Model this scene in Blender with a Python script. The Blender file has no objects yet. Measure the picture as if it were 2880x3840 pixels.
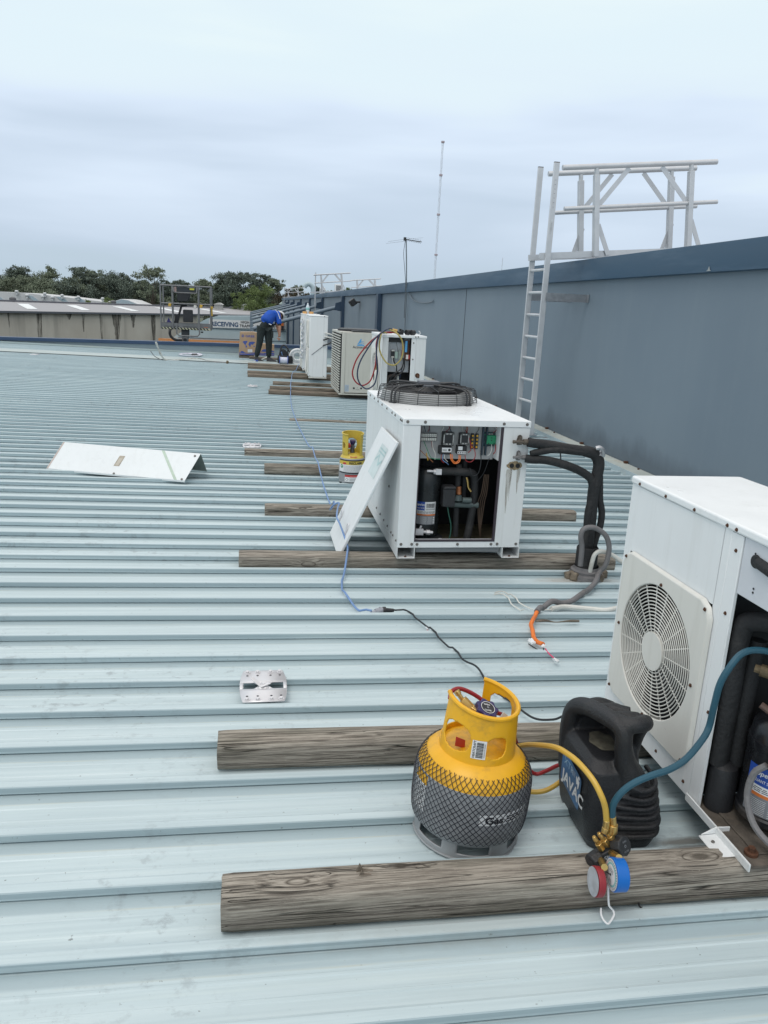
import bpy, bmesh, math, random
from mathutils import Vector, Matrix, Euler, noise as mnoise
PI = math.pi
sc = bpy.context.scene
C = sc.collection

# ------------------------------------------------------------------ camera
cy_, sy_ = math.cos(.173343), math.sin(.173343)
cp_, sp_ = math.cos(.25834), math.sin(.25834)
cr_, sr_ = math.cos(-.048639), math.sin(-.048639)
fwd = Vector((sy_*cp_, cy_*cp_, -sp_))
rgt = Vector((cy_, -sy_, 0))
dwn = -rgt.cross(fwd)
r2 = cr_*rgt + sr_*dwn
d2 = -sr_*rgt + cr_*dwn
cam_d = bpy.data.cameras.new('camera'); cam = bpy.data.objects.new('camera', cam_d); C.objects.link(cam)
M4 = Matrix((r2, -d2, -fwd)).transposed().to_4x4(); M4.translation = Vector((0, 0, 1.42))
cam.matrix_world = M4
cam_d.sensor_fit = 'VERTICAL'; cam_d.sensor_height = 24; cam_d.sensor_width = 18
cam_d.lens = 24*2887.5/3840
cam_d.clip_start = .05; cam_d.clip_end = 6000
sc.camera = cam

# ------------------------------------------------------------------ world: overcast sky
w = bpy.data.worlds.new('World'); sc.world = w; w.use_nodes = True
nt = w.node_tree; nt.nodes.clear()
N = nt.nodes.new; L = nt.links.new
out = N('ShaderNodeOutputWorld')
sky = N('ShaderNodeTexSky'); sky.sky_type = 'NISHITA'; sky.sun_disc = False
SUN_EL, SUN_AZ = math.radians(62), math.radians(215)
sky.sun_elevation = SUN_EL; sky.sun_rotation = SUN_AZ; sky.air_density = 1.2; sky.dust_density = 2.5
bg1 = N('ShaderNodeBackground'); bg1.inputs[1].default_value = .1; L(sky.outputs[0], bg1.inputs[0])
tc = N('ShaderNodeTexCoord'); sep = N('ShaderNodeSeparateXYZ'); L(tc.outputs['Generated'], sep.inputs[0])
mp = N('ShaderNodeMapping'); L(tc.outputs['Generated'], mp.inputs[0])
mp.inputs['Scale'].default_value = (1.1, 1.1, 7.0); mp.inputs['Rotation'].default_value = (0.03, -.05, 0)
nz = N('ShaderNodeTexNoise'); nz.inputs['Scale'].default_value = 1.55; nz.inputs['Detail'].default_value = 4; nz.inputs['Roughness'].default_value = .46
nz.inputs['Distortion'].default_value = .25; L(mp.outputs[0], nz.inputs[0])
nr = N('ShaderNodeMapRange'); nr.inputs[1].default_value = .3; nr.inputs[2].default_value = .7; nr.inputs[3].default_value = -.07; nr.inputs[4].default_value = .07
L(nz.outputs[0], nr.inputs[0])
ad = N('ShaderNodeMath'); ad.operation = 'ADD'; L(sep.outputs[2], ad.inputs[0]); L(nr.outputs[0], ad.inputs[1])
rp = N('ShaderNodeValToRGB'); L(ad.outputs[0], rp.inputs[0])
cr = rp.color_ramp; cr.interpolation = 'B_SPLINE'
els = [(0.0, (.50, .62, .71)), (.045, (.53, .65, .76)), (.10, (.555, .67, .81)), (.16, (.67, .785, .93)), (.21, (.78, .90, 1.05)), (.27, (.81, .94, 1.07)), (.34, (.78, .92, 1.06)), (.55, (1.05, 1.12, 1.18)), (1.0, (1.55, 1.6, 1.62))]
while len(cr.elements) < len(els): cr.elements.new(.5)
for e, (p, c) in zip(cr.elements, els): e.position = p; e.color = (*c, 1)
bg2 = N('ShaderNodeBackground'); L(rp.outputs[0], bg2.inputs[0]); bg2.inputs[1].default_value = 1.0
mx = N('ShaderNodeMixShader'); mx.inputs[0].default_value = .95; L(bg1.outputs[0], mx.inputs[1]); L(bg2.outputs[0], mx.inputs[2]); L(mx.outputs[0], out.inputs[0])
# sun behind the cloud
sd = bpy.data.lights.new('sun', 'SUN'); sd.energy = 1.0; sd.angle = math.radians(25); sd.color = (1, .96, .9)
sun = bpy.data.objects.new('sun', sd); C.objects.link(sun)
# sun stands to the back left of the camera
sdir = Vector((-.42, -.42, 1.25)).normalized()
sun.rotation_euler = sdir.to_track_quat('Z', 'Y').to_euler(); sun.location = (0, 0, 30)
sky.sun_elevation = math.asin(sdir.z); sky.sun_rotation = math.atan2(sdir.x, sdir.y)
sc.view_settings.view_transform = 'Standard'; sc.view_settings.look = 'None'
sc.view_settings.exposure = 0.0; sc.view_settings.gamma = 1.0; sc.view_settings.use_curve_mapping = False
sc.cycles.max_bounces = 6; sc.cycles.diffuse_bounces = 3; sc.cycles.glossy_bounces = 3; sc.cycles.transparent_max_bounces = 8
sc.cycles.caustics_reflective = False; sc.cycles.caustics_refractive = False

# ------------------------------------------------------------------ materials
def newmat(name):
    m = bpy.data.materials.new(name); m.use_nodes = True
    nt = m.node_tree; b = nt.nodes['Principled BSDF']
    return m, nt, b
class NT:
    def __init__(s, nt): s.nt = nt
    def n(s, t, **k):
        x = s.nt.nodes.new('ShaderNode'+t)
        for a, v in k.items(): setattr(x, a, v)
        return x
    def l(s, a, b): s.nt.links.new(a, b)
    def val(s, node, **k):
        for a, v in k.items(): node.inputs[a.replace('_', ' ')].default_value = v
    def math(s, op, a, b=None, c=None, clamp=False):
        x = s.n('Math', operation=op); x.use_clamp = clamp
        for i, v in enumerate((a, b, c)):
            if v is None: continue
            if isinstance(v, (int, float)): x.inputs[i].default_value = v
            else: s.l(v, x.inputs[i])
        return x.outputs[0]
    def noise(s, vec, scale, detail=3, rough=.5, dist=0):
        x = s.n('TexNoise'); x.inputs['Scale'].default_value = scale; x.inputs['Detail'].default_value = detail
        x.inputs['Roughness'].default_value = rough; x.inputs['Distortion'].default_value = dist
        if vec is not None: s.l(vec, x.inputs['Vector'])
        return x.outputs['Fac']
    def ramp(s, fac, pts, interp='LINEAR'):
        x = s.n('ValToRGB'); r = x.color_ramp; r.interpolation = interp
        while len(r.elements) < len(pts): r.elements.new(.5)
        for e, (p, c) in zip(r.elements, pts):
            e.position = p; e.color = (*c, 1) if len(c) == 3 else c
        s.l(fac, x.inputs[0]); return x.outputs[0]
    def rng(s, v, a, b, c=0, d=1):
        x = s.n('MapRange'); x.inputs[1].default_value = a; x.inputs[2].default_value = b; x.inputs[3].default_value = c; x.inputs[4].default_value = d
        s.l(v, x.inputs[0]); return x.outputs[0]
    def mix(s, f, a, b, mode='MIX'):
        x = s.n('Mix', data_type='RGBA', blend_type=mode)
        if isinstance(f, (int, float)): x.inputs[0].default_value = f
        else: s.l(f, x.inputs[0])
        for i, v in ((6, a), (7, b)):
            if isinstance(v, tuple): x.inputs[i].default_value = (*v, 1) if len(v) == 3 else v
            else: s.l(v, x.inputs[i])
        return x.outputs[2]
    def map(s, vec, scale=(1, 1, 1), loc=(0, 0, 0), rot=(0, 0, 0)):
        x = s.n('Mapping'); x.inputs['Scale'].default_value = scale; x.inputs['Location'].default_value = loc; x.inputs['Rotation'].default_value = rot
        s.l(vec, x.inputs[0]); return x.outputs[0]
    def obj(s): return s.n('TexCoord').outputs['Object']
    def bump(s, h, strength, dist, bsdf):
        x = s.n('Bump'); x.inputs['Strength'].default_value = strength; x.inputs['Distance'].default_value = dist
        s.l(h, x.inputs['Height']); s.l(x.outputs[0], bsdf.inputs['Normal'])
_mc = {}
def mat(name, col, rough=.5, metal=0, var=.12, scale=6, bump=0, bscale=40, spec=.5, dirt=None, dirt_amt=.35, dscale=3, stretch=(1, 1, 1), alpha=None):
    if name in _mc: return _mc[name]
    m, t, b = newmat(name); g = NT(t)
    o = g.obj(); v = g.map(o, stretch)
    n1 = g.noise(v, scale, 4, .6)
    lo = tuple(c*(1-var) for c in col); hi = tuple(min(1, c*(1+var)) for c in col)
    c = g.ramp(n1, [(.3, lo), (.7, hi)])
    if dirt:
        n2 = g.noise(g.map(o, stretch, (3, 5, 1)), dscale, 6, .65)
        f = g.rng(n2, .52, .72, 0, dirt_amt)
        c = g.mix(f, c, dirt)
    g.l(c, b.inputs['Base Color'])
    rr = g.rng(n1, .3, .7, max(0, rough-.07), min(1, rough+.07)); g.l(rr, b.inputs['Roughness'])
    b.inputs['Metallic'].default_value = metal
    b.inputs['Specular IOR Level'].default_value = spec
    if bump:
        g.bump(g.noise(v, bscale, 4, .6), bump, .01, b)
    if alpha is not None:
        b.inputs['Alpha'].default_value = alpha
    _mc[name] = m; return m

# roof coordinates: the deck falls slightly towards the wall, ribs run very nearly square to it
S_, K_, Y0, PT = .01451, -.006, 1.6452, .21275
def rz(x, y=0): return -S_*x

def mat_roof():
    m, t, b = newmat('roof_steel'); g = NT(t); o = g.obj()
    sx = g.n('SeparateXYZ'); g.l(o, sx.inputs[0])
    yy = g.math('SUBTRACT', sx.outputs[1], g.math('MULTIPLY', sx.outputs[0], K_))
    ph = g.math('FRACT', g.math('DIVIDE', g.math('SUBTRACT', yy, Y0-20*PT), PT))   # 0 at the foot of a rib face, rising away
    cell = g.math('FLOOR', g.math('DIVIDE', g.math('SUBTRACT', yy, Y0-20*PT), PT))
    big = g.noise(g.map(o, (.5, 1.4, 1)), 1.3, 4, .6)
    streak = g.noise(g.map(o, (.7, 26, 1)), 1.6, 5, .6)
    c = g.ramp(streak, [(.3, (.44, .535, .565)), (.5, (.505, .605, .635)), (.72, (.57, .665, .69))])
    c = g.mix(g.rng(big, .35, .7, 0, .35), c, (.41, .495, .525))
    # sediment line left by standing water a little in front of each rib
    wob = g.noise(g.map(o, (1.2, 2, 1)), 2.5, 4, .6)
    d = g.math('ABSOLUTE', g.math('SUBTRACT', ph, g.math('ADD', .775, g.math('MULTIPLY', wob, .05))))
    line = g.math('MULTIPLY', g.rng(d, .0, .022, 1, 0), g.rng(g.noise(g.map(o, (1.5, 9, 1)), 2, 4, .6), .4, .65, 0, .5))
    c = g.mix(line, c, (.50, .48, .35))
    # strip between that line and the rib: slight dirt plus the rib's reflection painted in
    strip = g.math('MULTIPLY', g.rng(ph, .79, .83, 0, 1), g.rng(streak, .3, .7, .25, .6))
    c = g.mix(strip, c, (.25, .33, .365))
    # scattered scuffs and lichen
    sc_ = g.noise(g.map(o, (1, 1.3, 1)), 17, 6, .7)
    msk = g.rng(g.noise(g.map(o, (1, 1, 1), (4, 7, 0)), 1.1, 2, .5), .5, .62, 0, 1)
    c = g.mix(g.math('MULTIPLY', g.rng(sc_, .54, .66, 0, .6), msk), c, (.25, .29, .31))
    pale = g.rng(g.noise(g.map(o, (.35, 8, 1), (9, 3, 0)), 3, 5, .6), .55, .75, 0, .4)
    c = g.mix(pale, c, (.62, .71, .70))
    dots = g.noise(g.map(o, (1, 1, 1), (2, 2, 5)), 60, 3, .6)
    c = g.mix(g.rng(dots, .70, .74, 0, .7), c, (.12, .13, .13))
    # rust wash around the pipe penetration, stain at the open unit, darker blots near the front
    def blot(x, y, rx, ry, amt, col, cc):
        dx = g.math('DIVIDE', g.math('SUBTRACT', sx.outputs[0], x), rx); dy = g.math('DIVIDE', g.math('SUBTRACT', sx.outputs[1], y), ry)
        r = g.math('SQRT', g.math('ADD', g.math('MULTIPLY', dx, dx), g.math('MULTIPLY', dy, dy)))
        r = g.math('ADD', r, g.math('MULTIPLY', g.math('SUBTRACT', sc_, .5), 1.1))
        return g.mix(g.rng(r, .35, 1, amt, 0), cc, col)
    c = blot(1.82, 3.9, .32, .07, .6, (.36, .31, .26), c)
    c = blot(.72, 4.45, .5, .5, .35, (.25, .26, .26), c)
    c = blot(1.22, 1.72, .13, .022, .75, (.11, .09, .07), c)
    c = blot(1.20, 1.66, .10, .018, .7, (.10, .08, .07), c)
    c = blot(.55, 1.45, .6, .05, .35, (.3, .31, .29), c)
    g.l(c, b.inputs['Base Color'])
    g.l(g.rng(big, .3, .7, .33, .48), b.inputs['Roughness'])
    b.inputs['Metallic'].default_value = .0; b.inputs['Specular IOR Level'].default_value = .6
    g.bump(g.math('ADD', g.math('MULTIPLY', g.noise(g.map(o, (1.5, 6, 1)), 3, 3, .5), .6), g.math('MULTIPLY', sc_, .08)), .25, .012, b)
    return m
M_ROOF = mat_roof()

def mat_wood(name, base=(.185, .163, .138), hi=(.39, .355, .305), lo=(.045, .041, .036), green=(.105, .105, .08)):
    m, t, b = newmat(name); g = NT(t); o = g.obj()
    inf = g.n('ObjectInfo'); off = g.n('CombineXYZ'); g.l(g.math('MULTIPLY', inf.outputs['Random'], 37), off.inputs[0]); g.l(g.math('MULTIPLY', inf.outputs['Random'], 11), off.inputs[1])
    va = g.n('VectorMath', operation='ADD'); g.l(o, va.inputs[0]); g.l(off.outputs[0], va.inputs[1]); v0 = va.outputs[0]
    # knots push the grain aside
    kn = g.n('TexVoronoi', feature='F1'); kn.inputs['Scale'].default_value = 1; g.l(g.map(v0, (2.6, 7, 7)), kn.inputs['Vector'])
    kd = kn.outputs['Distance']
    warp = g.rng(kd, .02, .30, .25, 0)
    sx = g.n('SeparateXYZ'); g.l(v0, sx.inputs[0])
    cx = g.n('CombineXYZ'); g.l(sx.outputs[0], cx.inputs[0]); g.l(g.math('ADD', sx.outputs[1], g.math('MULTIPLY', warp, .04)), cx.inputs[1]); g.l(g.math('ADD', sx.outputs[2], g.math('MULTIPLY', warp, .07)), cx.inputs[2])
    v = cx.outputs[0]
    gr = g.noise(g.map(v, (2.2, 60, 60)), 2.2, 8, .75, .15)
    pat = g.noise(g.map(v, (1.3, 6, 6)), 2.0, 4, .6)
    c = g.ramp(gr, [(.30, lo), (.43, base), (.56, hi), (.72, tuple(x*1.3 for x in hi))])
    c = g.mix(g.rng(pat, .35, .65, .0, .35), c, base)
    c = g.mix(g.rng(g.noise(g.map(v, (.9, 5, 5), (3, 1, 2)), 2.3, 5, .6), .5, .7, 0, .6), c, green)
    # cracks: thin level lines of a stretched noise
    cn = g.noise(g.map(v, (.28, 13, 13), (5, 2, 8)), 1.5, 2.5, .5, .15)
    iso = g.math('ABSOLUTE', g.math('SUBTRACT', g.math('FRACT', g.math('MULTIPLY', cn, 5.5)), .5))
    gate1 = g.rng(g.noise(g.map(v, (.8, 9, 9), (2, 0, 5)), 1.9, 3, .6), .40, .56, 0, 1)
    cr1 = g.math('MULTIPLY', g.rng(iso, 0.0, .045, 1, 0), gate1)
    cn2 = g.noise(g.map(v, (.45, 22, 22), (1, 9, 4)), 1.5, 3, .5, .2)
    cr2 = g.rng(g.math('ABSOLUTE', g.math('SUBTRACT', cn2, .53)), 0.0, .008, .8, 0)
    gate = g.rng(g.noise(g.map(v, (1.2, 6, 6), (7, 0, 1)), 1.6, 2, .5), .42, .52, 0, 1)
    ck = g.math('MAXIMUM', cr1, g.math('MULTIPLY', cr2, gate))
    c = g.mix(g.math('MULTIPLY', ck, .9), c, (.012, .01, .008))
    # knot centre and rings
    c = g.mix(g.rng(kd, .05, .09, .75, 0), c, (.06, .05, .04))
    ring = g.math('MULTIPLY', g.rng(g.math('ABSOLUTE', g.math('SUBTRACT', kd, .13)), 0, .012, .8, 0), 1)
    c = g.mix(ring, c, (.05, .04, .03))
    spk = g.noise(g.map(v0, (3, 6, 6)), 30, 4, .7)
    c = g.mix(g.rng(spk, .64, .74, 0, .7), c, (.5, .45, .38))
    g.l(c, b.inputs['Base Color']); b.inputs['Roughness'].default_value = .85; b.inputs['Specular IOR Level'].default_value = .2
    h = g.math('SUBTRACT', g.math('MULTIPLY', gr, .5), g.math('MULTIPLY', ck, 1.2))
    g.bump(h, .9, .006, b)
    return m
M_WOOD = mat_wood('weathered_timber')
M_WOOD2 = mat_wood('dark_timber', (.15, .125, .10), (.25, .21, .17), (.045, .04, .032), (.10, .095, .07))

def mat_white(name, col=(.80, .82, .83), rough=.38, rust=.0, streak=.25):
    m, t, b = newmat(name); g = NT(t); o = g.obj()
    n1 = g.noise(o, 3, 4, .6)
    c = g.ramp(n1, [(.3, tuple(x*.95 for x in col)), (.7, col)])
    st = g.noise(g.map(o, (9, 9, .7)), 2.5, 5, .6)
    c = g.mix(g.rng(st, .52, .78, 0, streak), c, tuple(x*.66 for x in (col[0], col[1]*.98, col[2]*.92)))
    sp = g.noise(o, 55, 5, .7)
    c = g.mix(g.rng(sp, .66, .76, 0, .4), c, (.35, .33, .3))
    if rust:
        rr = g.noise(g.map(o, (8, 8, 1.2), (3, 3, 3)), 3, 6, .7)
        c = g.mix(g.rng(rr, .62, .75, 0, rust), c, (.33, .17, .08))
    g.l(c, b.inputs['Base Color']); g.l(g.rng(n1, .3, .7, rough-.05, rough+.1), b.inputs['Roughness'])
    g.bump(g.noise(o, 2.2, 2, .5), .12, .02, b)
    return m
M_WHITE = mat_white('white_powder_coat'); M_WHITE_TOP = mat_white('white_lid', (.84, .86, .87), .3, .0, .2)
M_WHITE_OLD = mat_white('weathered_white', (.74, .76, .765), .45, .12, .4)
M_CREAM = mat_white('cream_plastic', (.71, .70, .655), .42, .0, .25); M_BEIGE = mat_white('beige_paint', (.56, .55, .495), .4, 0, .3)
M_BLACK = mat('black_plastic', (.022, .023, .026), .45, bump=.25, bscale=160, var=.25)
M_JAVAC = mat('moulded_plastic', (.014, .015, .018), .42, bump=.35, bscale=220, var=.2, dirt=(.07, .065, .055), dirt_amt=.3, dscale=5)
M_RUB = mat('rubber_insulation', (.018, .019, .021), .75, bump=.5, bscale=60, var=.3, dirt=(.09, .085, .08), dirt_amt=.35, dscale=8)
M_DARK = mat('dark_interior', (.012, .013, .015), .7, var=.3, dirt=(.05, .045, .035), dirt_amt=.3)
M_DUST = mat('dusty_steel', (.10, .085, .07), .85, var=.35, scale=14, dirt=(.16, .13, .10), dirt_amt=.6, dscale=9, bump=.5, bscale=70)
M_GALV = mat('galvanised_steel', (.42, .43, .45), .38, .75, var=.12, scale=18)
M_ALU = mat('aluminium', (.66, .67, .69), .34, .65, var=.07, scale=9)
M_ALU2 = mat('aluminium_rail', (.62, .63, .65), .40, .45, var=.06, scale=9)
M_STEEL = mat('stainless_steel', (.72, .71, .73), .42, .35, var=.06, scale=14)
M_BRASS = mat('brass', (.62, .42, .15), .3, .9, var=.12, scale=40)
M_COPPER = mat('copper', (.42, .17, .08), .45, .7, var=.3, scale=30)
M_TARN = mat('tarnished_brass', (.16, .12, .07), .6, .4, var=.4, scale=40)
M_YEL = mat('yellow_paint', (.80, .42, .012), .38, var=.08, scale=9, dirt=(.28, .17, .05), dirt_amt=.55, dscale=16)
M_YEL2 = mat('dull_yellow_paint', (.56, .42, .06), .42, var=.1, scale=9, dirt=(.3, .2, .06), dirt_amt=.3, dscale=12)
M_GREY = mat('grey_cylinder_paint', (.30, .31, .325), .42, .1, var=.1, scale=10, dirt=(.1, .1, .1), dirt_amt=.3, dscale=9)
M_SILV = mat('silver_paint', (.33, .345, .36), .42, .2, var=.1, scale=8, dirt=(.18, .16, .14), dirt_amt=.35, dscale=10)
M_NET = mat('black_net', (.012, .014, .024), .5)
M_RED = mat('red_rubber', (.30, .015, .02), .42, var=.15); M_BLUEH = mat('blue_rubber', (.012, .075, .115), .4, var=.15); M_NAVY = mat('navy_rubber', (.02, .035, .08), .45, var=.15)
M_YELH = mat('yellow_rubber', (.60, .38, .06), .42, var=.12); M_YELD = mat('olive_yellow_rubber', (.42, .34, .10), .45, var=.12)
M_BLUEC = mat('blue_cable', (.16, .27, .50), .45, var=.12); M_GREYC = mat('grey_conduit', (.17, .165, .17), .6, var=.2, bump=.4, bscale=120, dirt=(.3, .28, .26), dirt_amt=.3, dscale=14)
M_ORANGE = mat('orange_cable', (.80, .20, .035), .45, var=.08); M_WHC = mat('white_conduit', (.66, .66, .62), .45, var=.08, dirt=(.4, .36, .3), dirt_amt=.4, dscale=10)
M_PURP = mat('purple_knob', (.025, .018, .10), .35, var=.15)
M_BLUEG = mat('blue_gauge', (.0, .13, .50), .35, var=.08); M_REDG = mat('red_gauge', (.42, .02, .025), .35, var=.08)
M_LW = mat('label_white', (.74, .75, .76), .4, var=.04); M_LK = mat('label_black', (.02, .02, .025), .45, var=.1)
M_LR = mat('label_red', (.52, .05, .045), .4, var=.06); M_LB = mat('label_blue', (.02, .07, .34), .4, var=.06); M_LO = mat('label_orange', (.62, .17, .035), .4, var=.06)
M_LG = mat('label_grey', (.20, .21, .23), .45, var=.06); M_LT = mat('label_teal', (.25, .52, .52), .4, var=.06); M_LS = mat('label_sky', (.10, .36, .66), .4, var=.06)
M_GREEN = mat('green_module', (.02, .26, .12), .4); M_PCB = mat('circuit_board', (.012, .05, .06), .4)
M_RUST = mat('rusty_screw', (.10, .045, .025), .75, .2, var=.4, scale=60); M_SCREW = mat('grey_screw', (.18, .17, .16), .55, .4, var=.3, scale=60)
M_WALLP = None

# ------------------------------------------------------------------ geometry helpers
W = {}        # world matrix of every parent (all built unrotated, then baked)
def bm_(): return bmesh.new()
def box(b, x0, x1, y0, y1, z0, z1, mi=0):
    v = [b.verts.new(p) for p in ((x0, y0, z0), (x1, y0, z0), (x1, y1, z0), (x0, y1, z0), (x0, y0, z1), (x1, y0, z1), (x1, y1, z1), (x0, y1, z1))]
    for f in ((3, 2, 1, 0), (4, 5, 6, 7), (0, 1, 5, 4), (1, 2, 6, 5), (2, 3, 7, 6), (3, 0, 4, 7)):
        b.faces.new([v[i] for i in f]).material_index = mi
    return v
def xf(vs, m):
    for v in vs: v.co = m @ v.co
def obox(b, c, sx, sy, sz, rot=None, mi=0):
    v = box(b, -sx/2, sx/2, -sy/2, sy/2, -sz/2, sz/2, mi)
    m = Matrix.Translation(c)
    if rot is not None: m = m @ (rot.to_4x4() if isinstance(rot, Matrix) else Euler(rot).to_matrix().to_4x4())
    xf(v, m); return v
def frame_from(d):
    d = d.normalized(); a = Vector((0, 0, 1)) if abs(d.z) < .9 else Vector((1, 0, 0))
    u = d.cross(a).normalized(); return u, u.cross(d).normalized()
def bar(b, p0, p1, wd, ht, mi=0, up=(0, 0, 1)):
    p0, p1 = Vector(p0), Vector(p1); d = (p1-p0); ln = d.length; d.normalize()
    u = Vector(up); s = d.cross(u)
    if s.length < 1e-4: s = d.cross(Vector((1, 0, 0)))
    s.normalize(); u = s.cross(d)
    m = Matrix((d, s, u)).transposed().to_4x4(); m.translation = (p0+p1)/2
    xf(box(b, -ln/2, ln/2, -wd/2, wd/2, -ht/2, ht/2, mi), m)
def ringfaces(b, a, c, mi=0, smooth=True):
    n = len(a)
    for i in range(n):
        f = b.faces.new((a[i], a[(i+1) % n], c[(i+1) % n], c[i])); f.material_index = mi; f.smooth = smooth
def cyl(b, p0, p1, r0, r1=None, n=16, mi=0, caps=True):
    p0, p1 = Vector(p0), Vector(p1); r1 = r0 if r1 is None else r1
    u, v = frame_from(p1-p0); R = []
    for p, r in ((p0, r0), (p1, r1)):
        R.append([b.verts.new(p + r*(math.cos(2*PI*i/n)*u + math.sin(2*PI*i/n)*v)) for i in range(n)])
    ringfaces(b, R[1], R[0], mi)
    if caps:
        b.faces.new(R[0]).material_index = mi; b.faces.new(list(reversed(R[1]))).material_index = mi
def crom(pts, k=6):
    P = [Vector(p) for p in pts]
    if len(P) < 3: return P
    P = [2*P[0]-P[1]] + P + [2*P[-1]-P[-2]]; o = []
    for i in range(1, len(P)-2):
        for j in range(k):
            t = j/k; a, b_, c, d = P[i-1], P[i], P[i+1], P[i+2]
            o.append(.5*((2*b_)+(c-a)*t+(2*a-5*b_+4*c-d)*t*t+(3*b_-a-3*c+d)*t*t*t))
    o.append(P[-2]); return o
def tube(b, pts, r, n=8, k=6, mi=0, caps=True, rf=None):
    P = crom(pts, k) if k > 1 else [Vector(p) for p in pts]
    T = [(P[min(i+1, len(P)-1)]-P[max(i-1, 0)]).normalized() for i in range(len(P))]
    u, v = frame_from(T[0]); R = []
    for i, p in enumerate(P):
        if i:
            q = T[i-1].rotation_difference(T[i]); u = q @ u
        u = (u-T[i]*u.dot(T[i])).normalized(); v = T[i].cross(u)
        rr = rf(i/(len(P)-1)) if rf else r
        R.append([b.verts.new(p+rr*(math.cos(2*PI*j/n)*u+math.sin(2*PI*j/n)*v)) for j in range(n)])
    for a, c in zip(R, R[1:]): ringfaces(b, a, c, mi)
    if caps:
        b.faces.new(list(reversed(R[0]))).material_index = mi; b.faces.new(R[-1]).material_index = mi
def loop_tube(b, c, r, tr, u, v, n=48, m=6, mi=0):
    c, u, v = Vector(c), Vector(u).normalized(), Vector(v).normalized(); w_ = u.cross(v); R = []
    for i in range(n):
        a = 2*PI*i/n; d = math.cos(a)*u+math.sin(a)*v; p = c+r*d
        R.append([b.verts.new(p+tr*(math.cos(2*PI*j/m)*d+math.sin(2*PI*j/m)*w_)) for j in range(m)])
    for i in range(n): ringfaces(b, R[i], R[(i+1) % n], mi)
def lathe(b, prof, n=40, org=(0, 0, 0), mi=0, mis=None, axis=None):
    """prof: (r, z) upwards; axis: matrix mapping local z axis"""
    o = Vector(org); R = []
    for r, z in prof:
        if r < 1e-6: R.append(None if False else [b.verts.new((0, 0, z))])
        else: R.append([b.verts.new((r*math.cos(2*PI*i/n), r*math.sin(2*PI*i/n), z)) for i in range(n)])
    for k, (a, c) in enumerate(zip(R, R[1:])):
        mm = mis[k] if mis else mi
        if len(a) == 1 and len(c) == 1: continue
        for i in range(n):
            j = (i+1) % n
            if len(a) == 1: f = b.faces.new((a[0], c[j], c[i]))
            elif len(c) == 1: f = b.faces.new((a[i], a[j], c[0]))
            else: f = b.faces.new((a[i], a[j], c[j], c[i]))
            f.material_index = mm; f.smooth = True
    m = Matrix.Translation(o) @ (axis.to_4x4() if axis else Matrix.Identity(4))
    for ring in R: xf(ring, m)
def prism(b, poly, f, w0, w1, mi=0):
    A = [b.verts.new(f(u, v, w0)) for u, v in poly]; B = [b.verts.new(f(u, v, w1)) for u, v in poly]
    n = len(poly)
    fa = b.faces.new(A); fb = b.faces.new(list(reversed(B))); fa.material_index = fb.material_index = mi
    for i in range(n): b.faces.new((A[i], B[i], B[(i+1) % n], A[(i+1) % n])).material_index = mi
def rrect(x0, x1, y0, y1, r, n=4):
    o = []
    for cx, cy, a0 in ((x1-r, y1-r, 0), (x0+r, y1-r, PI/2), (x0+r, y0+r, PI), (x1-r, y0+r, 3*PI/2)):
        for i in range(n+1):
            a = a0+PI/2*i/n; o.append((cx+r*math.cos(a), cy+r*math.sin(a)))
    return o
def XY(z=0): return lambda u, v, w_: (u, v, z+w_)
def XZ(y=0): return lambda u, v, w_: (u, y+w_, v)
def YZ(x=0): return lambda u, v, w_: (x+w_, u, v)
def link(name, me, mats, parent):
    for m in (mats if isinstance(mats, (list, tuple)) else [mats]): me.materials.append(m)
    o = bpy.data.objects.new(name, me); C.objects.link(o); return o
def obj(name, b, mats, parent=None, bevel=0, loc=None, seg=2, norm=True):
    """one mesh object; vertices were given in world coordinates"""
    if norm: bmesh.ops.recalc_face_normals(b, faces=b.faces)
    base = Matrix.Identity(4)
    if parent is not None: base = W[parent.name]
    elif loc is not None: base = Matrix.Translation(loc)
    inv = base.inverted()
    for v in b.verts: v.co = inv @ v.co
    me = bpy.data.meshes.new(name); b.to_mesh(me); b.free()
    me.polygons.foreach_set('use_smooth', [True]*len(me.polygons))
    me.set_sharp_from_angle(angle=math.radians(38))
    o = link(name, me, mats, parent)
    if parent is not None: o.parent = parent
    else: o.matrix_world = base
    W[o.name] = base
    if bevel:
        md = o.modifiers.new('bevel', 'BEVEL'); md.width = bevel; md.segments = seg; md.limit_method = 'ANGLE'; md.angle_limit = math.radians(40)
    return o
def tag(o, label=None, cat=None, group=None, kind=None):
    for k, v in (('label', label), ('category', cat), ('group', group), ('kind', kind)):
        if v: o[k] = v
    return o
def thing(name, loc, label, cat, group=None):
    o = bpy.data.objects.new(name, None); C.objects.link(o); o.location = loc; o.empty_display_size = .1
    W[o.name] = Matrix.Translation(loc); return tag(o, label, cat, group)
def struct(name, b, mats, loc=None, bevel=0, **k): return tag(obj(name, b, mats, None, bevel, loc, **k), kind='structure')
def bake(o):
    """apply modifiers"""
    dg = bpy.context.evaluated_depsgraph_get(); dg.update()
    me = bpy.data.meshes.new_from_object(o.evaluated_get(dg)); o.modifiers.clear(); o.data = me
    me.polygons.foreach_set('use_smooth', [True]*len(me.polygons))
    return o
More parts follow.
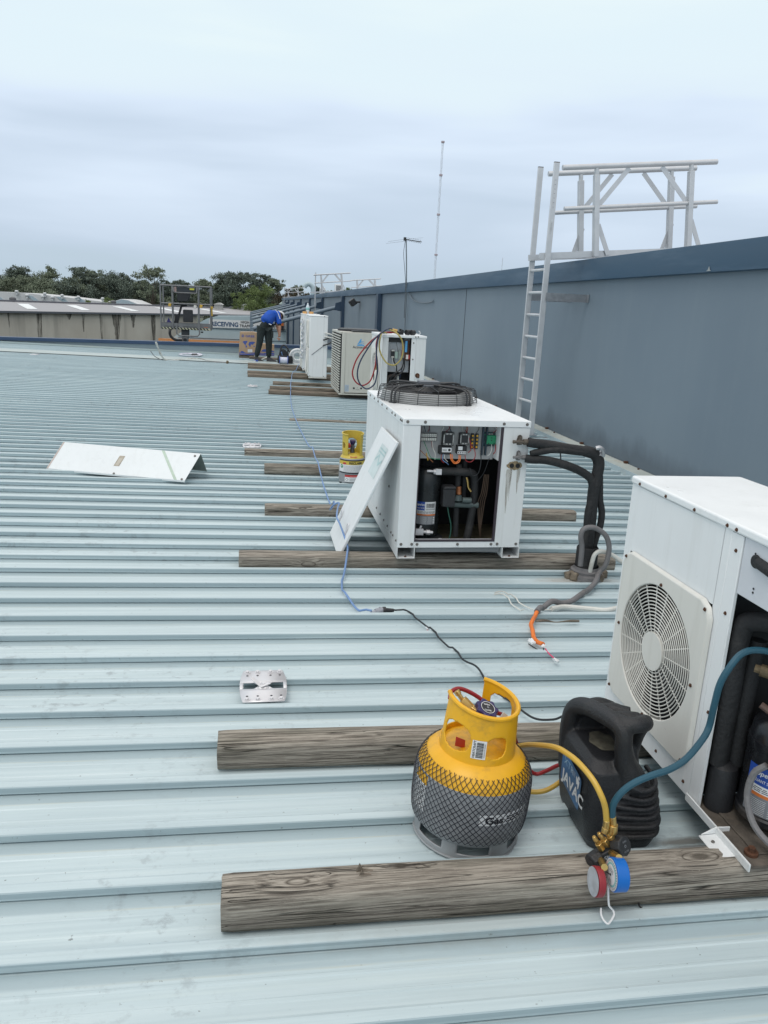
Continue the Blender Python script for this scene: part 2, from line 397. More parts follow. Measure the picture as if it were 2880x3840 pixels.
def screws(parent, pts, nrm, r=.006, m=None, name='screw'):
    """small hex screws, one mesh datum shared by every screw"""
    b = bm_(); n = Vector(nrm)
    cyl(b, (0, 0, 0), n*r*.25, r*1.5, n=12); cyl(b, n*r*.25, n*r*1.1, r, r*.85, n=6)
    bmesh.ops.recalc_face_normals(b, faces=b.faces)
    me = bpy.data.meshes.new(name); b.to_mesh(me); b.free(); me.materials.append(m or M_SCREW)
    inv = W[parent.name].inverted()
    for p in pts:
        o = bpy.data.objects.new(name, me); C.objects.link(o); o.parent = parent; o.location = inv @ Vector(p)
# text and flat marks ------------------------------------------------
_tx = {}
def text_geo(body, bold):
    k = (body, bold)
    if k in _tx: return _tx[k]
    cu = bpy.data.curves.new('t', 'FONT'); cu.body = body; cu.size = 1; cu.resolution_u = 3; cu.offset = bold
    cu.align_x = 'LEFT'
    o = bpy.data.objects.new('t', cu); C.objects.link(o)
    dg = bpy.context.evaluated_depsgraph_get(); dg.update()
    me = bpy.data.meshes.new_from_object(o.evaluated_get(dg))
    vs = [(v.co.x, v.co.y) for v in me.vertices]; fs = [tuple(p.vertices) for p in me.polygons]
    bpy.data.objects.remove(o); bpy.data.curves.remove(cu); bpy.data.meshes.remove(me)
    x0 = min(v[0] for v in vs); x1 = max(v[0] for v in vs)
    _tx[k] = (vs, fs, x0, x1); return _tx[k]
def rib_h(y):
    f = (y-Y0)/PT; d = abs((f-math.floor(f+.5))*PT-.012)
    return .031 if d < .03 else max(0, .031*(1-(d-.03)/.05))
def lay(P, r, k=10, lim=.25):
    """drape a cable over the ribs of the deck"""
    o = []
    for p in crom(P, k):
        z = p.z
        if z < lim: z = max(z, rib_h(p.y)+rz(p.x)+r)
        o.append((p.x, p.y, z))
    return o
class Marks:
    """flat layered artwork laid on a surface by a mapping f(u, v, height)"""
    def __init__(s): s.b = bm_(); s.m = []
    def mi(s, m):
        if m not in s.m: s.m.append(m)
        return s.m.index(m)
    def rect(s, u0, v0, u1, v1, m, w_=0, n=1):
        i = s.mi(m)
        for k in range(n):
            a = u0+(u1-u0)*k/n; c = u0+(u1-u0)*(k+1)/n
            s.b.faces.new([s.b.verts.new((x, y, w_)) for x, y in ((a, v0), (c, v0), (c, v1), (a, v1))]).material_index = i
    def poly(s, pts, m, w_=0):
        f = s.b.faces.new([s.b.verts.new((x, y, w_)) for x, y in pts]); f.material_index = s.mi(m)
        bmesh.ops.triangulate(s.b, faces=[f])
    def disc(s, u, v, r, m, w_=0, n=24, ry=None):
        s.poly([(u+r*math.cos(2*PI*i/n), v+(ry or r)*math.sin(2*PI*i/n)) for i in range(n)], m, w_)
    def text(s, body, u, v, h, m, w_=0, bold=.0, align='L', sx=1., shear=0):
        vs, fs, x0, x1 = text_geo(body, bold); k = h/.72; i = s.mi(m)
        wd = (x1-x0)*k*sx; ox = {'L': 0, 'C': -wd/2, 'R': -wd}[align]
        V = [s.b.verts.new((u+ox+(x-x0)*k*sx+shear*y*k, v+y*k, w_)) for x, y in vs]
        for f in fs:
            try: s.b.faces.new([V[j] for j in f]).material_index = i
            except ValueError: pass
    def lines(s, u0, v0, u1, v1, rows, m, w_, seed=1, fill=.6):
        rd = random.Random(seed); dv = (v1-v0)/rows
        for r in range(rows):
            u = u0
            while u < u1:
                l = rd.uniform(.03, .12)*(u1-u0); e = min(u+l, u1)
                s.rect(u, v0+dv*r, e, v0+dv*(r+fill*.7), m, w_); u = e+.015*(u1-u0)
            if rd.random() < .2: pass
    def bars(s, u0, v0, u1, v1, m, w_, seed=1, horiz=False):
        rd = random.Random(seed); t = 0
        while t < 1:
            a = rd.uniform(.015, .05)
            if horiz: s.rect(u0, v0+(v1-v0)*t, u1, v0+(v1-v0)*min(1, t+a), m, w_)
            else: s.rect(u0+(u1-u0)*t, v0, u0+(u1-u0)*min(1, t+a), v1, m, w_)
            t += a+rd.uniform(.012, .04)
    def build(s, name, parent, f):
        for v in s.b.verts: v.co = f(*v.co)
        return obj(name, s.b, s.m, parent, norm=False)
def plane_map(org, U, V):
    o, U, V = Vector(org), Vector(U).normalized(), Vector(V).normalized(); n = U.cross(V)
    return lambda u, v, w_: o+u*U+v*V+w_*n
def wrap_map(c, r, z0, a0, rfun=None):
    """u: arc length (positive anticlockwise seen from above, so it reads left to right from outside), v: height"""
    c = Vector(c)
    def f(u, v, w_):
        rr = (rfun(z0+v) if rfun else r)+w_; a = a0+u/r
        return c+Vector((rr*math.cos(a), rr*math.sin(a), z0+v))
    return f

# ================================================================== SETTING
# ground far below the roofs
b = bm_(); box(b, -1500, 1500, -400, 3200, -7.2, -7.0)
m, t_, bs = newmat('asphalt_ground'); g = NT(t_); o_ = g.obj()
g.l(g.ramp(g.noise(o_, .02, 5, .6), [(.35, (.05, .055, .05)), (.6, (.07, .085, .05))]), bs.inputs['Base Color']); bs.inputs['Roughness'].default_value = .9
struct('ground', b, m)
# far hills behind the trees
b = bm_(); n_ = 90; rowA = []; rowB = []
for i in range(n_+1):
    x = -900+2400*i/n_; h = 5+5.5*mnoise.noise(Vector((x*.004, 3.3, 0)))+2*mnoise.noise(Vector((x*.02, 7, 0)))
    rowA.append(b.verts.new((x, 1500, -8))); rowB.append((b.verts.new((x, 1560, h)), b.verts.new((x, 1900, h+4))))
for i in range(n_):
    b.faces.new((rowA[i], rowA[i+1], rowB[i+1][0], rowB[i][0])); b.faces.new((rowB[i][0], rowB[i+1][0], rowB[i+1][1], rowB[i][1]))
struct('hills', b, mat('hill_scrub', (.06, .085, .07), .95, var=.35, scale=.05))

# roof deck --------------------------------------------------------
XL, XR = -30.0, 3.56
def rib_profile(y0):
    z = .030
    return [(y0+.011, 0.0), (y0+.011, .0045), (y0+.001, .006), (y0-.002, z-.003), (y0, z), (y0+.026, z), (y0+.034, z-.003), (y0+.040, .0015), (y0+.044, 0),
            (y0+.092, 0), (y0+.095, .0022), (y0+.101, .0022), (y0+.104, 0), (y0+.146, 0), (y0+.149, .0022), (y0+.155, .0022), (y0+.158, 0)]
def flat(o):
    o.data.polygons.foreach_set('use_smooth', [False]*len(o.data.polygons)); return o
def deck(b, k0, k1, yend=None, x0=XL, x1=XR, seed=0):
    prof = []
    for k in range(k0, k1): prof += rib_profile(Y0+PT*k)
    prof.append((Y0+PT*k1, 0))
    if yend: prof = [p for p in prof if p[0] < yend]+[(yend, 0)]
    xs = [x0+(x1-x0)*(i/60)**.8 for i in range(61)]; prev = None
    for x in xs:
        col = []
        for j, (y, z) in enumerate(prof):
            wv = mnoise.noise(Vector((x*.55, y*3.1, seed)))*.0022
            wy = mnoise.noise(Vector((x*.4, round((y-Y0)/PT-.1)*5.3, 4)))*.0025
            col.append(b.verts.new((x, y+K_*x+wy, z-S_*x+wv)))
        if prev:
            for j in range(len(col)-1): b.faces.new((prev[j], col[j], col[j+1], prev[j+1]))
        prev = col
b = bm_(); k1 = 79
deck(b, -22, k1)
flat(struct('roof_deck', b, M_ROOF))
yf = Y0+PT*k1   # 18.45
# joint flashing across the deck and the strip of roof beyond it
b = bm_(); deck(b, 83, 95, 21.32, seed=3); flat(struct('roof_far_strip', b, M_ROOF))
M_FLASH = mat('flashing_steel', (.40, .47, .47), .45, .0, var=.1, scale=1.2, dirt=(.52, .5, .4), dirt_amt=.5, dscale=1.5, stretch=(.5, 3, 1))
b = bm_()
for x0 in range(-30, 3, 3):
    x1 = x0+3.03 if x0 < 0 else XR
    x1 = min(x1, XR)
    z0 = .034+(.002 if x0 % 2 else 0)
    vs = box(b, x0, x1, yf-.05, yf+.85, z0, z0+.003)
    for v in vs: v.co.z -= S_*v.co.x; v.co.y += K_*v.co.x
struct('roof_joint_flashing', b, M_FLASH)
# gutter along the tall wall
M_GUT = mat('gutter_steel', (.42, .52, .56), .4, .0, var=.08, scale=2, dirt=(.5, .42, .32), dirt_amt=.35, dscale=2.5)
M_APR = mat('dusty_apron_steel', (.48, .52, .49), .5, .0, var=.12, scale=3, dirt=(.42, .33, .22), dirt_amt=.6, dscale=3)
b = bm_(); zg = -.055
prism(b, [(3.50, zg-.06), (3.72, zg-.055), (3.725, zg+.005), (3.735, zg+.005), (3.74, zg-.02), (3.74, zg-.12), (3.50, zg-.12)], lambda u, v, w_: (u, w_, v), -3, 21.3)
struct('roof_gutter', b, M_GUT)
b = bm_(); box(b, 3.742, 3.932, -3, 21.3, zg-.1, zg-.004)
struct('gutter_apron', b, M_APR)
b = bm_()
for y in [4.9+1.17*i for i in range(12)]: cyl(b, (3.90, y, zg-.004), (3.90, y, zg+.008), .012, n=8); box(b, 3.90, 3.935, y+.3, y+.34, zg-.003, zg+.02)
tag(obj('apron_fixings', b, M_RUST), kind='structure')

# tall wall building -------------------------------------------------
m, t_, bs = newmat('wall_panel_paint'); g = NT(t_); o_ = g.obj()
c = g.ramp(g.noise(o_, .35, 4, .55), [(.3, (.158, .205, .252)), (.7, (.20, .25, .295))])
st = g.noise(g.map(o_, (1, 3.0, .22)), 1.6, 5, .6)
c = g.mix(g.rng(st, .5, .75, 0, .35), c, (.20, .25, .29))
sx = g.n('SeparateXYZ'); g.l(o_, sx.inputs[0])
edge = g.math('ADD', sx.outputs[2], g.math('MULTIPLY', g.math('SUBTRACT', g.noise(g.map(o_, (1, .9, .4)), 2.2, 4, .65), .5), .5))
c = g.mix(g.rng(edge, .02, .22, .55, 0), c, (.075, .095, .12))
c = g.mix(g.rng(g.noise(o_, 45, 4, .7), .6, .75, 0, .2), c, (.30, .34, .37))
g.l(c, bs.inputs['Base Color']); bs.inputs['Roughness'].default_value = .55; bs.inputs['Specular IOR Level'].default_value = .35
M_WALL = m
M_FASC = mat('fascia_paint', (.035, .078, .128), .55, spec=.3, var=.06, scale=1.5, stretch=(1, .3, 3), dirt=(.14, .2, .27), dirt_amt=.35, dscale=1.4)
M_POST = mat('post_paint', (.035, .065, .11), .45, var=.1)
M_TROOF = mat('grey_roof_sheet', (.32, .34, .36), .45, var=.08)
M_LTROOF = mat('light_building_sheet', (.42, .52, .56), .45, var=.06, scale=.6)
tall = thing('warehouse', (3.94, 0, 0), 'tall grey blue warehouse wall with dark blue fascia along the right side of the roof', 'building')
b = bm_(); YW1 = 116.0
box(b, 3.94, 4.10, -3, YW1, -7, 1.99); box(b, 4.1, 34, YW1-.2, YW1, -7, 2.0)
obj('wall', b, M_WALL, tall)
b = bm_()
for y in (14.65,): box(b, 3.935, 3.945, y-.006, y+.006, -.05, 1.85)
obj('panel_joint', b, M_LK, tall)
b = bm_(); prism(b, [(3.87, 1.855), (3.925, 1.85), (3.925, 2.0), (4.12, 2.02), (4.12, 2.075), (3.90, 2.098), (3.89, 2.085)], lambda u, v, w_: (u, w_, v), -3, YW1)
obj('fascia', b, M_FASC, tall)
b = bm_(); prism(b, [(4.125, 2.02), (34, 2.02+.106*29.9), (34, 2.06+.106*29.9), (4.125, 2.07)], lambda u, v, w_: (u, w_, v), -3, YW1)
obj('roof', b, M_TROOF, tall)
POSTS = [24.9, 35.4, 46.3, 57, 68.2, 80.5, 92.5, 104]
for y in POSTS:
    b = bm_(); box(b, 3.80, 3.935, y-.22, y+.22, -7, 1.85); obj('wall_post', b, M_POST, tall)
# awning braces from the posts down to stub posts
for y, xe in zip(POSTS[1:7], (-.12, -.16, -.2, -.3, -.36, -.42)):
    t = thing('awning_brace', (xe, y, -6), 'grey pipe brace sloping from tall wall to stub post, '+{35.4: 'nearest of its row', 46.3: 'second nearest', 57: 'third nearest', 68.2: 'third farthest', 80.5: 'second farthest', 92.5: 'farthest of its row'}[y], 'brace', 'braces propping the awning beyond the roof edge')
    b = bm_(); cyl(b, (xe, y, .26), (3.72, y, 1.40), .085, n=14); obj('pipe', b, M_BR := mat('brace_paint', (.17, .22, .27), .5, var=.12, scale=2), t)
    b = bm_(); prism(b, [(3.5, 1.24), (3.8, 1.2), (3.8, 1.62), (3.55, 1.55)], XZ(y), -.1, .1); obj('bracket', b, M_POST, t)
    b = bm_(); box(b, xe-.08, xe+.08, y-.09, y+.09, -6.0, .33); obj('stub_post', b, M_BR, t)

# parapet closing the far end of our roof
pa = thing('parapet_wall', (0, 21.4, 0), 'low pale blue parapet with a navy cap at the far end of the roof', 'wall')
b = bm_()
vs = box(b, -30, 3.75, 21.33, 21.5, -7, .3)
for v in vs:
    if v.co.z > 0: v.co.z = .275+.012*min(v.co.x, 1.4)
obj('wall', b, mat('parapet_sheet', (.33, .40, .44), .5, var=.08, scale=1.5), pa)
b = bm_()
vs = box(b, -30, 3.74, 21.27, 21.56, 0, .085)
for v in vs: v.co.z += .277+.012*min(v.co.x, 1.4)
obj('cap', b, mat('navy_cap', (.028, .058, .12), .4, var=.1, scale=2), pa, .006)
b = bm_()
vs = box(b, -30, 3.72, 21.22, 21.268, 0, .04)
for v in vs: v.co.z += -S_*v.co.x+.03
obj('base_flashing', b, M_FLASH, pa)

# receiving building beyond, with sign band and orange stripe
rb = thing('receiving_shed', (-3, 95, -7), 'pale blue shed with a white RECEIVING sign band and orange stripe beyond the parapet', 'building')
b = bm_(); prism(b, [(-10.0, -3.6), (-9.0, -2.72), (-5.6, -.78), (-4.3, -.38), (3.75, -.02), (3.75, -7), (-10.0, -7)], XZ(0), 95, 98)
obj('wall', b, M_LTROOF, rb)
b = bm_(); box(b, -11.0, 1.0, 94.6, 94.95, -3.58, -3.17); obj('orange_stripe', b, mat('orange_paint', (.62, .27, .10), .5), rb)
b = bm_(); box(b, -11.5, 3.5, 94.3, 94.9, -7, -3.6); obj('loading_front', b, mat('white_wall_paint', (.60, .64, .66), .5), rb)
b = bm_()
for z in (-1.85, -3.0): box(b, -8.8, 3.7, 94.94, 94.985, z, z+.05)
obj('sheet_seam', b, M_POST, rb)
s = Marks(); f = plane_map((0, 94.9, 0), (1, 0, 0), (0, 0, 1))
s.poly([(-5.35, -1.72), (3.7, -1.55), (3.7, -.72), (-5.2, -.76)], M_LW, 0)
s.text('RECEIVING', -5.02, -1.50, .50, mat('sign_navy', (.02, .07, .17), .5), .02, .03, sx=.93)
s.text('HIGH', -.62, -1.08, .30, M_LK, .02, .02, 'R'); s.text('TRAFFIC', -1.75, -1.52, .32, M_LK, .02, .02)
s.text('DRIVERS', 1.3, -1.15, .26, M_LK, .02, .02); s.text('MUST', 1.75, -1.5, .26, M_LK, .02, .02)
s.build('sign_band', rb, f)
b = bm_(); box(b, 3.05, 3.4, 94.5, 94.88, -1.15, -.35); obj('orange_marker', b, M_LO, rb)
b = bm_(); box(b, 3.05, 3.4, 94.5, 94.88, -1.7, -1.15); obj('black_marker', b, M_LK, rb)

# long concrete walled warehouse on the left
E0 = Vector((-24, 81, -.5)); dE = Vector((.47, .883, 0)); nE = Vector((-.883, .47, 0))
m, t_, bs = newmat('stained_concrete'); g = NT(t_); o_ = g.obj()
c = g.ramp(g.noise(o_, .25, 5, .6), [(.3, (.52, .48, .42)), (.7, (.62, .585, .52))])
stn = g.noise(g.map(o_, (.35, .35, .035)), 1.3, 6, .62)
c = g.mix(g.rng(stn, .54, .74, 0, .6), c, (.22, .205, .18))
g.l(c, bs.inputs['Base Color']); bs.inputs['Roughness'].default_value = .85
cw = thing('concrete_warehouse', tuple(E0+Vector((0, 0, -6.5))), 'long warehouse with stained concrete wall and grey roof with white skylights', 'building')
def ER(u, v, h=0): return E0+dE*u+nE*v+Vector((0, 0, .5*v/17.2+h))
b = bm_(); A = ER(-60, 0); B = ER(34.5, 0)
for P_, Q_ in ((A, B),):
    q = [P_+Vector((0, 0, -.12)), Q_+Vector((0, 0, -.12)), Q_+Vector((0, 0, -7)), P_+Vector((0, 0, -7))]
    F = [b.verts.new(p) for p in q]; G_ = [b.verts.new(p+nE*.3) for p in q]
    b.faces.new(F); b.faces.new(G_[::-1])
    for i in range(4): b.faces.new((F[i], G_[i], G_[(i+1) % 4], F[(i+1) % 4]))
obj('wall', b, m, cw)
M_STN, t_, bs = newmat('damp_stain'); g = NT(t_); o_ = g.obj(); bs.inputs['Base Color'].default_value = (.11, .10, .085, 1); bs.inputs['Roughness'].default_value = .9
g.l(g.rng(g.noise(g.map(o_, (3.2, 3.2, .45)), 1.2, 6, .72), .34, .62, .0, .92), bs.inputs['Alpha'])
for u0, wd, h, s_ in ((5.0, .45, 6, 1), (14.6, .28, 6, 2), (17.3, 1.1, 3.2, 3), (11.6, .3, 2, 4), (-1.5, .3, 1.2, 5), (-7.4, .7, 2.6, 6), (20.4, .7, 1.6, 7), (24.5, .6, 4.6, 8), (9.4, .5, .7, 9), (1, .18, 1.5, 11)):
    b = bm_(); rd = random.Random(s_); P = []; k = 10
    for i in range(k+1): P.append((u0-wd*(1-.75*(i/k)**.6)*rd.uniform(.7, 1.1), -.14-h*i/k))
    for i in range(k, -1, -1): P.append((u0+wd*(1-.75*(i/k)**.6)*rd.uniform(.7, 1.1), -.14-h*i/k))
    fc = b.faces.new([b.verts.new(E0+dE*u-nE*.02+Vector((0, 0, z))) for u, z in P]); bmesh.ops.triangulate(b, faces=[fc])
    obj('damp_stain', b, M_STN, cw)
def slab(b, pts, th):
    F = [b.verts.new(p) for p in pts]; G_ = [b.verts.new(p-Vector((0, 0, th))) for p in pts]
    b.faces.new(F); b.faces.new(G_[::-1])
    for i in range(len(F)): b.faces.new((F[i], G_[i], G_[(i+1) % len(F)], F[(i+1) % len(F)]))
b = bm_(); slab(b, [ER(-60, -.4), ER(60, -.4), ER(100, 17.3), ER(-60, 17.3)], .1)
obj('roof', b, mat('grey_ribbed_roof', (.30, .29, .30), .5, var=.06, scale=8, stretch=(4, .2, 1)), cw)
b = bm_(); slab(b, [ER(-60, -.55, .0), ER(60, -.55, .0), ER(60, -.41, .0), ER(-60, -.41, .0)], .2); obj('eave_gutter', b, mat('dark_gutter', (.10, .11, .13), .5), cw)
b = bm_(); slab(b, [ER(-60, 17.2, .22), ER(100, 17.2, .22), ER(100, 17.8, .22), ER(-60, 17.8, .22)], .2); obj('ridge_cap', b, mat('dark_ridge', (.13, .13, .15), .5), cw)
for u0 in (6.5, 14.8, 24.0, 33.8, 45.7, -1.5, -10):
    b = bm_(); w2 = 1.45; sk = 1.0
    slab(b, [ER(u0-.3, 2.5, .06), ER(u0+w2-.3, 2.5, .06), ER(u0+8.6*sk+w2*1.2, 12.2, .06), ER(u0+8.6*sk, 12.2, .06)], .05)
    obj('skylight', b, mat('skylight_sheet', (.80, .82, .82), .4), cw)
for u0, v0, tx in ((20.5, 18, 'left'), (42.3, 19.5, 'right')):
    p = ER(u0, v0); t = thing('turbine_vent', tuple(p), 'dark round turbine vent on the ridge of the concrete warehouse, %s one of two' % tx, 'roof vent', 'turbine vents on the warehouse ridge')
    b = bm_(); lathe(b, [(.2, 0), (.2, .12), (.38, .2), (.42, .36), (.36, .5), (.2, .57), (0, .6)], 20, p); obj('turbine', b, mat('vent_metal', (.13, .13, .14), .5), t)
    b = bm_(); cyl(b, p-Vector((0, 0, .2)), p+Vector((0, 0, .13)), .25, n=16); obj('vent_base', b, M_LTROOF, t)

# white roofed factory further left
wf = thing('white_factory', (-45, 170, -7), 'low white roofed factory with many small vents in front of the trees', 'building')
b = bm_(); prism(b, [(-75, 1.0), (-46, 1.0), (-40, .72), (-31.4, .1), (-29.5, -.2), (-27, .72), (-25.5, .55), (-22.6, -.5), (-22.6, -7), (-75, -7)], XZ(0), 170, 190)
obj('wall', b, mat('white_factory_sheet', (.62, .63, .64), .5, var=.05, scale=.2), wf)
M_BGS = mat('blue_grey_sheet', (.40, .50, .56), .5)
for x0 in (-52, -45.2, -39.5, -36):
    b = bm_(); prism(b, [(x0, .55), (x0+1.1, .55), (x0+2.6, -.55), (x0+1.5, -.55)], XZ(0), 169.9, 169.98); obj('roof_light', b, M_BGS, wf)
b = bm_(); prism(b, [(-29.3, -.1), (-26.8, .62), (-25.6, .5), (-23.2, -.5), (-29.3, -.8)], XZ(0), 169.9, 169.97)
obj('gable', b, M_BGS, wf)
k = 0
for x0, z0 in ((-46.9, .9), (-41.6, .72), (-38.3, .55), (-35.2, .4), (-45, .25), (-42, .15), (-40.2, .1), (-30.5, .3)):
    b = bm_(); lathe(b, [(.22, -.3), (.22, .1), (.36, .2), (.36, .42), (.2, .55), (0, .58)], 12, (x0, 169.7, z0)); obj('vent', b, mat('white_vent', (.60, .62, .64), .5), wf); k += 1

# small far sheds and rooftop clutter on the horizon
for nm, x, y, z, sx_, sz, col, lab, cat in (
    ('dark_shed', -1.2, 165, -1, 9, 1.3, (.06, .07, .08), 'low dark shed behind the grey roof, beside the bushy tree', 'shed'),
    ('white_tank', -1.8, 150, .2, 1.2, .8, (.6, .62, .6), 'small white tank on the grey roof ridge left of the bushy tree', 'tank'),
    ('rooftop_unit', -6.2, 140, .2, 1.3, .8, (.5, .5, .48), 'small white rooftop unit seen just right of the lift basket', 'rooftop unit'),
    ('green_roofed_house', 6.6, 150, .3, 3.6, 1.6, (.40, .50, .47), 'pale green roofed house between the trees and the braces', 'house')):
    t = thing(nm, (x, y, -7), lab, cat)
    b = bm_(); box(b, x-sx_/2, x+sx_/2, y, y+5, -7, z+sz*.6); obj('wall', b, mat(nm+'_wall', tuple(c*.8 for c in col), .7), t)
    b = bm_(); prism(b, [(x-sx_/2-.2, z+sz*.6), (x+sx_/2+.2, z+sz*.6), (x+sx_/2-.4, z+sz), (x-sx_/2+.6, z+sz)], XZ(0), y-.2, y+5.2); obj('roof', b, mat(nm+'_roof', col, .6), t)

# ------------------------------------------------------------------ trees
def leafmat(name, c):
    m, t, b_ = newmat(name); g = NT(t); o = g.obj()
    inf = g.n('ObjectInfo')
    n1 = g.noise(o, .8, 3, .6); n2 = g.noise(o, 4, 2, .6)
    cc = g.ramp(n1, [(.3, tuple(x*.55 for x in c)), (.55, c), (.75, tuple(min(1, x*1.5) for x in c))])
    cc = g.mix(g.rng(n2, .4, .7, 0, .4), cc, tuple(x*.7 for x in c))
    g.l(cc, b_.inputs['Base Color']); b_.inputs['Roughness'].default_value = .7; b_.inputs['Specular IOR Level'].default_value = .25
    return m
LF = [leafmat('eucalypt_foliage', (.20, .235, .165)), leafmat('dark_foliage', (.15, .185, .15)), leafmat('bright_foliage', (.17, .225, .085)), leafmat('brown_foliage', (.12, .10, .07))]  # leaf colours lightened to stand in for distance haze
M_BARK = mat('tree_bark', (.13, .11, .09), .9, var=.3)
def tree(x, y, zb, h, wd, lf, label, seed, dens=1.0, name='eucalyptus_tree', leaf=.42, lobes=11, flat=.75, group=None, gap=0.0):
    rd = random.Random(seed)
    t = thing(name, (x, y, zb), label, 'tree', group)
    th = h*.5
    b = bm_(); tube(b, [(x, y, zb), (x+rd.uniform(-.2, .2), y, zb+th*.5), (x+rd.uniform(-.3, .3), y, zb+h*.72)], .2, 7, 4, rf=lambda s_: h*.028*(1-.75*s_))
    lob = []
    for i in range(lobes):
        a = rd.uniform(0, 2*PI); rr = wd*.5*math.sqrt(rd.uniform(.02, 1)); fr = rd.uniform(.0, 1)
        zz = zb+h*(.36+.54*fr); rr *= (1-.62*max(0, fr-.35)**1.1)
        s_ = wd*rd.uniform(.17, .29)*(1.15-.35*fr)
        lob.append((Vector((x+rr*math.cos(a), y+rr*math.sin(a)*.8, zz)), s_))
    lob.append((Vector((x, y, zb+h*.88)), wd*.16))
    for c_, s_ in lob[:7]:
        tube(b, [(x, y, zb+th*.55), ((x+c_.x)/2, (y+c_.y)/2, (zb+th*.6+c_.z)/2), tuple(c_)], .1, 5, 3, rf=lambda q: h*.012*(1-.8*q))
    obj('trunk', b, M_BARK, t)
    b = bm_()
    for c_, s_ in lob:
        n = int(120*dens*(s_/leaf)**1.6)
        clumps = [(Vector((rd.gauss(0, 1), rd.gauss(0, 1), rd.gauss(0, 1))).normalized()*rd.uniform(.55, 1), rd.uniform(.2, .42)) for _ in range(9)]
        for _ in range(n):
            d, cs = rd.choice(clumps)
            p = d+Vector((rd.gauss(0, 1), rd.gauss(0, 1), rd.gauss(0, 1)))*cs*.62
            p = Vector((p.x, p.y, p.z*flat))*s_
            q = c_+p
            if q.z < zb+h*.22: continue
            e = Euler((rd.uniform(0, 6.3), rd.uniform(0, 6.3), rd.uniform(0, 6.3))).to_matrix(); l = leaf*rd.uniform(.35, .8)
            vs = [b.verts.new(q+e @ Vector(v)) for v in ((-l*.5, 0, 0), (0, -l*.32, .04*l), (l*.5, 0, 0), (0, l*.32, -.04*l))]
            b.faces.new(vs)
    obj('crown', b, LF[lf], t, norm=False)
    return t
GT = 'eucalypts standing along the skyline'
TR = [ # x at 200 m, top z above datum, width, leaf kind, label
 (-64, 5.0, 12, 1, 'dark tree at the extreme left end of the skyline'), (-57.5, 5.0, 10, 0, 'leftmost full rounded tree on the skyline'), (-53.0, 7.3, 9, 1, 'tall tree with a small dark topknot near the left edge of the skyline'),
 (-47.6, 7.3, 12, 0, 'broad dull green tree left of the tall twin crowns'), (-41.2, 8.1, 9.5, 1, 'tall tree with a dome crown left of the twin crown pair'), (-38.0, 7.5, 7, 0, 'narrow tree beside the dome crowned tree, to its right'),
 (-35.2, 6.6, 8, 1, 'dark tree at the right end of the left hand clump'), (-30.8, 6.9, 10, 1, 'rounded dark tree in the middle of the dip before the lift basket'), (-24.4, 8.6, 9, 0, 'open crowned feathery tree just left of the lift basket'),
 (-18.6, 5.9, 8, 1, 'low rounded tree directly behind the lift basket'), (-11.2, 6.6, 8, 0, 'tree just right of the lift basket'), (-6.0, 9.0, 9, 1, 'tall dark tree on the left of the right hand clump'),
 (-1.2, 9.2, 8, 1, 'tall dark tree in the middle of the right hand clump'), (2.4, 9.4, 6.5, 1, 'tallest dark tree right of the bushy green one'), (4.9, 8.0, 5.5, 0, 'tree with a steep right side ending the right hand clump')]
for i, (x, zt, wd, lf, lab) in enumerate(TR):
    y = 200+random.Random(i).uniform(-6, 8)
    tree(x*y/200, y, -7, zt+7.2, wd*1.12, lf, lab, 100+i, dens=.55 if 'feathery' in lab else 1.0, leaf=.55, lobes=15 if 'feathery' not in lab else 12, group=GT, flat=.62)
# a second rank filling between
for i, x in enumerate((-62, -55, -50, -44, -38, -33, -27.5, -22, -15.5, -9, -3.5, 1.5)):
    y = 222; tree(x*y/200, y, -7, 11.2+(i*37 % 5)*.35, 12, i % 2, 'shorter dark tree filling the second rank of the skyline, number %s from its left end' % ['one', 'two', 'three', 'four', 'five', 'six', 'seven', 'eight', 'nine', 'ten', 'eleven', 'twelve'][i], 300+i, leaf=.6, lobes=15, group='trees in the second rank', flat=.8)
tree(-.35, 150, -7, 11.7, 7.6, 2, 'bright green bushy tree with a rounded crown in front of the tall dark trees', 77, name='bushy_tree', leaf=.36, lobes=16)
tree(-26.0, 150, -7, 8.4, 4.4, 2, 'small light green tree in front of the white factory, right of its vents', 78, name='small_tree', leaf=.34, lobes=8, dens=.8)
tree(-29.5, 150, -7, 7.7, 3.6, 2, 'low light green shrub left of the small green tree by the white factory', 79, name='small_tree', leaf=.34, lobes=7, dens=.8)
tree(3.4, 148, -7, 7.6, 4.2, 2, 'low green bush at the foot of the bushy tree near the white tank', 80, name='small_tree', leaf=.34, lobes=8)
for i, (x, zt, wd, lf, lab) in enumerate([(8.2, 6.3, 5, 3, 'brownish tree behind the farthest guard rail'), (10.0, 7.4, 3.6, 0, 'flat topped umbrella tree with a pale building behind it'), (12.6, 4.6, 6, 3, 'low brown tree left of the curved duct'),
    (15.6, 7.7, 4, 1, 'dark tree right of the curved duct'), (18.4, 6.7, 4.5, 2, 'green tree behind the middle guard rail'), (21.6, 7.0, 4.5, 2, 'green tree behind the square rooftop frame'), (25.2, 5.6, 4.5, 1, 'low tree right of the middle guard rail'), (29.4, 7.6, 3.6, 1, 'dark tree at the right end of the far guard rails')]):
    y = 190; tree(x*y/200, y, -7, zt+6.3, wd*1.25, lf, lab, 500+i, leaf=.5, lobes=11, name='street_tree', dens=.9)

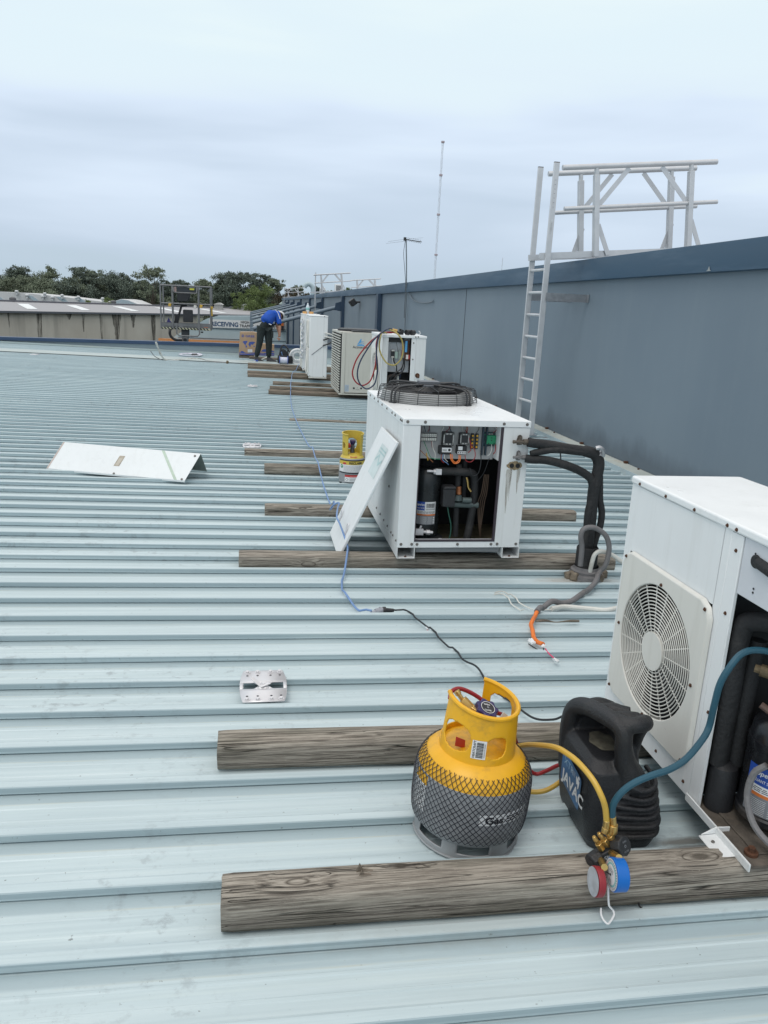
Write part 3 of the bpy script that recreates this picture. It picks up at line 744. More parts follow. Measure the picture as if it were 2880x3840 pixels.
# radio masts far away -----------------------------------------------
for nm, x, y, z0, z1, r, lab in (('radio_mast', 203.1, 900, -7, 179.8, 1.0, 'very tall thin lattice radio mast rising above the wall on the horizon'), ('radio_mast', 470, 1500, -7, 106, .35, 'tiny faint distant mast between the tall mast and the ladder')):
    t = thing(nm, (x, y, z0), lab, 'mast')
    b = bm_()
    for a in range(3):
        cx, cy = x+r*math.cos(a*2.094+.4), y+r*math.sin(a*2.094+.4); cyl(b, (cx, cy, z0), (cx, cy, z1), .2, n=5)
    st = 3.2; z = z0; a = 0
    while z < z1-st:
        p = [(x+r*math.cos(k*2.094+.4), y+r*math.sin(k*2.094+.4)) for k in range(3)]
        cyl(b, (*p[a % 3], z), (*p[(a+1) % 3], z+st), .11, n=4, caps=False); z += st; a += 1
    obj('lattice', b, mat('mast_paint', (.70, .74, .82), .6), t)
    if z1 > 150:
        for zz in (62, 105, 146, z1):
            b = bm_(); cyl(b, (x, y, zz), (x, y, zz+1.8), 1.9, n=10); obj('beacon', b, mat('beacon_paint', (.50, .42, .46), .6), t)

# ================================================================== OBJECTS ON THE ROOF
# timber sleepers ----------------------------------------------------
def sleeper(x0, x1, y, wd, h, seed, label, m=M_WOOD, flat=.45, name='timber_sleeper', rnd=1.0, group='timber sleepers laid across the roof'):
    rd = random.Random(seed); b = bm_(); n = 28; segs = max(10, int((x1-x0)/.03))
    R = []
    for i in range(segs+1):
        x = x0+(x1-x0)*i/segs; ring = []
        for j in range(n):
            a = 2*PI*j/n-PI/2
            cx, cz = math.cos(a), math.sin(a)
            e = .62 if cz > 0 else .5
            px = math.copysign(abs(cx)**e, cx)*wd/2; pz = math.copysign(abs(cz)**(.55), cz)*h/2
            q = Vector((x*1.2, px*9, pz*9))
            k = 1+.05*mnoise.noise(q+Vector((seed*3.1, 0, 0)))+.03*mnoise.noise(Vector((x*5, px*22, pz*22+seed)))
            if i in (0, segs): k *= .965
            dx = rd.uniform(-.0015, .0015) if i in (0, segs) else 0
            bend = .004*math.sin(x*1.7+seed)
            zz = h/2+pz*k
            ring.append(b.verts.new((x+dx+(.004 if i == 0 else -.004 if i == segs else 0), y+wd/2+px*k+bend+K_*(x-x0), max(zz, .001)-S_*x)))
        R.append(ring)
    for a, c in zip(R, R[1:]): ringfaces(b, a, c)
    b.faces.new(list(reversed(R[0]))); b.faces.new(R[-1])
    o = obj(name, b, m, None, loc=(x0, y, rz(x0)))
    return tag(o, label, 'sleeper', group)
SL = [(-.074, 1.95, 1.490, .104, .110, 'nearest thick sleeper with large knots under the near open unit'),
 (-.112, 1.9, 2.142, .104, .105, 'second nearest sleeper, running behind the netted yellow cylinder'),
 (-.084, 2.12, 4.06, .11, .088, 'cracked sleeper under the front feet of the open condensing unit'),
 (.071, 2.32, 5.11, .11, .09, 'sleeper under the back of the open condensing unit, its rounded end near the black pipes'),
 (.084, 1.9, 6.52, .11, .088, 'sleeper ending just left of the reclaim cylinder, nearer of that pair'),
 (-.092, 1.9, 7.19, .11, .088, 'sleeper beside the small roof anchor, farther of the pair by the reclaim cylinder'),
 (.434, 2.0, 9.68, .11, .03, 'thin dark batten crossing the roof under the unit with hanging hoses'),
 (.22, 2.2, 12.35, .14, .095, 'nearest sleeper of the three under the cream louvred unit'),
 (.25, 2.2, 12.98, .14, .09, 'middle sleeper of the three under the cream louvred unit'),
 (.32, 2.2, 13.80, .14, .09, 'farthest sleeper of the three under the cream louvred unit'),
 (-.13, 1.75, 15.14, .14, .09, 'nearest sleeper of the four under the tall white units'),
 (-.14, 1.75, 15.78, .14, .09, 'second nearest sleeper of the four under the tall white units'),
 (-.145, 1.75, 17.09, .14, .09, 'third nearest sleeper of the four under the tall white units'),
 (-.15, 1.75, 17.85, .14, .09, 'farthest sleeper of the four, lying on the pale roof joint')]
for i, a in enumerate(SL): sleeper(*a[:5], i+1, a[5], M_WOOD if i < 7 else M_WOOD2)
sleeper(-.39, .0, 20.35, .14, .09, 31, 'short sleeper under the left end of the cardboard box', M_WOOD2)
sleeper(-.13, .95, 20.02, .14, .09, 32, 'sleeper behind the bending man beside the cardboard box', M_WOOD2)
b = bm_(); sd_ = random.Random(4)
P_ = [(0, 0), (.012, .03), (.02, .012), (.045, .008), (.02, -.004)]
prism(b, [(.243+x, .098+z) for x, z in P_], XZ(0), 1.550, 1.556)
prism(b, [(.25+x*.7, .102+z*.6) for x, z in P_], XZ(0), 1.538, 1.542)
tag(obj('wood_splinter', b, M_WOOD2, None, loc=(.25, 1.55, .10)), 'torn splinter sticking up from the top of the nearest sleeper', 'splinter')

# near condensing unit (right edge) -----------------------------------
X0, XB, YA, YP, YE, ZB, ZT = 1.2035, 1.575, 1.43, 1.713, 2.258, .135, .915
nu = thing('condensing_unit', (X0, YP, ZB), 'large white outdoor unit at right with round grille and its end compartment open', 'air conditioner')
b = bm_()
# fan panel with a square hole hidden behind the grille plate
fy0, fy1, fz0, fz1 = 1.745, 2.215, .235, .70
box(b, X0, X0+.012, YP, fy0, ZB, ZT); box(b, X0, X0+.012, fy1, YE, ZB, ZT); box(b, X0, X0+.012, fy0, fy1, ZB, fz0); box(b, X0, X0+.012, fy0, fy1, fz1, ZT)
bmesh.ops.remove_doubles(b, verts=b.verts, dist=.0001)
box(b, X0+.012, XB, YE-.01, YE, ZB, ZT)
box(b, X0, X0+.01, YP-.048, YP-.0005, ZB+.0, ZT-.002); 
obj('front_panel', b, M_WHITE, nu, .0015)
b = bm_(); box(b, X0+.013, XB-.005, YP-.003, YP+.003, ZB+.01, ZT-.01); box(b, XB-.01, XB, YA+.02, YE-.011, ZB+.01, ZT-.01)
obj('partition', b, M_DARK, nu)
b = bm_(); prism(b, rrect(X0-.006, XB+.01, YA+.0, YE+.006, .012), XY(0), ZT, ZT+.024)
lid = obj('lid', b, M_WHITE_TOP, nu, .006, seg=3)
b = bm_(); box(b, X0+.003, XB, YA+.012, YP-.05, .765, ZT-.001); obj('control_cover', b, mat('pale_grey_panel', (.60, .62, .66), .4, var=.05), nu, .002)  # plain pale grey cover
for p in ((X0+.0025, 1.60, .80), (X0+.0025, 1.615, .885), (X0+.0025, 1.60, .79)):
    b = bm_(); cyl(b, p, (p[0]-.001, p[1], p[2]), .003, n=8); obj('hole', b, M_LK, nu)
b = bm_(); cyl(b, (X0+.002, 1.606, .868), (X0-.004, 1.606, .868), .018, .016, n=16); cyl(b, (X0+.001, 1.598, .868), (X0+.001, 1.54, .862), .014, .015, n=12); obj('cable_gland', b, M_RUB, nu, .002)
b = bm_(); box(b, X0-.004, XB, YA, YP-.001, ZB-.003, ZB+.004); obj('base_tray', b, M_DUST, nu)
b = bm_(); box(b, X0-.010, X0-.005, YA-.01, YP-.002, ZB-.004, ZB+.018); obj('tray_lip', b, M_WHITE_OLD, nu, .001)
b = bm_(); prism(b, [(X0+.03, ZB-.003), (X0-.058, ZB-.005), (X0-.058, ZB-.002), (X0+.03, ZB-.000)], XZ(0), 1.475, 1.56); prism(b, [(X0-.05, ZB-.002), (X0+.03, ZB-.001), (X0+.03, ZB+.016), (X0-.010, ZB+.018)], XZ(0), 1.5605, 1.564)
foot = obj('foot', b, M_WHITE, nu, .001)
b = bm_(); box(b, X0-.02, X0+.012, 2.17, 2.235, ZB-.004, ZB-.001); obj('foot', b, M_WHITE, nu)
screws(nu, [(X0-.036, 1.53, ZB-.003)], (0, 0, 1), .005, M_SCREW)
b = bm_(); cyl(b, (X0-.040, 1.495, ZB-.003), (X0-.040, 1.495, ZB-.0018), .003, n=8); obj('hole', b, M_LK, nu)
screws(nu, [(X0-.006, y, ZT+.009) for y in (1.69, 1.73, 1.885, 2.04, 2.20)]+[(X0, YP-.026, z) for z in (.87, .70, .415)]+[(X0, y, ZB+.03) for y in (1.745, 1.9)], (-1, 0, 0), .0036, M_RUST)
# grille plate, cream plastic
gx, gcy, gcz, gr = X0-.014, 1.981, .456, .203
b = bm_(); n_ = 64; hh = .246
sq = []
for i in range(n_):
    a = 2*PI*i/n_; ca, sa = math.cos(a), math.sin(a); k = hh/max(abs(ca), abs(sa)); kk = min(k, hh*1.33); sq.append((kk*ca, kk*sa))
F = [[b.verts.new((x, gcy+u*s_, gcz+v*s_)) for u, v in P_] for x, P_, s_ in ((gx, sq, 1), (gx, [(gr*math.cos(2*PI*i/n_), gr*math.sin(2*PI*i/n_)) for i in range(n_)], 1), (gx+.022, [(gr*math.cos(2*PI*i/n_), gr*math.sin(2*PI*i/n_)) for i in range(n_)], 1), (gx+.0125, sq, 1.02))]
ringfaces(b, F[1], F[0], 0, False); ringfaces(b, F[2], F[1]); ringfaces(b, F[0], F[3], 0, False)
gp = obj('grille_plate', b, M_CREAM, nu, .003)
b = bm_()
for i in range(14):
    r = .062+(.2-.062)*i/13*1.0+.004; loop_tube(b, (gx+.004, gcy, gcz), r, .0019, (0, 1, 0), (0, 0, 1), 72, 5)
for i in range(20):
    a = 2*PI*(i+.5)/20; d = Vector((0, math.cos(a), math.sin(a)))
    cyl(b, Vector((gx+.006, gcy, gcz))+d*.055, Vector((gx+.006, gcy, gcz))+d*.206, .0020, n=5)
cyl(b, (gx-.001, gcy, gcz), (gx+.01, gcy, gcz), .059, n=40)
obj('fan_grille', b, M_CREAM, nu)
screws(nu, [(gx-.001, gcy+u*.228, gcz+v*.228) for u, v in ((1, 1), (-1, 1), (1, -1), (-1, -1), (0, .93), (.96, 0), (-.96, 0), (0, -.93))], (-1, 0, 0), .0038, M_RUST)
b = bm_()
lathe(b, [(gr+.004, 0), (gr+.002, .09)], 48, (X0+.010, gcy, gcz), axis=Matrix(((0, 0, 1), (0, 1, 0), (-1, 0, 0))))
box(b, X0+.16, X0+.165, fy0, fy1, fz0, fz1)
obj('fan_shroud', b, M_DARK, nu)
def blades(b, c, r, n, ax, tilt=.5, hub=.05, th=.003):
    c = Vector(c); ax = Vector(ax).normalized(); u, v = frame_from(ax)
    for i in range(n):
        a = 2*PI*i/n; P = []
        for k in range(5):
            rr = hub+(r-hub)*k/4; w_ = .32+.12*math.sin(k*.9)
            for s_ in (-w_, w_):
                aa = a+s_; P.append(c+rr*(math.cos(aa)*u+math.sin(aa)*v)+ax*(s_*tilt*rr))
        V = [b.verts.new(p) for p in P]; V2 = [b.verts.new(p+ax*th) for p in P]
        for k in range(4):
            for q in (V, V2): b.faces.new((q[2*k], q[2*k+2], q[2*k+3], q[2*k+1]))
    cyl(b, c-ax*.02, c+ax*.02, hub, n=20)
b = bm_(); blades(b, (X0+.055, gcy, gcz), .19, 4, (1, 0, 0)); obj('fan', b, mat('dark_fan', (.03, .03, .033), .5), nu)
# compressor with its label
cc = (1.352, 1.572); cr_c = .084
b = bm_(); lathe(b, [(.0, .47), (.03, .468), (.06, .456), (.078, .435), (.082, .40), (.086, .398), (.086, .375), (cr_c, .372), (cr_c, .20), (.088, .195), (.088, .18), (.07, .165), (.05, .15), (0, .148)][::-1], 40, (*cc, 0))
cm = obj('compressor', b, mat('compressor_enamel', (.012, .013, .016), .28, dirt=(.13, .11, .09), dirt_amt=.5, dscale=7, bump=.1, bscale=30), nu)
def copeland(name, parent, c, r, z0, a0, wd, h):
    s = Marks(); f = wrap_map((c[0], c[1], 0), r, z0, a0)
    s.rect(0, h*.62, wd*.52, h, M_LB, .0006, 16); s.rect(wd*.52, h*.62, wd, h, M_LW, .0006, 14)
    s.rect(0, h*.46, wd, h*.62, M_LW, .0006, 24); s.rect(0, h*.39, wd, h*.46, M_LO, .0006, 24); s.rect(0, 0, wd, h*.39, M_LG, .0006, 24)
    s.text('Copeland', wd*.06, h*.83, h*.10, M_LW, .0012, .02, shear=.15); s.text('BRILLIANT SCROLL', wd*.04, h*.69, h*.062, M_LW, .0012, .01, sx=.8)
    s.bars(wd*.58, h*.74, wd*.95, h*.93, M_LK, .0012, 3); s.lines(wd*.56, h*.65, wd*.97, h*.72, 2, M_LK, .0012, 2)
    s.lines(wd*.03, h*.49, wd*.97, h*.60, 3, M_LK, .0012, 5)
    s.text('WARNING', wd*.32, h*.405, h*.04, M_LK, .0012)
    s.lines(wd*.03, h*.03, wd*.30, h*.36, 9, M_LW, .0012, 6, .35); s.lines(wd*.34, h*.03, wd*.62, h*.36, 8, M_LW, .0012, 7, .35)
    s.lines(wd*.66, h*.03, wd*.86, h*.36, 9, M_LW, .0012, 8, .35)
    for i in range(4): s.rect(wd*.89, h*(.04+.08*i), wd*.97, h*(.09+.08*i), M_LW, .0012)
    return s.build(name, parent, f)
copeland('rating_label', nu, cc, cr_c, .205, math.radians(-181), .20, .135)
b = bm_(); prism(b, [(-.03, -.02), (.035, -.02), (.04, .03), (-.03, .04), (-.036, .01)], lambda u, v, w_: (cc[0]-.06+u*.6+w_*.5, cc[1]-.075+u*.5-w_, .375+v), -.025, .02)
obj('terminal_box', b, M_DUST, nu, .004)
b = bm_(); tube(b, [(1.262, 1.51, .365), (1.245, 1.528, .33), (1.243, 1.532, .26), (1.252, 1.50, .20), (1.28, 1.45, .17), (1.32, 1.42, .165)], .0085, 8)
obj('corrugated_conduit', b, M_GREYC, nu)
b = bm_(); lathe(b, [(0, .137), (.036, .137), (.038, .15), (.038, .25), (.034, .268), (.014, .28), (.0, .281)], 24, (1.262, 1.662, 0)); obj('accumulator', b, M_BLACK, nu)
b = bm_(); tube(b, [(1.247, 1.672, .27), (1.247, 1.672, .5), (1.247, 1.672, .655), (1.262, 1.655, .69), (1.31, 1.60, .70), (1.40, 1.52, .70)], .026, 12); obj('insulated_pipe', b, M_RUB, nu)
b = bm_(); tube(b, [(1.292, 1.665, .27), (1.292, 1.668, .45), (1.30, 1.67, .63)], .022, 12); obj('insulated_pipe', b, M_RUB, nu)
b = bm_(); cyl(b, (1.265, 1.598, .582), (1.34, 1.53, .575), .016, n=12); cyl(b, (1.255, 1.607, .583), (1.268, 1.595, .582), .011, n=8); cyl(b, (1.32, 1.55, .60), (1.32, 1.55, .66), .018, n=12); obj('service_valve', b, M_TARN, nu)
b = bm_(); tube(b, [(1.262, 1.57, .50), (1.30, 1.53, .475), (1.35, 1.49, .455)], .009, 8); obj('copper_stub', b, mat('oxidised_copper', (.13, .085, .07), .6, .3, var=.3), nu)
b = bm_()
for x, y in ((1.235, 1.472), (1.25, 1.675), (1.46, 1.47)): cyl(b, (x, y, ZB+.004), (x, y, ZB+.012), .017, n=16); cyl(b, (x, y, ZB+.012), (x, y, ZB+.024), .009, n=6)
obj('mounting_bolts', b, M_RUST, nu)
b = bm_(); box(b, 1.245, 1.47, 1.465, 1.69, ZB+.0045, ZB+.009); obj('compressor_base', b, M_DUST, nu, .002)

nu.location = (1.2426, 1.7687, .0932); nu.scale = (1.0325, 1.0325, 1.0325)   # set down on the sleepers at its full size

# gas cylinder with yellow top and net ---------------------------------
cx_, cyy = .600, 1.832
def cyl_profile_r(z):
    P = [(0, .136), (.03, .140), (.045, .142), (.052, .153), (.07, .158), (.10, .161), (.16, .1615), (.19, .1605), (.215, .1555), (.235, .145), (.25, .131), (.262, .114), (.272, .093), (.28, .06), (.285, .0)]
    for (z0, r0), (z1, r1) in zip(P, P[1:]):
        if z0 <= z <= z1: return r0+(r1-r0)*(z-z0)/(z1-z0)
    return .0
gcyl = thing('gas_cylinder', (cx_, cyy, rz(cx_)+.002), 'fat grey gas cylinder with yellow top and collar in black net sleeve, nearest the camera', 'gas cylinder')
W[gcyl.name] = Matrix.Translation((0, 0, 0))   # children are modelled round the origin
O3 = (0, 0, 0)
prof = [(r, z) for z, r in [(.046, .0), (.046, .143), (.050, .150), (.058, .1555), (.08, .1595), (.10, .161), (.13, .1615), (.16, .1615), (.185, .1605), (.2, .159), (.21, .1567), (.222, .152), (.235, .144), (.246, .134), (.256, .121), (.266, .104), (.275, .082), (.281, .05), (.283, .0)]]
b = bm_(); lathe(b, prof, 64, O3, mis=[0 if z < .205 else 1 for r, z in prof[:-1]]); obj('tank', b, [M_GREY, M_YEL], gcyl)
def shell(b, rf, zf0, zf1, hole, nt_=144, nz_=16, mi=0):
    G = {}
    for i in range(nt_):
        a = 2*PI*i/nt_
        for j in range(nz_+1):
            z = zf0(a)+(zf1(a)-zf0(a))*j/nz_; r = rf(z); G[i, j] = (r*math.cos(a), r*math.sin(a), z, a)
    V = {}
    def vv(i, j):
        i %= nt_
        if (i, j) not in V: V[i, j] = b.verts.new(G[i, j][:3])
        return V[i, j]
    for i in range(nt_):
        for j in range(nz_):
            a = 2*PI*(i+.5)/nt_; z = (G[i, j][2]+G[i, j+1][2])/2
            if hole(a, z): continue
            b.faces.new((vv(i, j), vv(i+1, j), vv(i+1, j+1), vv(i, j+1)))
def adif(a, c):
    d = (a-c+PI) % (2*PI)-PI; return d
def oval(a, z, deg, half, z0, z1, r, pw=2.5):
    d = abs(adif(a, math.radians(deg)))*r; zc = (z0+z1)/2; return (d/half)**pw+(abs(z-zc)/((z1-z0)/2))**pw < 1
# foot ring
b = bm_()
def fhole(a, z):
    return .020 < z < .043 and any(abs(adif(a, math.radians(d))) < math.radians(17) for d in (-90-8, -38, -150, 30, 90, 150))
shell(b, lambda z: .148-.002*z/.048, lambda a: 0.0, lambda a: .050, fhole, 144, 10)
fo = obj('foot_ring', b, M_SILV, gcyl); md = fo.modifiers.new('s', 'SOLIDIFY'); md.thickness = .004; bake(fo)
b = bm_(); loop_tube(b, (0, 0, .003), .148, .004, (1, 0, 0), (0, 1, 0), 72, 6); obj('foot_bead', b, M_SILV, gcyl)
# collar
GAP = (74, 176)
def chole(a, z):
    d = math.degrees(a) % 360
    if GAP[0] < d < GAP[1] and z > .285: return True
    return oval(a, z, 213, .046, .290, .366, .1) or oval(a, z, 281, .031, .286, .345, .1) or oval(a, z, 36, .040, .31, .385, .1, 4)
def ctop(a):
    return .412+.012*math.sin(a)-.012*math.cos(a)
b = bm_(); shell(b, lambda z: .107-.010*(z-.25)/.16, lambda a: .252, ctop, chole, 192, 44)
co = obj('collar', b, M_YEL, gcyl)
sm_ = co.modifiers.new('m', 'SMOOTH'); sm_.factor = .5; sm_.iterations = 3
md = co.modifiers.new('s', 'SOLIDIFY'); md.thickness = .0038; bake(co)
b = bm_(); P = []
for i in range(0, 141):
    dgr = GAP[1]+(360-(GAP[1]-GAP[0]))*i/140; a = math.radians(dgr); z = ctop(a); P.append((.0965*math.cos(a), .0965*math.sin(a), z))
tube(b, P, .0065, 8, 1); obj('collar_rim', b, M_YEL, gcyl)
# valve, knob and tag inside the collar
b = bm_(); cyl(b, (0, 0, .28), (0, 0, .345), .020, .016, n=12); cyl(b, (0, 0, .345), (.004, 0, .362), .016, n=6); cyl(b, (0, 0, .358), (-.026, .016, .368), .014, n=8); cyl(b, (-.026, .016, .368), (-.05, .03, .388), .0135, n=6); cyl(b, (-.05, .03, .388), (-.06, .036, .400), .007, n=8); cyl(b, (-.06, .036, .400), (-.067, .04, .409), .009, n=10)
obj('valve', b, M_BRASS, gcyl, .0008)
b = bm_(); kn = []
for i in range(56):
    a = 2*PI*i/56; r = .031+.0032*math.cos(7*a); kn.append((r*math.cos(a), r*math.sin(a)))
KT = Matrix.Translation((.012, .0, .372)) @ Euler((math.radians(20), math.radians(12), 0)).to_matrix().to_4x4()
prism(b, kn, lambda u, v, w_: KT @ Vector((u, v, w_)), -.014, .012)
kb = obj('knob', b, M_PURP, gcyl, .003)
s = Marks(); s.disc(0, 0, .0215, M_LK, 0); s.disc(0, 0, .0035, M_LG, .001)
for i in range(32):
    a = 2*PI*i/32; s.poly([(.0205*math.cos(a), .0205*math.sin(a)), (.0205*math.cos(a+.21), .0205*math.sin(a+.21)), (.019*math.cos(a+.21), .019*math.sin(a+.21)), (.019*math.cos(a), .019*math.sin(a))], M_LW, .0008)
s.text('OPEN', -.011, .007, .005, M_LW, .001, .02); s.text('CLOSE', -.012, -.013, .005, M_LW, .001, .02)
s.build('knob_plate', kb, lambda u, v, w_: KT @ Vector((u, v, .0125+w_)))
b = bm_(); tube(b, [(-.060, .045, .385), (-.050, .062, .400), (-.02, .072, .400), (.03, .066, .375), (.07, .05, .34), (.13, .09, .29), (.19, .15, .17), (.235, .17, .08), (.27, .17, .045), (.30, .16, .06), (.33, .13, .10), (.37, .10, .12)], .0062, 8)
tag(obj('charging_hose', b, M_RED, None, loc=(0, 0, 0)), 'red hose coiling out of the yellow collar and passing behind the black machine', 'hose').location = (cx_, cyy, rz(cx_)+.002)
b = bm_(); prism(b, [(.05, .30), (.072, .30), (.085, .35), (.064, .367), (.05, .34)], XZ(0), .0, .004); prism(b, [(.058, .31), (.084, .325), (.078, .35), (.05, .356)], XZ(0), -.02, -.016)
obj('paper_tag', b, M_LW, gcyl)
b = bm_(); prism(b, [(-.075, .285), (-.045, .275), (-.05, .305), (-.078, .318)], lambda u, v, w_: (u, -.035+w_-.3*(v-.28), v), 0, .002); obj('red_tag', b, M_LR, gcyl)
# barcode sticker on the collar
s = Marks(); f = wrap_map(O3, .1075, .285, math.radians(-117), lambda z: .107-.010*(z-.25)/.16+.0012)
s.rect(0, 0, .040, .052, M_LW, .0, 6)
bb = Marks()
s.text('HEATCRAFT', .0, .0, .0065, M_LK, .0008, .02)
for v in s.b.verts:
    pass
# turn the lettering upright along the left edge
for fc in s.b.faces:
    if fc.material_index == s.m.index(M_LK): 
        for v in fc.verts: v.tag = True
for v in s.b.verts:
    if v.tag: x, y = v.co.x, v.co.y; v.co.x = .010-y; v.co.y = .003+x*.98
s.bars(.013, .004, .032, .048, M_LK, .0008, 4, True); s.lines(.034, .006, .0375, .046, 12, M_LK, .0008, 4, .5)
s.build('barcode_sticker', gcyl, f)
# wide brand label under the net
s = Marks(); f = wrap_map(O3, .1625, .125, math.radians(-98), lambda z: cyl_profile_r(z)+.0012)
s.rect(0, 0, .155, .032, M_LW, 0, 16); s.text('Gas', .016, .006, .020, M_LK, .0009, .035, sx=1.25); s.lines(.078, .006, .145, .026, 3, M_LK, .0009, 11, .7)
s.build('brand_label', gcyl, f)
s = Marks(); f = wrap_map(O3, .1625, .10, math.radians(-178), lambda z: cyl_profile_r(z)+.0012)
s.rect(0, .08, .06, .105, M_YEL, 0, 6); s.rect(0, 0, .06, .08, M_LW, 0, 6); s.lines(.004, .004, .056, .076, 12, M_LK, .0009, 9, .4); s.build('rating_label', gcyl, f)
# net sleeve: two families of strands crossing into diamonds
b = bm_(); ns = 60; zlo, zhi = .060, .246
for sgn in (1, -1):
    for i in range(ns):
        P = []; a0 = 2*PI*i/ns; kk = 22; jr = random.Random(i*2+sgn)
        zh = zhi+jr.uniform(-.0012, .002); zl = zlo+jr.uniform(-.0015, .0015)
        for k in range(kk+1):
            z = zl+(zh-zl)*k/kk; a = a0+sgn*k/kk*1.02+.02*mnoise.noise(Vector((a0*3, z*40, 0)))
            r = cyl_profile_r(z)+.0035; P.append((r*math.cos(a), r*math.sin(a), z))
        tube(b, P, .00095, 4, 1)
obj('net_sleeve', b, M_NET, gcyl)
gcyl.rotation_euler = (0, math.radians(3.2), 0)

# black recovery machine ------------------------------------------------
jx, jy, jz = 1.015, 1.70, rz(1.0)
jv = thing('recovery_machine', (jx, jy, jz), 'black moulded refrigerant recovery machine with carry handle and blue sticker', 'machine')
JR = Matrix.Translation((jx, jy, jz)) @ Matrix.Rotation(math.radians(-1.5), 4, 'Z')
b = bm_()
def rbox_loft(b, secs, n=6):
    """secs: list of (z, x0, x1, y0, y1, r)"""
    R = [[b.verts.new((x, y, z)) for x, y in rrect(x0, x1, y0, y1, r, n)] for z, x0, x1, y0, y1, r in secs]
    for a, c in zip(R, R[1:]): ringfaces(b, a, c)
    b.faces.new(list(reversed(R[0]))); b.faces.new(R[-1])
    return [v for r in R for v in r]
rbox_loft(b, [(0, -.088, .098, .006, .235, .03), (.03, -.100, .108, -.004, .248, .035), (.09, -.108, .112, -.006, .256, .04), (.15, -.109, .096, -.002, .256, .04), (.20, -.107, .074, .004, .254, .04), (.235, -.103, .052, .012, .252, .035), (.258, -.085, .03, .045, .25, .03)])
def blade_tube(P, r): tube(b, P, .02, 10, 6, rf=lambda q: r[0]+(r[1]-r[0])*q)
# back rim climbing out of the hull, over the top and down the front pillar
blade_tube([(-.080, .232, .12), (-.084, .240, .20), (-.085, .240, .28), (-.078, .226, .322), (-.064, .18, .348), (-.048, .11, .362), (-.034, .05, .368), (-.024, .028, .35), (-.020, .026, .30), (-.012, .022, .25), (.0, .02, .20)], (.029, .023))
blade_tube([(-.016, .03, .32), (-.008, .03, .27), (.002, .03, .235), (.012, .03, .19)], (.020, .046))
blade_tube([(-.040, .08, .364), (-.005, .032, .374), (.036, .036, .374), (.050, .062, .362), (.050, .09, .31), (.054, .11, .25), (.062, .13, .18)], (.024, .019))
blade_tube([(.06, .235, .12), (.052, .242, .22), (.044, .235, .29), (.030, .20, .325), (.026, .13, .345), (.026, .06, .355)], (.024, .020))
blade_tube([(-.07, .23, .31), (-.01, .235, .325), (.035, .225, .315)], (.022, .022))
blade_tube([(-.055, .15, .350), (-.01, .14, .357), (.035, .12, .355)], (.022, .022))
blade_tube([(-.045, .09, .362), (.0, .08, .368), (.04, .075, .366)], (.020, .020))
vs_ = [b.verts.new(p) for p in ((-.05, .20, .325), (.03, .20, .322), (.03, .05, .350), (-.03, .04, .352))]; vt_ = [b.verts.new(v.co+Vector((0, 0, .020))) for v in vs_]
b.faces.new(vs_); b.faces.new(vt_[::-1])
for i in range(4): b.faces.new((vs_[i], vt_[i], vt_[(i+1) % 4], vs_[(i+1) % 4]))
rbox_loft(b, [(.15, .0, .078, .06, .24, .02), (.24, .012, .062, .07, .24, .02), (.30, .018, .050, .09, .235, .012), (.335, .015, .045, .11, .225, .010)])
rbox_loft(b, [(.15, -.095, .070, .215, .254, .018), (.24, -.092, .060, .212, .252, .018), (.30, -.078, .045, .215, .248, .016)])
for i in range(6):     # raised cooling ribs across the front and round the right corner
    z = .058+.029*i; wr_ = .108-.0065*max(0, i-1); xl = -.078+.012*i
    P = [(xl, -.002, z+.005), (xl+.03, -.010, z), (wr_-.05, -.013, z-.006), (wr_-.014, -.004, z-.004), (wr_+.006, .03, z), (wr_+.007, .09, z+.005)]
    tube(b, P, .0078, 8, 5)
xf(b.verts, JR)
hull = obj('housing', b, M_JAVAC, jv)
md = hull.modifiers.new('r', 'REMESH'); md.mode = 'VOXEL'; md.voxel_size = .0030; md.use_smooth_shade = True
md = hull.modifiers.new('s', 'SMOOTH'); md.iterations = 14; md.factor = .5
bake(hull); hull.data.materials.clear(); hull.data.materials.append(M_JAVAC)
b = bm_(); P = []
for i in range(26):
    a = 2*PI*i/26; r = 1+.35*mnoise.noise(Vector((math.cos(a)*1.6, math.sin(a)*1.6, 2))); P.append((-.02+.042*r*math.cos(a), .14+.048*r*math.sin(a)))
fc = b.faces.new([b.verts.new((x, y, .2595)) for x, y in P]); bmesh.ops.triangulate(b, faces=[fc]); xf(b.verts, JR)
obj('dried_dirt', b, mat('dried_dirt', (.085, .08, .06), .9, var=.5, scale=35), jv)
s = Marks()
sb = mat('sticker_blue', (.03, .12, .27), .35, var=.5, scale=12)
Pp = rrect(0, .155, -.062, .055, .012, 4); Pp = [(u, v-.12*(u-.07)) for u, v in Pp]; s.poly(Pp, sb, 0)
s.text('JAVAC', .010, -.045, .042, M_LW, .001, .03, sx=1.0); s.text('XTR', .02, .018, .026, mat('label_pale_blue', (.35, .52, .66), .4), .001, .0, sx=1.1)
s.lines(.075, .022, .11, .042, 4, M_LW, .001, 3, .3)
s.poly([(.118, .035), (.145, .028), (.142, .005), (.136, -.004), (.132, .012), (.124, .008), (.12, .02)], M_LW, .001); s.disc(.137, .038, .006, M_LW, .001)
for v in s.b.verts: v.co.x *= .93; v.co.y *= .86
s.build('sticker', jv, lambda u, v, w_: JR @ Vector((-.1115-w_, .205-u, .150+v)))

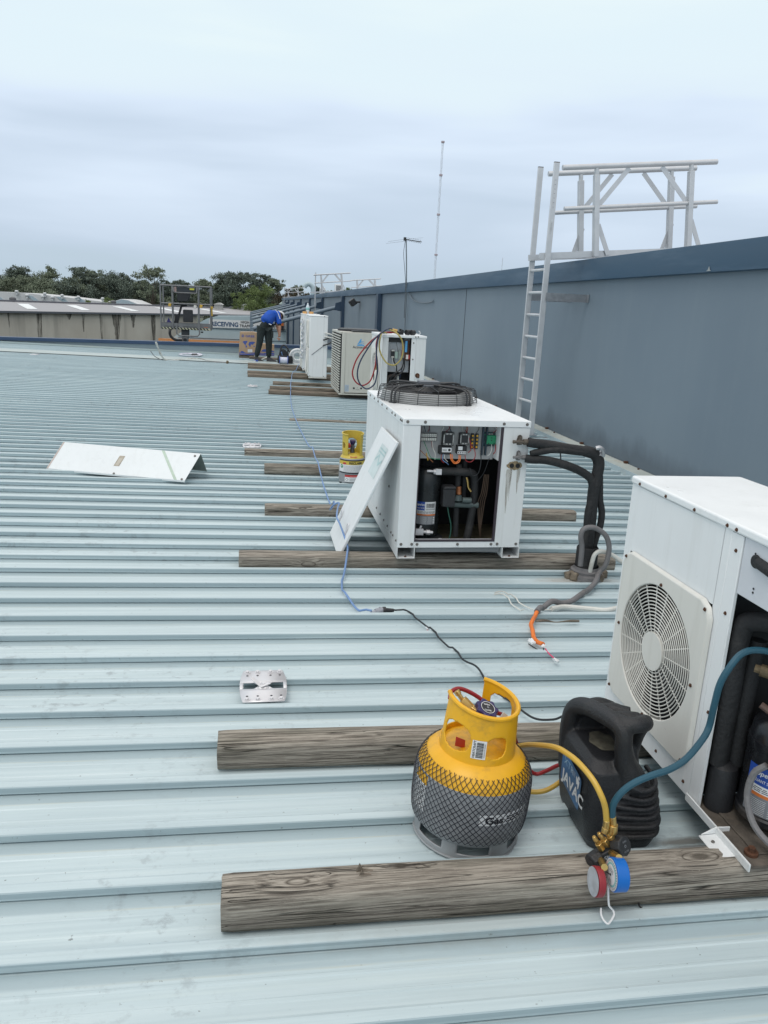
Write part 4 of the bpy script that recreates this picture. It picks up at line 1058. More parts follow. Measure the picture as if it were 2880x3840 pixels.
# gauge manifold hanging over the nearest sleeper ---------------------------
mf = thing('gauge_manifold', (.88, 1.53, .12), 'brass and black gauge manifold with blue and red gauges hanging over the nearest sleeper', 'gauge set')
bd = Vector((.048, .0, .026)).normalized(); mc = Vector((.878, 1.53, .127))
b = bm_(); bar(b, mc-bd*.033, mc+bd*.033, .030, .030, up=(0, 0, 1)); obj('manifold_body', b, M_BLACK, mf, .003)
wr_c = Vector((.903, 1.513, .158)); wr_n = Vector((.40, -.80, .45)).normalized()
b = bm_(); cyl(b, wr_c-wr_n*.017, wr_c+wr_n*.013, .0245, n=8); cyl(b, wr_c-wr_n*.03, wr_c-wr_n*.017, .014, n=10); obj('hand_wheel', b, M_BLACK, mf, .003)
s = Marks(); s.text('OPEN', 0, .009, .004, M_LG, .0006, .02, 'C'); s.text('CLOSE', 0, -.014, .004, M_LG, .0006, .02, 'C'); s.disc(0, 0, .0035, M_LG, .0004); s.disc(0, 0, .0018, M_LK, .0008)
U_ = Vector((0, 0, 1)).cross(wr_n).normalized(); s.build('wheel_marks', mf, plane_map(wr_c+wr_n*.0135, U_, wr_n.cross(U_)))
wl_c = Vector((.846, 1.522, .113)); wl_n = Vector((-.85, -.35, -.25)).normalized()
b = bm_(); cyl(b, wl_c-wl_n*.012, wl_c+wl_n*.016, .0235, n=8); obj('hand_wheel', b, M_BLACK, mf, .003)
b = bm_(); cyl(b, wl_c+wl_n*.0162, wl_c+wl_n*.0172, .011, n=16); obj('wheel_recess', b, M_LK, mf)
s = Marks(); s.text('SIO', 0, -.005, .011, M_LW, .0005, .0, 'C'); s.build('body_mark', mf, plane_map(mc+Vector((-.003, -.0158, 0)), (bd.x, 0, bd.z), (-bd.z, 0, bd.x)))
for hx, tp in (((.856, 1.528, .148), (.838, 1.53, .174)), ((.870, 1.528, .158), (.850, 1.53, .183)), ((.885, 1.528, .168), (.864, 1.532, .193))):
    h_, t_p = Vector(hx), Vector(tp); d_ = (t_p-h_).normalized()
    b = bm_(); cyl(b, h_-d_*.010, h_+d_*.011, .0095, .0095, n=6); cyl(b, h_+d_*.011, t_p-d_*.008, .0062, n=10); cyl(b, t_p-d_*.008, t_p+d_*.003, .0072, .0045, n=10)
    obj('port', b, M_BRASS, mf, .001)
b = bm_(); cyl(b, (.885, 1.53, .172), (.885, 1.53, .186), .0075, n=10); cyl(b, (.885, 1.53, .184), (.884, 1.53, .208), .0118, n=16); cyl(b, (.884, 1.53, .208), (.879, 1.53, .232), .0088, n=12); obj('hose_fitting', b, M_BRASS, mf, .001)
b = bm_(); cyl(b, (.864, 1.53, .186), (.866, 1.53, .200), .0098, n=8); cyl(b, (.866, 1.53, .200), (.865, 1.53, .222), .0085, n=12); obj('hose_fitting', b, M_BRASS, mf, .001)
def gauge(c, ax, r, t, m, cloudy):
    c, ax = Vector(c), Vector(ax).normalized()
    b = bm_(); cyl(b, c, c+ax*t, r, r*.97, n=40); gb = obj('gauge_case', b, m, mf, .002)
    n_o = -ax; U_ = Vector((0, 0, 1)).cross(n_o).normalized(); V_ = n_o.cross(U_)
    s = Marks(); f = plane_map(c-ax*.0008, U_, V_)
    if cloudy:
        s.disc(0, 0, r*.95, mat('clouded_lens', (.42, .45, .49), .35, var=.25, scale=30, dirt=(.35, .26, .26), dirt_amt=.6, dscale=20), .0012, 32)
    else:
        s.disc(0, 0, r*.93, M_LW, .0004, 32); s.disc(0, 0, r*.72, M_LT, .0008, 32); s.disc(0, 0, r*.60, M_LW, .0012, 32)
        for i in range(28):
            a = math.radians(-50+280*i/27); s.poly([(r*.88*math.cos(a), r*.88*math.sin(a)), (r*.88*math.cos(a+.05), r*.88*math.sin(a+.05)), (r*.76*math.cos(a+.05), r*.76*math.sin(a+.05)), (r*.76*math.cos(a), r*.76*math.sin(a))], M_LK if i < 20 else M_LR, .0012)
        s.lines(-r*.25, r*.15, r*.25, r*.42, 4, M_LK, .0016, 6, .5); s.lines(-r*.2, -r*.5, r*.2, -r*.25, 3, M_LK, .0016, 7, .5)
        s.poly([(0, .0015), (-r*.62, -r*.30), (-r*.60, -r*.34), (.002, -.0015)], M_LK, .002); s.disc(0, 0, .003, M_LK, .0022)
    s.build('gauge_dial', gb, f)
gauge((.847, 1.440, .139), (1, -.08, -.04), .039, .030, M_BLUEG, False)
gauge((.811, 1.455, .110), (1, -.05, -.08), .0355, .018, mat('dark_red_gauge', (.27, .02, .03), .4), True)
b = bm_(); cyl(b, (.868, 1.455, .172), (.882, 1.52, .135), .0085, n=8); obj('gauge_stem', b, M_BRASS, mf)
b = bm_(); cyl(b, (.834, 1.455, .148), (.856, 1.52, .118), .0085, n=8); obj('gauge_stem', b, M_BRASS, mf)
b = bm_(); tube(b, [(.848, 1.452, .10), (.849, 1.448, .08), (.851, 1.441, .052), (.856, 1.438, .044), (.862, 1.436, .037), (.860, 1.427, .033), (.848, 1.417, .026), (.838, 1.412, .024), (.831, 1.421, .028), (.829, 1.432, .035), (.834, 1.444, .040)], .0025, 6); obj('hook', b, M_LW, mf)
# hoses from the manifold
b = bm_(); tube(b, [(.865, 1.53, .219), (.857, 1.53, .256), (.845, 1.535, .288), (.832, 1.565, .315), (.815, 1.615, .33), (.806, 1.665, .325), (.803, 1.73, .303), (.80, 1.82, .255), (.785, 1.91, .20), (.752, 1.99, .13), (.745, 2.02, .06), (.775, 2.0, .018), (.83, 1.965, .006), (.88, 1.95, .012), (.93, 1.96, .03), (.97, 1.98, .05)], .0076, 9, 8)
tag(obj('charging_hose', b, M_YELH, None, loc=(.865, 1.53, .22)), 'yellow hose arching from the gauge manifold back behind the netted cylinder', 'hose')
b = bm_(); tube(b, [(.878, 1.53, .231), (.877, 1.53, .266), (.894, 1.53, .298), (.924, 1.53, .323), (.969, 1.53, .342), (1.016, 1.535, .352), (1.063, 1.545, .372), (1.108, 1.56, .412), (1.136, 1.58, .437), (1.140, 1.58, .498), (1.150, 1.585, .556), (1.174, 1.59, .60), (1.205, 1.60, .626), (1.24, 1.60, .636), (1.29, 1.59, .63), (1.34, 1.56, .61)], .0085, 9, 8)
tag(obj('charging_hose', b, M_BLUEH, None, loc=(.878, 1.53, .231)), 'thick dark blue hose from the gauge manifold up into the near open unit', 'hose')
b = bm_(); P = [(.969+.012*math.cos(a), 1.478+.018*math.sin(a), -.008+.012) for a in [math.radians(40+i*26) for i in range(11)]]; tube(b, P, .0026, 6, 2); tag(obj('black_clip', b, M_BLACK, None, loc=P[0]), 'small black C shaped clip lying on the roof by the manifold hook', 'clip')

# electric leads ---------------------------------------------------------
b = bm_(); P = [(.668, 3.405, .018), (.729, 3.37, .014), (.785, 3.21, .016), (.83, 3.03, .01), (.869, 2.862, .012), (.895, 2.743, .034), (.912, 2.606, .012), (.946, 2.479, .026), (.999, 2.376, .014), (1.054, 2.33, .03), (1.078, 2.30, .06), (1.082, 2.26, .10), (1.088, 2.20, .108), (1.09, 2.12, .06), (1.07, 1.98, .05)]
tube(b, lay(P, .0045), .0042, 7, 1)
lead = obj('extension_lead', b, mat('black_cable', (.018, .022, .026), .5), None, loc=(.668, 3.405, 0)); tag(lead, 'thin black power cord snaking from the blue lead to the black machine', 'cord')
b = bm_(); cyl(b, (.786, 3.205, .012), (.792, 3.185, .011), .006, n=8); obj('tag_band', b, M_LW, lead)
b = bm_(); prism(b, [(.778, 3.18), (.79, 3.19), (.788, 3.17)], XY(.006), 0, .002); obj('test_tag', b, M_LR, lead)
b = bm_(); cyl(b, (.668, 3.405, .016), (.628, 3.403, .016), .008, .013, n=10); cyl(b, (.628, 3.403, .016), (.612, 3.402, .016), .019, .019, n=12); obj('plug', b, M_BLACK, lead, .002)
blue = [(.555, 3.375, .014), (.53, 3.39, .012), (.491, 3.445, .012), (.452, 3.6, .036), (.45, 3.70, .012), (.459, 3.80, .012), (.49, 3.95, .03), (.512, 4.04, .10), (.522, 4.11, .098), (.525, 4.165, .11), (.497, 4.30, .19), (.49, 4.42, .20), (.515, 4.62, .20), (.535, 4.72, .21), (.525, 4.78, .195), (.50, 4.80, .17), (.495, 4.88, .125), (.52, 5.02, .10), (.545, 5.11, .105), (.55, 5.2, .10), (.548, 5.347, .03), (.547, 5.925, .034), (.546, 6.3, .075), (.546, 6.52, .105), (.546, 6.66, .10), (.548, 6.9, .085), (.55, 7.2, .105), (.552, 7.32, .10), (.544, 7.8, .04), (.513, 9.3, .035), (.515, 10.8, .035), (.56, 12.2, .06), (.57, 12.36, .115), (.585, 12.6, .10), (.59, 13.05, .11), (.62, 13.5, .05), (.64, 13.85, .11), (.68, 14.5, .05), (.72, 15.15, .11), (.80, 15.9, .11), (.86, 16.6, .05), (.93, 17.1, .11), (1.05, 18.3, .1)]
b = bm_(); tube(b, lay(blue, .0058, 8), .0055, 7, 1)
bl = obj('extension_lead', b, M_BLUEC, None, loc=blue[0]); tag(bl, 'long pale blue extension lead running away over all the sleepers', 'cord')
b = bm_(); cyl(b, (.612, 3.402, .018), (.575, 3.39, .017), .0165, .015, n=14); cyl(b, (.575, 3.39, .017), (.552, 3.374, .014), .011, .008, n=10); cyl(b, (.604, 3.400, .018), (.598, 3.398, .018), .019, n=14)
obj('socket', b, mat('clear_grey_plastic', (.33, .34, .38), .25), bl, .002)

# roof anchor plates -------------------------------------------------------
def anchor(x, y, wd, dp, label, group='roof anchor plates', detail=True):
    z = .030+rz(x)
    t = thing('roof_anchor', (x, y, z), label, 'anchor plate', group)
    out_ = []
    n_ = 10
    for i in range(n_+1):
        v = -dp/2+dp*i/n_; out_.append((wd/2-.012*(2*v/dp)**2*1.1, v))
    for i in range(n_, -1, -1):
        v = -dp/2+dp*i/n_; out_.append((-wd/2+.012*(2*v/dp)**2*1.1, v))
    b = bm_(); vs = []
    # plate with two slots: build as strips
    sl = dp*.10
    def strip(v0, v1, full=True):
        def hw(v): return wd/2-.012*(2*v/dp)**2*1.1
        n = 6; A = [[], []]
        for s_ in (-1, 1):
            for i in range(n+1):
                v = v0+(v1-v0)*i/n; A[0 if s_ < 0 else 1].append(b.verts.new((x+s_*hw(v), y+v, z+.003)))
        for i in range(n): b.faces.new((A[0][i], A[1][i], A[1][i+1], A[0][i+1]))
    strip(-dp/2, -sl); strip(sl, dp/2)
    for s_ in (-1, 1):
        for (u0, u1, e0, e1) in ((.0, .10*wd, sl*.0, sl*.0), (.42*wd, .5*wd-.0005, sl, sl)):
            V = [b.verts.new((x+s_*u0, y-sl, z+.003)), b.verts.new((x+s_*u1, y-sl, z+.003)), b.verts.new((x+s_*u1, y+sl, z+.003)), b.verts.new((x+s_*u0, y+sl, z+.003))]; b.faces.new(V)
        for q in (-1, 1):
            V = [b.verts.new((x+s_*.10*wd, y+q*sl*.1, z+.003)), b.verts.new((x+s_*.10*wd, y+q*sl, z+.003)), b.verts.new((x+s_*.2*wd, y+q*sl, z+.003))]; b.faces.new(V)
    p = obj('plate', b, M_STEEL, t); md = p.modifiers.new('s', 'SOLIDIFY'); md.thickness = .003; md.offset = 0
    b = bm_(); box(b, x-.44*wd, x+.44*wd, y-sl*1.1, y+sl*1.1, z-.026, z-.024); obj('slot_backing', b, M_DARK, t)
    if detail:
        b = bm_(); cyl(b, (x+.002, y+.002, z+.0045), (x+.002, y+.002, z+.007), .016, n=20); cyl(b, (x+.002, y+.002, z+.007), (x+.002, y+.002, z+.016), .010, n=6)
        obj('centre_bolt', b, M_STEEL, t, .001)
        b = bm_(); obox(b, (x-.022, y+.006, z+.014), .058, .018, .003, (0, math.radians(28), math.radians(-35))); obox(b, (x+.004, y-.010, z+.012), .034, .016, .003, (0, math.radians(-18), math.radians(10))); obj('swivel_eye', b, M_STEEL, t, .001)
        for s_ in (-1, 1):
            screws(t, [(x+u*wd, y+s_*(dp/2-.016), z+.0045) for u in (-.34, -.12, .16, .36)], (0, 0, 1), .0075, M_STEEL, 'rivet')
            b = bm_()
            for u in (-.34, -.12, .16, .36): cyl(b, (x+u*wd, y+s_*(dp/2-.042), z+.0045), (x+u*wd, y+s_*(dp/2-.042), z+.0052), .0045, n=8)
            obj('bolt_holes', b, M_LK, t)
    return t
anchor(.038, 2.652, .176, .245, 'stainless roof anchor plate with a swivel eye, nearest the camera')
anchor(-.02, 7.72, .185, .24, 'stainless roof anchor plate beside the left end of a sleeper pair')
anchor(-.03, 13.45, .17, .24, 'small pale roof anchor plate left of the three sleepers')
anchor(-4.7, 18.0, .17, .24, 'far dark roof anchor plate alone at the left by the pale roof joint', detail=False)

# big open condensing unit -------------------------------------------------
ux0, ux1, uy0, uy1, uz0, uz1 = .778, 1.477, 3.968, 5.33, .152, .866
cu_ = thing('condensing_unit', (ux0, uy0, .09), 'white condensing unit with a fan on top and its front open over wiring and pipes', 'air conditioner')
b = bm_()
box(b, ux0, ux0+.093, uy0, uy0+.01, uz0, uz1-.036); obj('corner_panel', b, M_WHITE, cu_, .002)
b = bm_(); box(b, ux1-.147, ux1, uy0, uy0+.01, uz0, uz1-.036); rp_ = obj('service_panel', b, M_WHITE_OLD, cu_, .002)
b = bm_(); box(b, ux0+.0935, ux1-.1475, uy0+.001, uy0+.011, uz0, uz0+.034); obj('sill_panel', b, M_WHITE, cu_, .001)
b = bm_(); box(b, ux0, ux0+.008, uy0+.0115, uy0+.11, uz0, uz1-.036); box(b, ux0, ux0+.008, uy0+.1125, uy1, uz0, uz1-.036); obj('side_panel', b, M_WHITE_OLD, cu_, .001)
b = bm_(); box(b, ux1-.008, ux1, uy0+.0115, uy1, uz0, uz1-.036); box(b, ux0+.0085, ux1-.0085, uy1-.01, uy1, uz0, uz1-.036); obj('rear_panel', b, M_WHITE, cu_)
b = bm_(); box(b, ux0-.003, ux1+.003, uy0-.003, uy1+.003, uz1-.035, uz1); obj('top_panel', b, M_WHITE_TOP, cu_, .003)
b = bm_(); box(b, ux0+.009, ux1-.009, uy0+.02, uy1-.011, uz0+.001, uz0+.006); obj('base_pan', b, mat('mouldy_pan', (.09, .08, .05), .9, var=.4, scale=20, dirt=(.16, .17, .08), dirt_amt=.6, dscale=8), cu_)
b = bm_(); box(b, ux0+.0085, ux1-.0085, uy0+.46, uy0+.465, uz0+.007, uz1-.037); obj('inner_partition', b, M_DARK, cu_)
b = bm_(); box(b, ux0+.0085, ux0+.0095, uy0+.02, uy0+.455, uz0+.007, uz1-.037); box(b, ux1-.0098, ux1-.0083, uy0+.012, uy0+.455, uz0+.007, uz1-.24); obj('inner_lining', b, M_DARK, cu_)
# rubber seal round the opening
ox0, ox1, oz0, oz1 = ux0+.094, ux1-.148, uz0+.035, uz1-.036
b = bm_()
for (a, c, d, e) in ((ox0-.001, ox0+.004, oz0, oz1), (ox1-.012, ox1+.001, oz0, oz1)): box(b, a, c, uy0-.001, uy0+.012, d, e)
box(b, ox0+.0045, ox1-.0125, uy0-.001, uy0+.012, oz0, oz0+.009); obj('door_seal', b, mat('purple_black_seal', (.045, .035, .045), .6), cu_)
b = bm_(); box(b, ox0+.0045, ox1-.0125, uy0+.0125, uy0+.015, oz0+.001, oz0+.0125); obj('seal_edge', b, M_STEEL, cu_)
# skids
for x, nm in ((ux0-.001, 'l'), (ux1-.099, 'r')):
    b = bm_(); y0_ = uy0-.008
    prism(b, [(x, .093), (x+.10, .093), (x+.10, uz0-.001), (x+.0975, uz0-.001), (x+.0975, .0955), (x+.0025, .0955), (x+.0025, uz0-.001), (x, uz0-.001)], lambda u, v, w_: (u, w_, v), y0_, uy1)
    obj('skid', b, M_WHITE_OLD, cu_)
screws(cu_, [(ux0+.05, uy0+.01, .0965), (ux1-.05, uy0+.01, .0965)], (0, 0, 1), .005, M_RUST)
b = bm_(); box(b, ux0+.11, ux1-.11, uy0+.02, uy0+.03, .12, uz0-.001); obj('cross_rail', b, mat('dull_grey_steel', (.22, .23, .24), .6), cu_)
scr = [(ux0+.02, uy0, uz0+.02), (ux0+.08, uy0, uz0+.02), (ux0+.11, uy0+.001, uz0+.019), (ux0+.34, uy0, uz0+.019), (ux1-.165, uy0+.001, uz0+.019), (ux1-.13, uy0, uz0+.02), (ux1-.02, uy0, uz0+.02), (ux0+.02, uy0-.003, uz1-.017), (ux0+.115, uy0-.003, uz1-.017), (ux1-.15, uy0-.003, uz1-.017), (ux1-.02, uy0-.003, uz1-.017)]
screws(cu_, scr, (0, -1, 0), .0055, M_SCREW)
screws(cu_, [(ux0-.003, uy0+d, uz1-.017) for d in (.03, .07, .24, .34, .52, .7, .86, 1.02, 1.2)]+[(ux0, uy0+d, uz0+.03) for d in (.04, .14, .2, .33, .46, .6, .75)]+[(ux0, uy0+.34, .42)], (-1, 0, 0), .0055, M_SCREW)
# electrical panel
ez = .635
b = bm_(); box(b, ox0+.002, ox1-.018, uy0+.10, uy0+.105, ez, oz1-.002); obj('electrical_backplate', b, mat('dim_white_plate', (.46, .46, .46), .5, var=.08), cu_)  # white plate with the shade of the open bay put into its colour
b = bm_(); box(b, ox1-.016, ox1-.010, uy0+.013, uy0+.18, ez+.01, oz1-.001); obj('side_baffle', b, M_WHITE, cu_)
yb = uy0+.099
def comp(nm, x, z, wd, ht, dp, m, front=None):
    x = ox0+(x-ox0)*1.17; wd *= 1.1
    b = bm_(); box(b, x, x+wd, yb-dp, yb, z, z+ht); o = obj(nm, b, m, cu_, .0015)
    if front:
        s = Marks(); front(s, wd, ht); s.build('marking', o, plane_map((x, yb-dp-.0008, z), (1, 0, 0), (0, 0, 1)))
    return o
def fr_cont(s, wd, ht):
    dm = mat('dim_white_plastic', (.42, .42, .41), .5)  # darker copy of the white, painting in the shade inside the bay
    for u in (.02, .88): s.rect(wd*u, ht*.1, wd*(u+.10), ht*.95, dm)
    s.rect(wd*.02, ht*.84, wd*.98, ht*.95, dm); s.rect(wd*.02, ht*.07, wd*.98, ht*.18, dm)
    for i in range(3):
        for v in (.89, .13): s.disc(wd*(.2+.3*i), ht*v, wd*.06, M_LK, .0005, 8)
def fr_strip(s, wd, ht):
    for i in range(9):
        s.rect(wd*(.02+.108*i), ht*.55, wd*(.105+.108*i), ht*.95, M_CREAM); s.rect(wd*(.02+.108*i), ht*.05, wd*(.105+.108*i), ht*.42, M_CREAM)
        s.disc(wd*(.06+.108*i), ht*.75, wd*.02, M_LK, .0005, 6)
comp('terminal_strip', ox0+.013, .735, .085, .042, .02, M_BLACK, fr_strip)
comp('contactor', ox0+.118, .715, .055, .072, .045, M_BLACK, fr_cont); comp('contactor', ox0+.200, .72, .046, .064, .04, M_BLACK, fr_cont)
comp('overload_relay', ox0+.105, .665, .062, .045, .04, M_BLACK, lambda s, w_, h: (s.rect(w_*.2, h*.3, w_*.98, h*.85, M_LW), s.lines(w_*.25, h*.45, w_*.6, h*.7, 2, M_LK, .0005), s.disc(w_*.8, h*.58, h*.16, M_LK, .0005)))
comp('overload_relay', ox0+.190, .668, .05, .045, .035, M_BLACK, lambda s, w_, h: (s.rect(w_*.1, h*.5, w_*.55, h*.95, M_LW), s.rect(w_*.05, h*.05, w_*.95, h*.35, M_LW), [s.disc(w_*(.17+.22*i), h*.2, h*.08, M_LK, .0005, 8) for i in range(4)]))
for dx in (0, .022):
    def fr_t(s, wd, ht):
        for i in range(4): s.disc(wd*.5, ht*(.14+.24*i), wd*.36, M_YEL, 0, 10)
    comp('terminal_block', ox0+.258+dx, .695, .014, .085, .02, M_BLACK, fr_t)
for dx in (0, .018): comp('cable_duct', ox0+.312+dx, .66, .008, .17, .02, mat('blue_black_duct', (.03, .05, .07), .5))
comp('green_relay', ox0+.333, .725, .046, .048, .03, M_GREEN, lambda s, w_, h: [s.disc(w_*u, h*v, w_*.07, M_LK, 0, 10) for u, v in ((.5, .75), (.5, .45), (.2, .1), (.8, .1))])
b = bm_(); box(b, ox1-.0795, ox1-.02, uy0+.09, uy0+.094, .71, .79); pcb = obj('control_board', b, M_PCB, cu_)
s = Marks(); rd = random.Random(8)
for i in range(5): s.rect(.008+.009*i, .066, .014+.009*i, .071, M_CREAM)
s.rect(.034, .026, .042, .05, M_LS); s.rect(.016, .034, .028, .037, M_LW); s.rect(.016, .04, .028, .043, M_LW); s.rect(.010, .004, .02, .007, M_LW)
for i in range(16): u, v = rd.uniform(.003, .05), rd.uniform(.008, .06); s.rect(u, v, u+.004, v+.003, M_LK if i % 2 else M_LG, .0003)
s.disc(.004, .064, .0035, M_GREEN, .0003, 8); s.build('board_parts', pcb, plane_map((ox1-.0795, uy0+.0895, .71), (1, 0, 0), (0, 0, 1)))
yw = uy0+.045
def wire(P, m, r=.0019, nm='wire'):
    b = bm_(); tube(b, [(ox0+x*1.17, yw+dy, z) for x, z, dy in P], r, 5, 5); obj(nm, b, m, cu_)
wire([(.155, .672, 0), (.157, .645, -.01), (.175, .622, -.012), (.198, .632, -.01), (.205, .665, 0)], M_ORANGE, .0026); wire([(.163, .67, 0), (.165, .642, -.008), (.18, .628, -.01), (.194, .64, -.01), (.197, .668, 0)], M_ORANGE, .0026)
wire([(.225, .668, 0), (.23, .638, -.01), (.255, .632, -.01), (.272, .66, -.01), (.268, .70, 0), (.25, .73, .02)], M_RED, .0022); wire([(.228, .80, .04), (.245, .75, .01), (.252, .70, 0), (.24, .68, 0)], M_RED, .0022)
wire([(.122, .67, 0), (.12, .64, 0), (.14, .622, -.01), (.15, .612, 0)], M_BLUEC); wire([(.113, .668, 0), (.112, .645, 0), (.118, .63, 0), (.128, .622, 0)], M_RED); wire([(.128, .668, 0), (.128, .648, 0), (.145, .628, 0)], M_WHC)
wire([(.07, .735, .03), (.072, .70, .01), (.082, .675, 0), (.083, .64, 0)], M_WHC); wire([(.068, .735, .03), (.07, .705, .02), (.078, .69, .01)], M_RED); wire([(.03, .735, .03), (.045, .69, 0), (.06, .655, 0), (.075, .645, 0), (.11, .642, 0)], M_GREEN); wire([(.002, .70, .02), (.02, .68, 0), (.05, .65, 0), (.075, .625, 0)], M_COPPER, .0022)
wire([(.04, .675, 0), (.045, .655, 0), (.05, .635, 0)], M_YELH, .003)
for i, (x, m_) in enumerate(((.03, M_NAVY), (.045, M_RED), (.062, M_NAVY), (.12, M_WHC), (.14, M_RED), (.16, M_NAVY), (.21, M_WHC), (.228, M_RED), (.24, M_COPPER), (.29, M_BLACK), (.37, M_RED), (.39, M_BLACK), (.405, M_RED))): wire([(x, .83, .05), (x+.01*math.sin(i*2.1), .81, .03), (x+.008*math.cos(i), .785, .04)], m_)
wire([(.355, .725, .02), (.352, .70, 0), (.345, .675, 0), (.335, .665, 0)], M_WHC); wire([(.375, .725, .02), (.37, .69, 0), (.362, .675, 0)], M_RED, .0025); wire([(.30, .69, 0), (.305, .62, 0), (.30, .56, .02), (.275, .55, .03), (.26, .59, .03)], M_BLACK, .003); wire([(.35, .65, .02), (.33, .56, .03), (.30, .50, .05)], M_BLACK)
# compressor, pipes, valves
cc2 = (.957, 4.13)
b = bm_(); lathe(b, [(0, uz0+.03), (.075, uz0+.03), (.082, uz0+.05), (.082, uz0+.33), (.079, uz0+.39), (.06, uz0+.415), (0, uz0+.425)], 36, (*cc2, 0)); obj('compressor', b, mat('compressor_black', (.016, .02, .023), .3, dirt=(.05, .05, .045), dirt_amt=.4), cu_)
b = bm_(); lathe(b, [(0, uz0+.008), (.10, uz0+.008), (.11, uz0+.012), (.11, uz0+.02), (.085, uz0+.032), (0, uz0+.034)], 32, (*cc2, 0)); obj('compressor_foot', b, M_DARK, cu_)
b = bm_(); cyl(b, (.99, 4.30, uz0+.2), (.99, 4.30, uz0+.50), .12, .115, n=32); lathe(b, [(.115, 0), (.09, .03), (.0, .045)], 32, (.99, 4.30, uz0+.50)); obj('receiver', b, M_DARK, cu_)
copeland('rating_label', cu_, cc2, .082, .262, math.radians(-152), .135, .13)
b = bm_(); tube(b, [(1.0, 4.06, .565), (1.06, 4.06, .565), (1.16, 4.06, .562), (1.205, 4.07, .55), (1.222, 4.08, .50), (1.224, 4.08, .40), (1.214, 4.075, .28), (1.20, 4.07, .17)], .022, 14); obj('insulated_pipe', b, M_RUB, cu_)
b = bm_(); cyl(b, (1.125, 4.08, .60), (1.125, 4.08, .47), .016, n=12); cyl(b, (1.13, 4.09, .36), (1.132, 4.075, .185), .016, n=12); tube(b, [(1.165, 4.11, .62), (1.17, 4.11, .5), (1.172, 4.11, .36)], .014, 8); obj('insulated_pipe', b, M_RUB, cu_)
b = bm_(); cyl(b, (1.13, 4.07, .478), (1.132, 4.07, .435), .0145, .017, n=12); obj('copper_joint', b, M_COPPER, cu_)
b = bm_(); cyl(b, (1.128, 4.07, .43), (1.128, 4.07, .40), .02, .03, n=8); cyl(b, (1.08, 4.075, .375), (1.25, 4.075, .37), .019, n=12); cyl(b, (1.15, 4.05, .405), (1.2, 4.05, .403), .016, n=10); obj('reversing_valve', b, mat('grey_green_valve', (.10, .13, .13), .45, .3), cu_)
b = bm_(); tube(b, [(1.165, 4.05, .535), (1.172, 4.045, .51), (1.178, 4.045, .48), (1.195, 4.045, .455)], .0055, 7); obj('brass_fitting', b, M_BRASS, cu_)
b = bm_(); box(b, 1.028, 1.098, 4.01, 4.07, .375, .475); prism(b, [(1.026, .476), (1.101, .478), (1.094, .49), (1.036, .49)], XZ(0), 4.005, 4.075); obj('terminal_box', b, M_BLACK, cu_, .003)
b = bm_(); cyl(b, (.975, 4.05, .565), (1.0, 4.05, .565), .015, n=6); box(b, .985, 1.018, 4.035, 4.06, .55, .582); cyl(b, (.938, 4.05, .568), (.985, 4.05, .567), .007, n=8); obj('service_valve', b, M_STEEL, cu_, .001)
b = bm_(); box(b, .885, .935, 4.03, 4.055, .205, .24); cyl(b, (.935, 4.04, .222), (.99, 4.04, .218), .009, n=10); cyl(b, (.952, 4.04, .22), (.974, 4.04, .219), .015, n=6); cyl(b, (.915, 4.04, .24), (.922, 4.04, .258), .006, n=8); obj('service_valve', b, M_STEEL, cu_, .001)
b = bm_(); tube(b, [(1.06, 4.02, .374), (1.068, 4.01, .33), (1.08, 4.0, .28), (1.082, 4.0, .22), (1.07, 4.0, .18), (1.055, 4.01, .165)], .0034, 7); obj('green_earth_wire', b, mat('dark_green_wire', (.012, .07, .05), .4), cu_)
for i in range(4):
    b = bm_(); tube(b, [(1.27+.008*i, 4.06, .55), (1.262+.01*i, 4.06, .45), (1.25+.012*i, 4.07, .38), (1.262+.004*i, 4.06, .25), (1.275, 4.06, .19)], .0032, 6); obj('capillary_pipe', b, mat('dark_capillary', (.07, .045, .03), .6, .2), cu_)
b = bm_()
for p in ((.89, 4.02), (1.03, 4.02)): cyl(b, (*p, uz0+.02), (*p, uz0+.036), .011, n=8)
obj('mounting_nuts', b, M_STEEL, cu_)
# gas cocks and stains on the service panel
for z, s_ in ((.757, 1.0), (.672, .8)):
    x = ux1-.055
    b = bm_(); prism(b, [(x-.014*s_, z-.02), (x+.014*s_, z-.02), (x+.018*s_, z), (x+.012*s_, z+.03), (x, z+.036), (x-.012*s_, z+.03), (x-.018*s_, z)], XZ(0), uy0-.004, uy0-.0005)
    cyl(b, (x, uy0-.004, z), (x, uy0-.03, z), .014*s_, n=8); cyl(b, (x-.04*s_, uy0-.024, z), (x+.02*s_, uy0-.024, z), .008*s_, n=8); cyl(b, (x-.044*s_, uy0-.024, z), (x-.02*s_, uy0-.024, z), .011*s_, .008*s_, n=6)
    cyl(b, (x+.015, uy0-.024, z), (x+.045, uy0-.022, z), .017*s_, n=6); cyl(b, (x, uy0-.02, z), (x, uy0-.02, z+.026), .008, n=8)
    obj('gas_cock', b, M_DUST if s_ == 1 else M_GREYC, cu_, .001)
b = bm_(); rd = random.Random(5); P = []
for i in range(40):
    a = 2*PI*i/40; r = 1+rd.uniform(-.12, .1); P.append((ux1-.072+.042*r*math.cos(a), .622+.024*r*math.sin(a)))
fc = b.faces.new([b.verts.new((u, uy0-.0015, v)) for u, v in P]); bmesh.ops.triangulate(b, faces=[fc]); obj('foam_seal', b, mat('old_foam', (.30, .23, .14), .9, var=.4, scale=60, bump=.6, bscale=200), cu_)
for dx in (-.086, -.052):
    b = bm_(); cyl(b, (ux1+dx, uy0-.0018, .621), (ux1+dx, uy0-.0028, .621), .013, n=18); obj('pipe_hole', b, M_DARK, cu_)
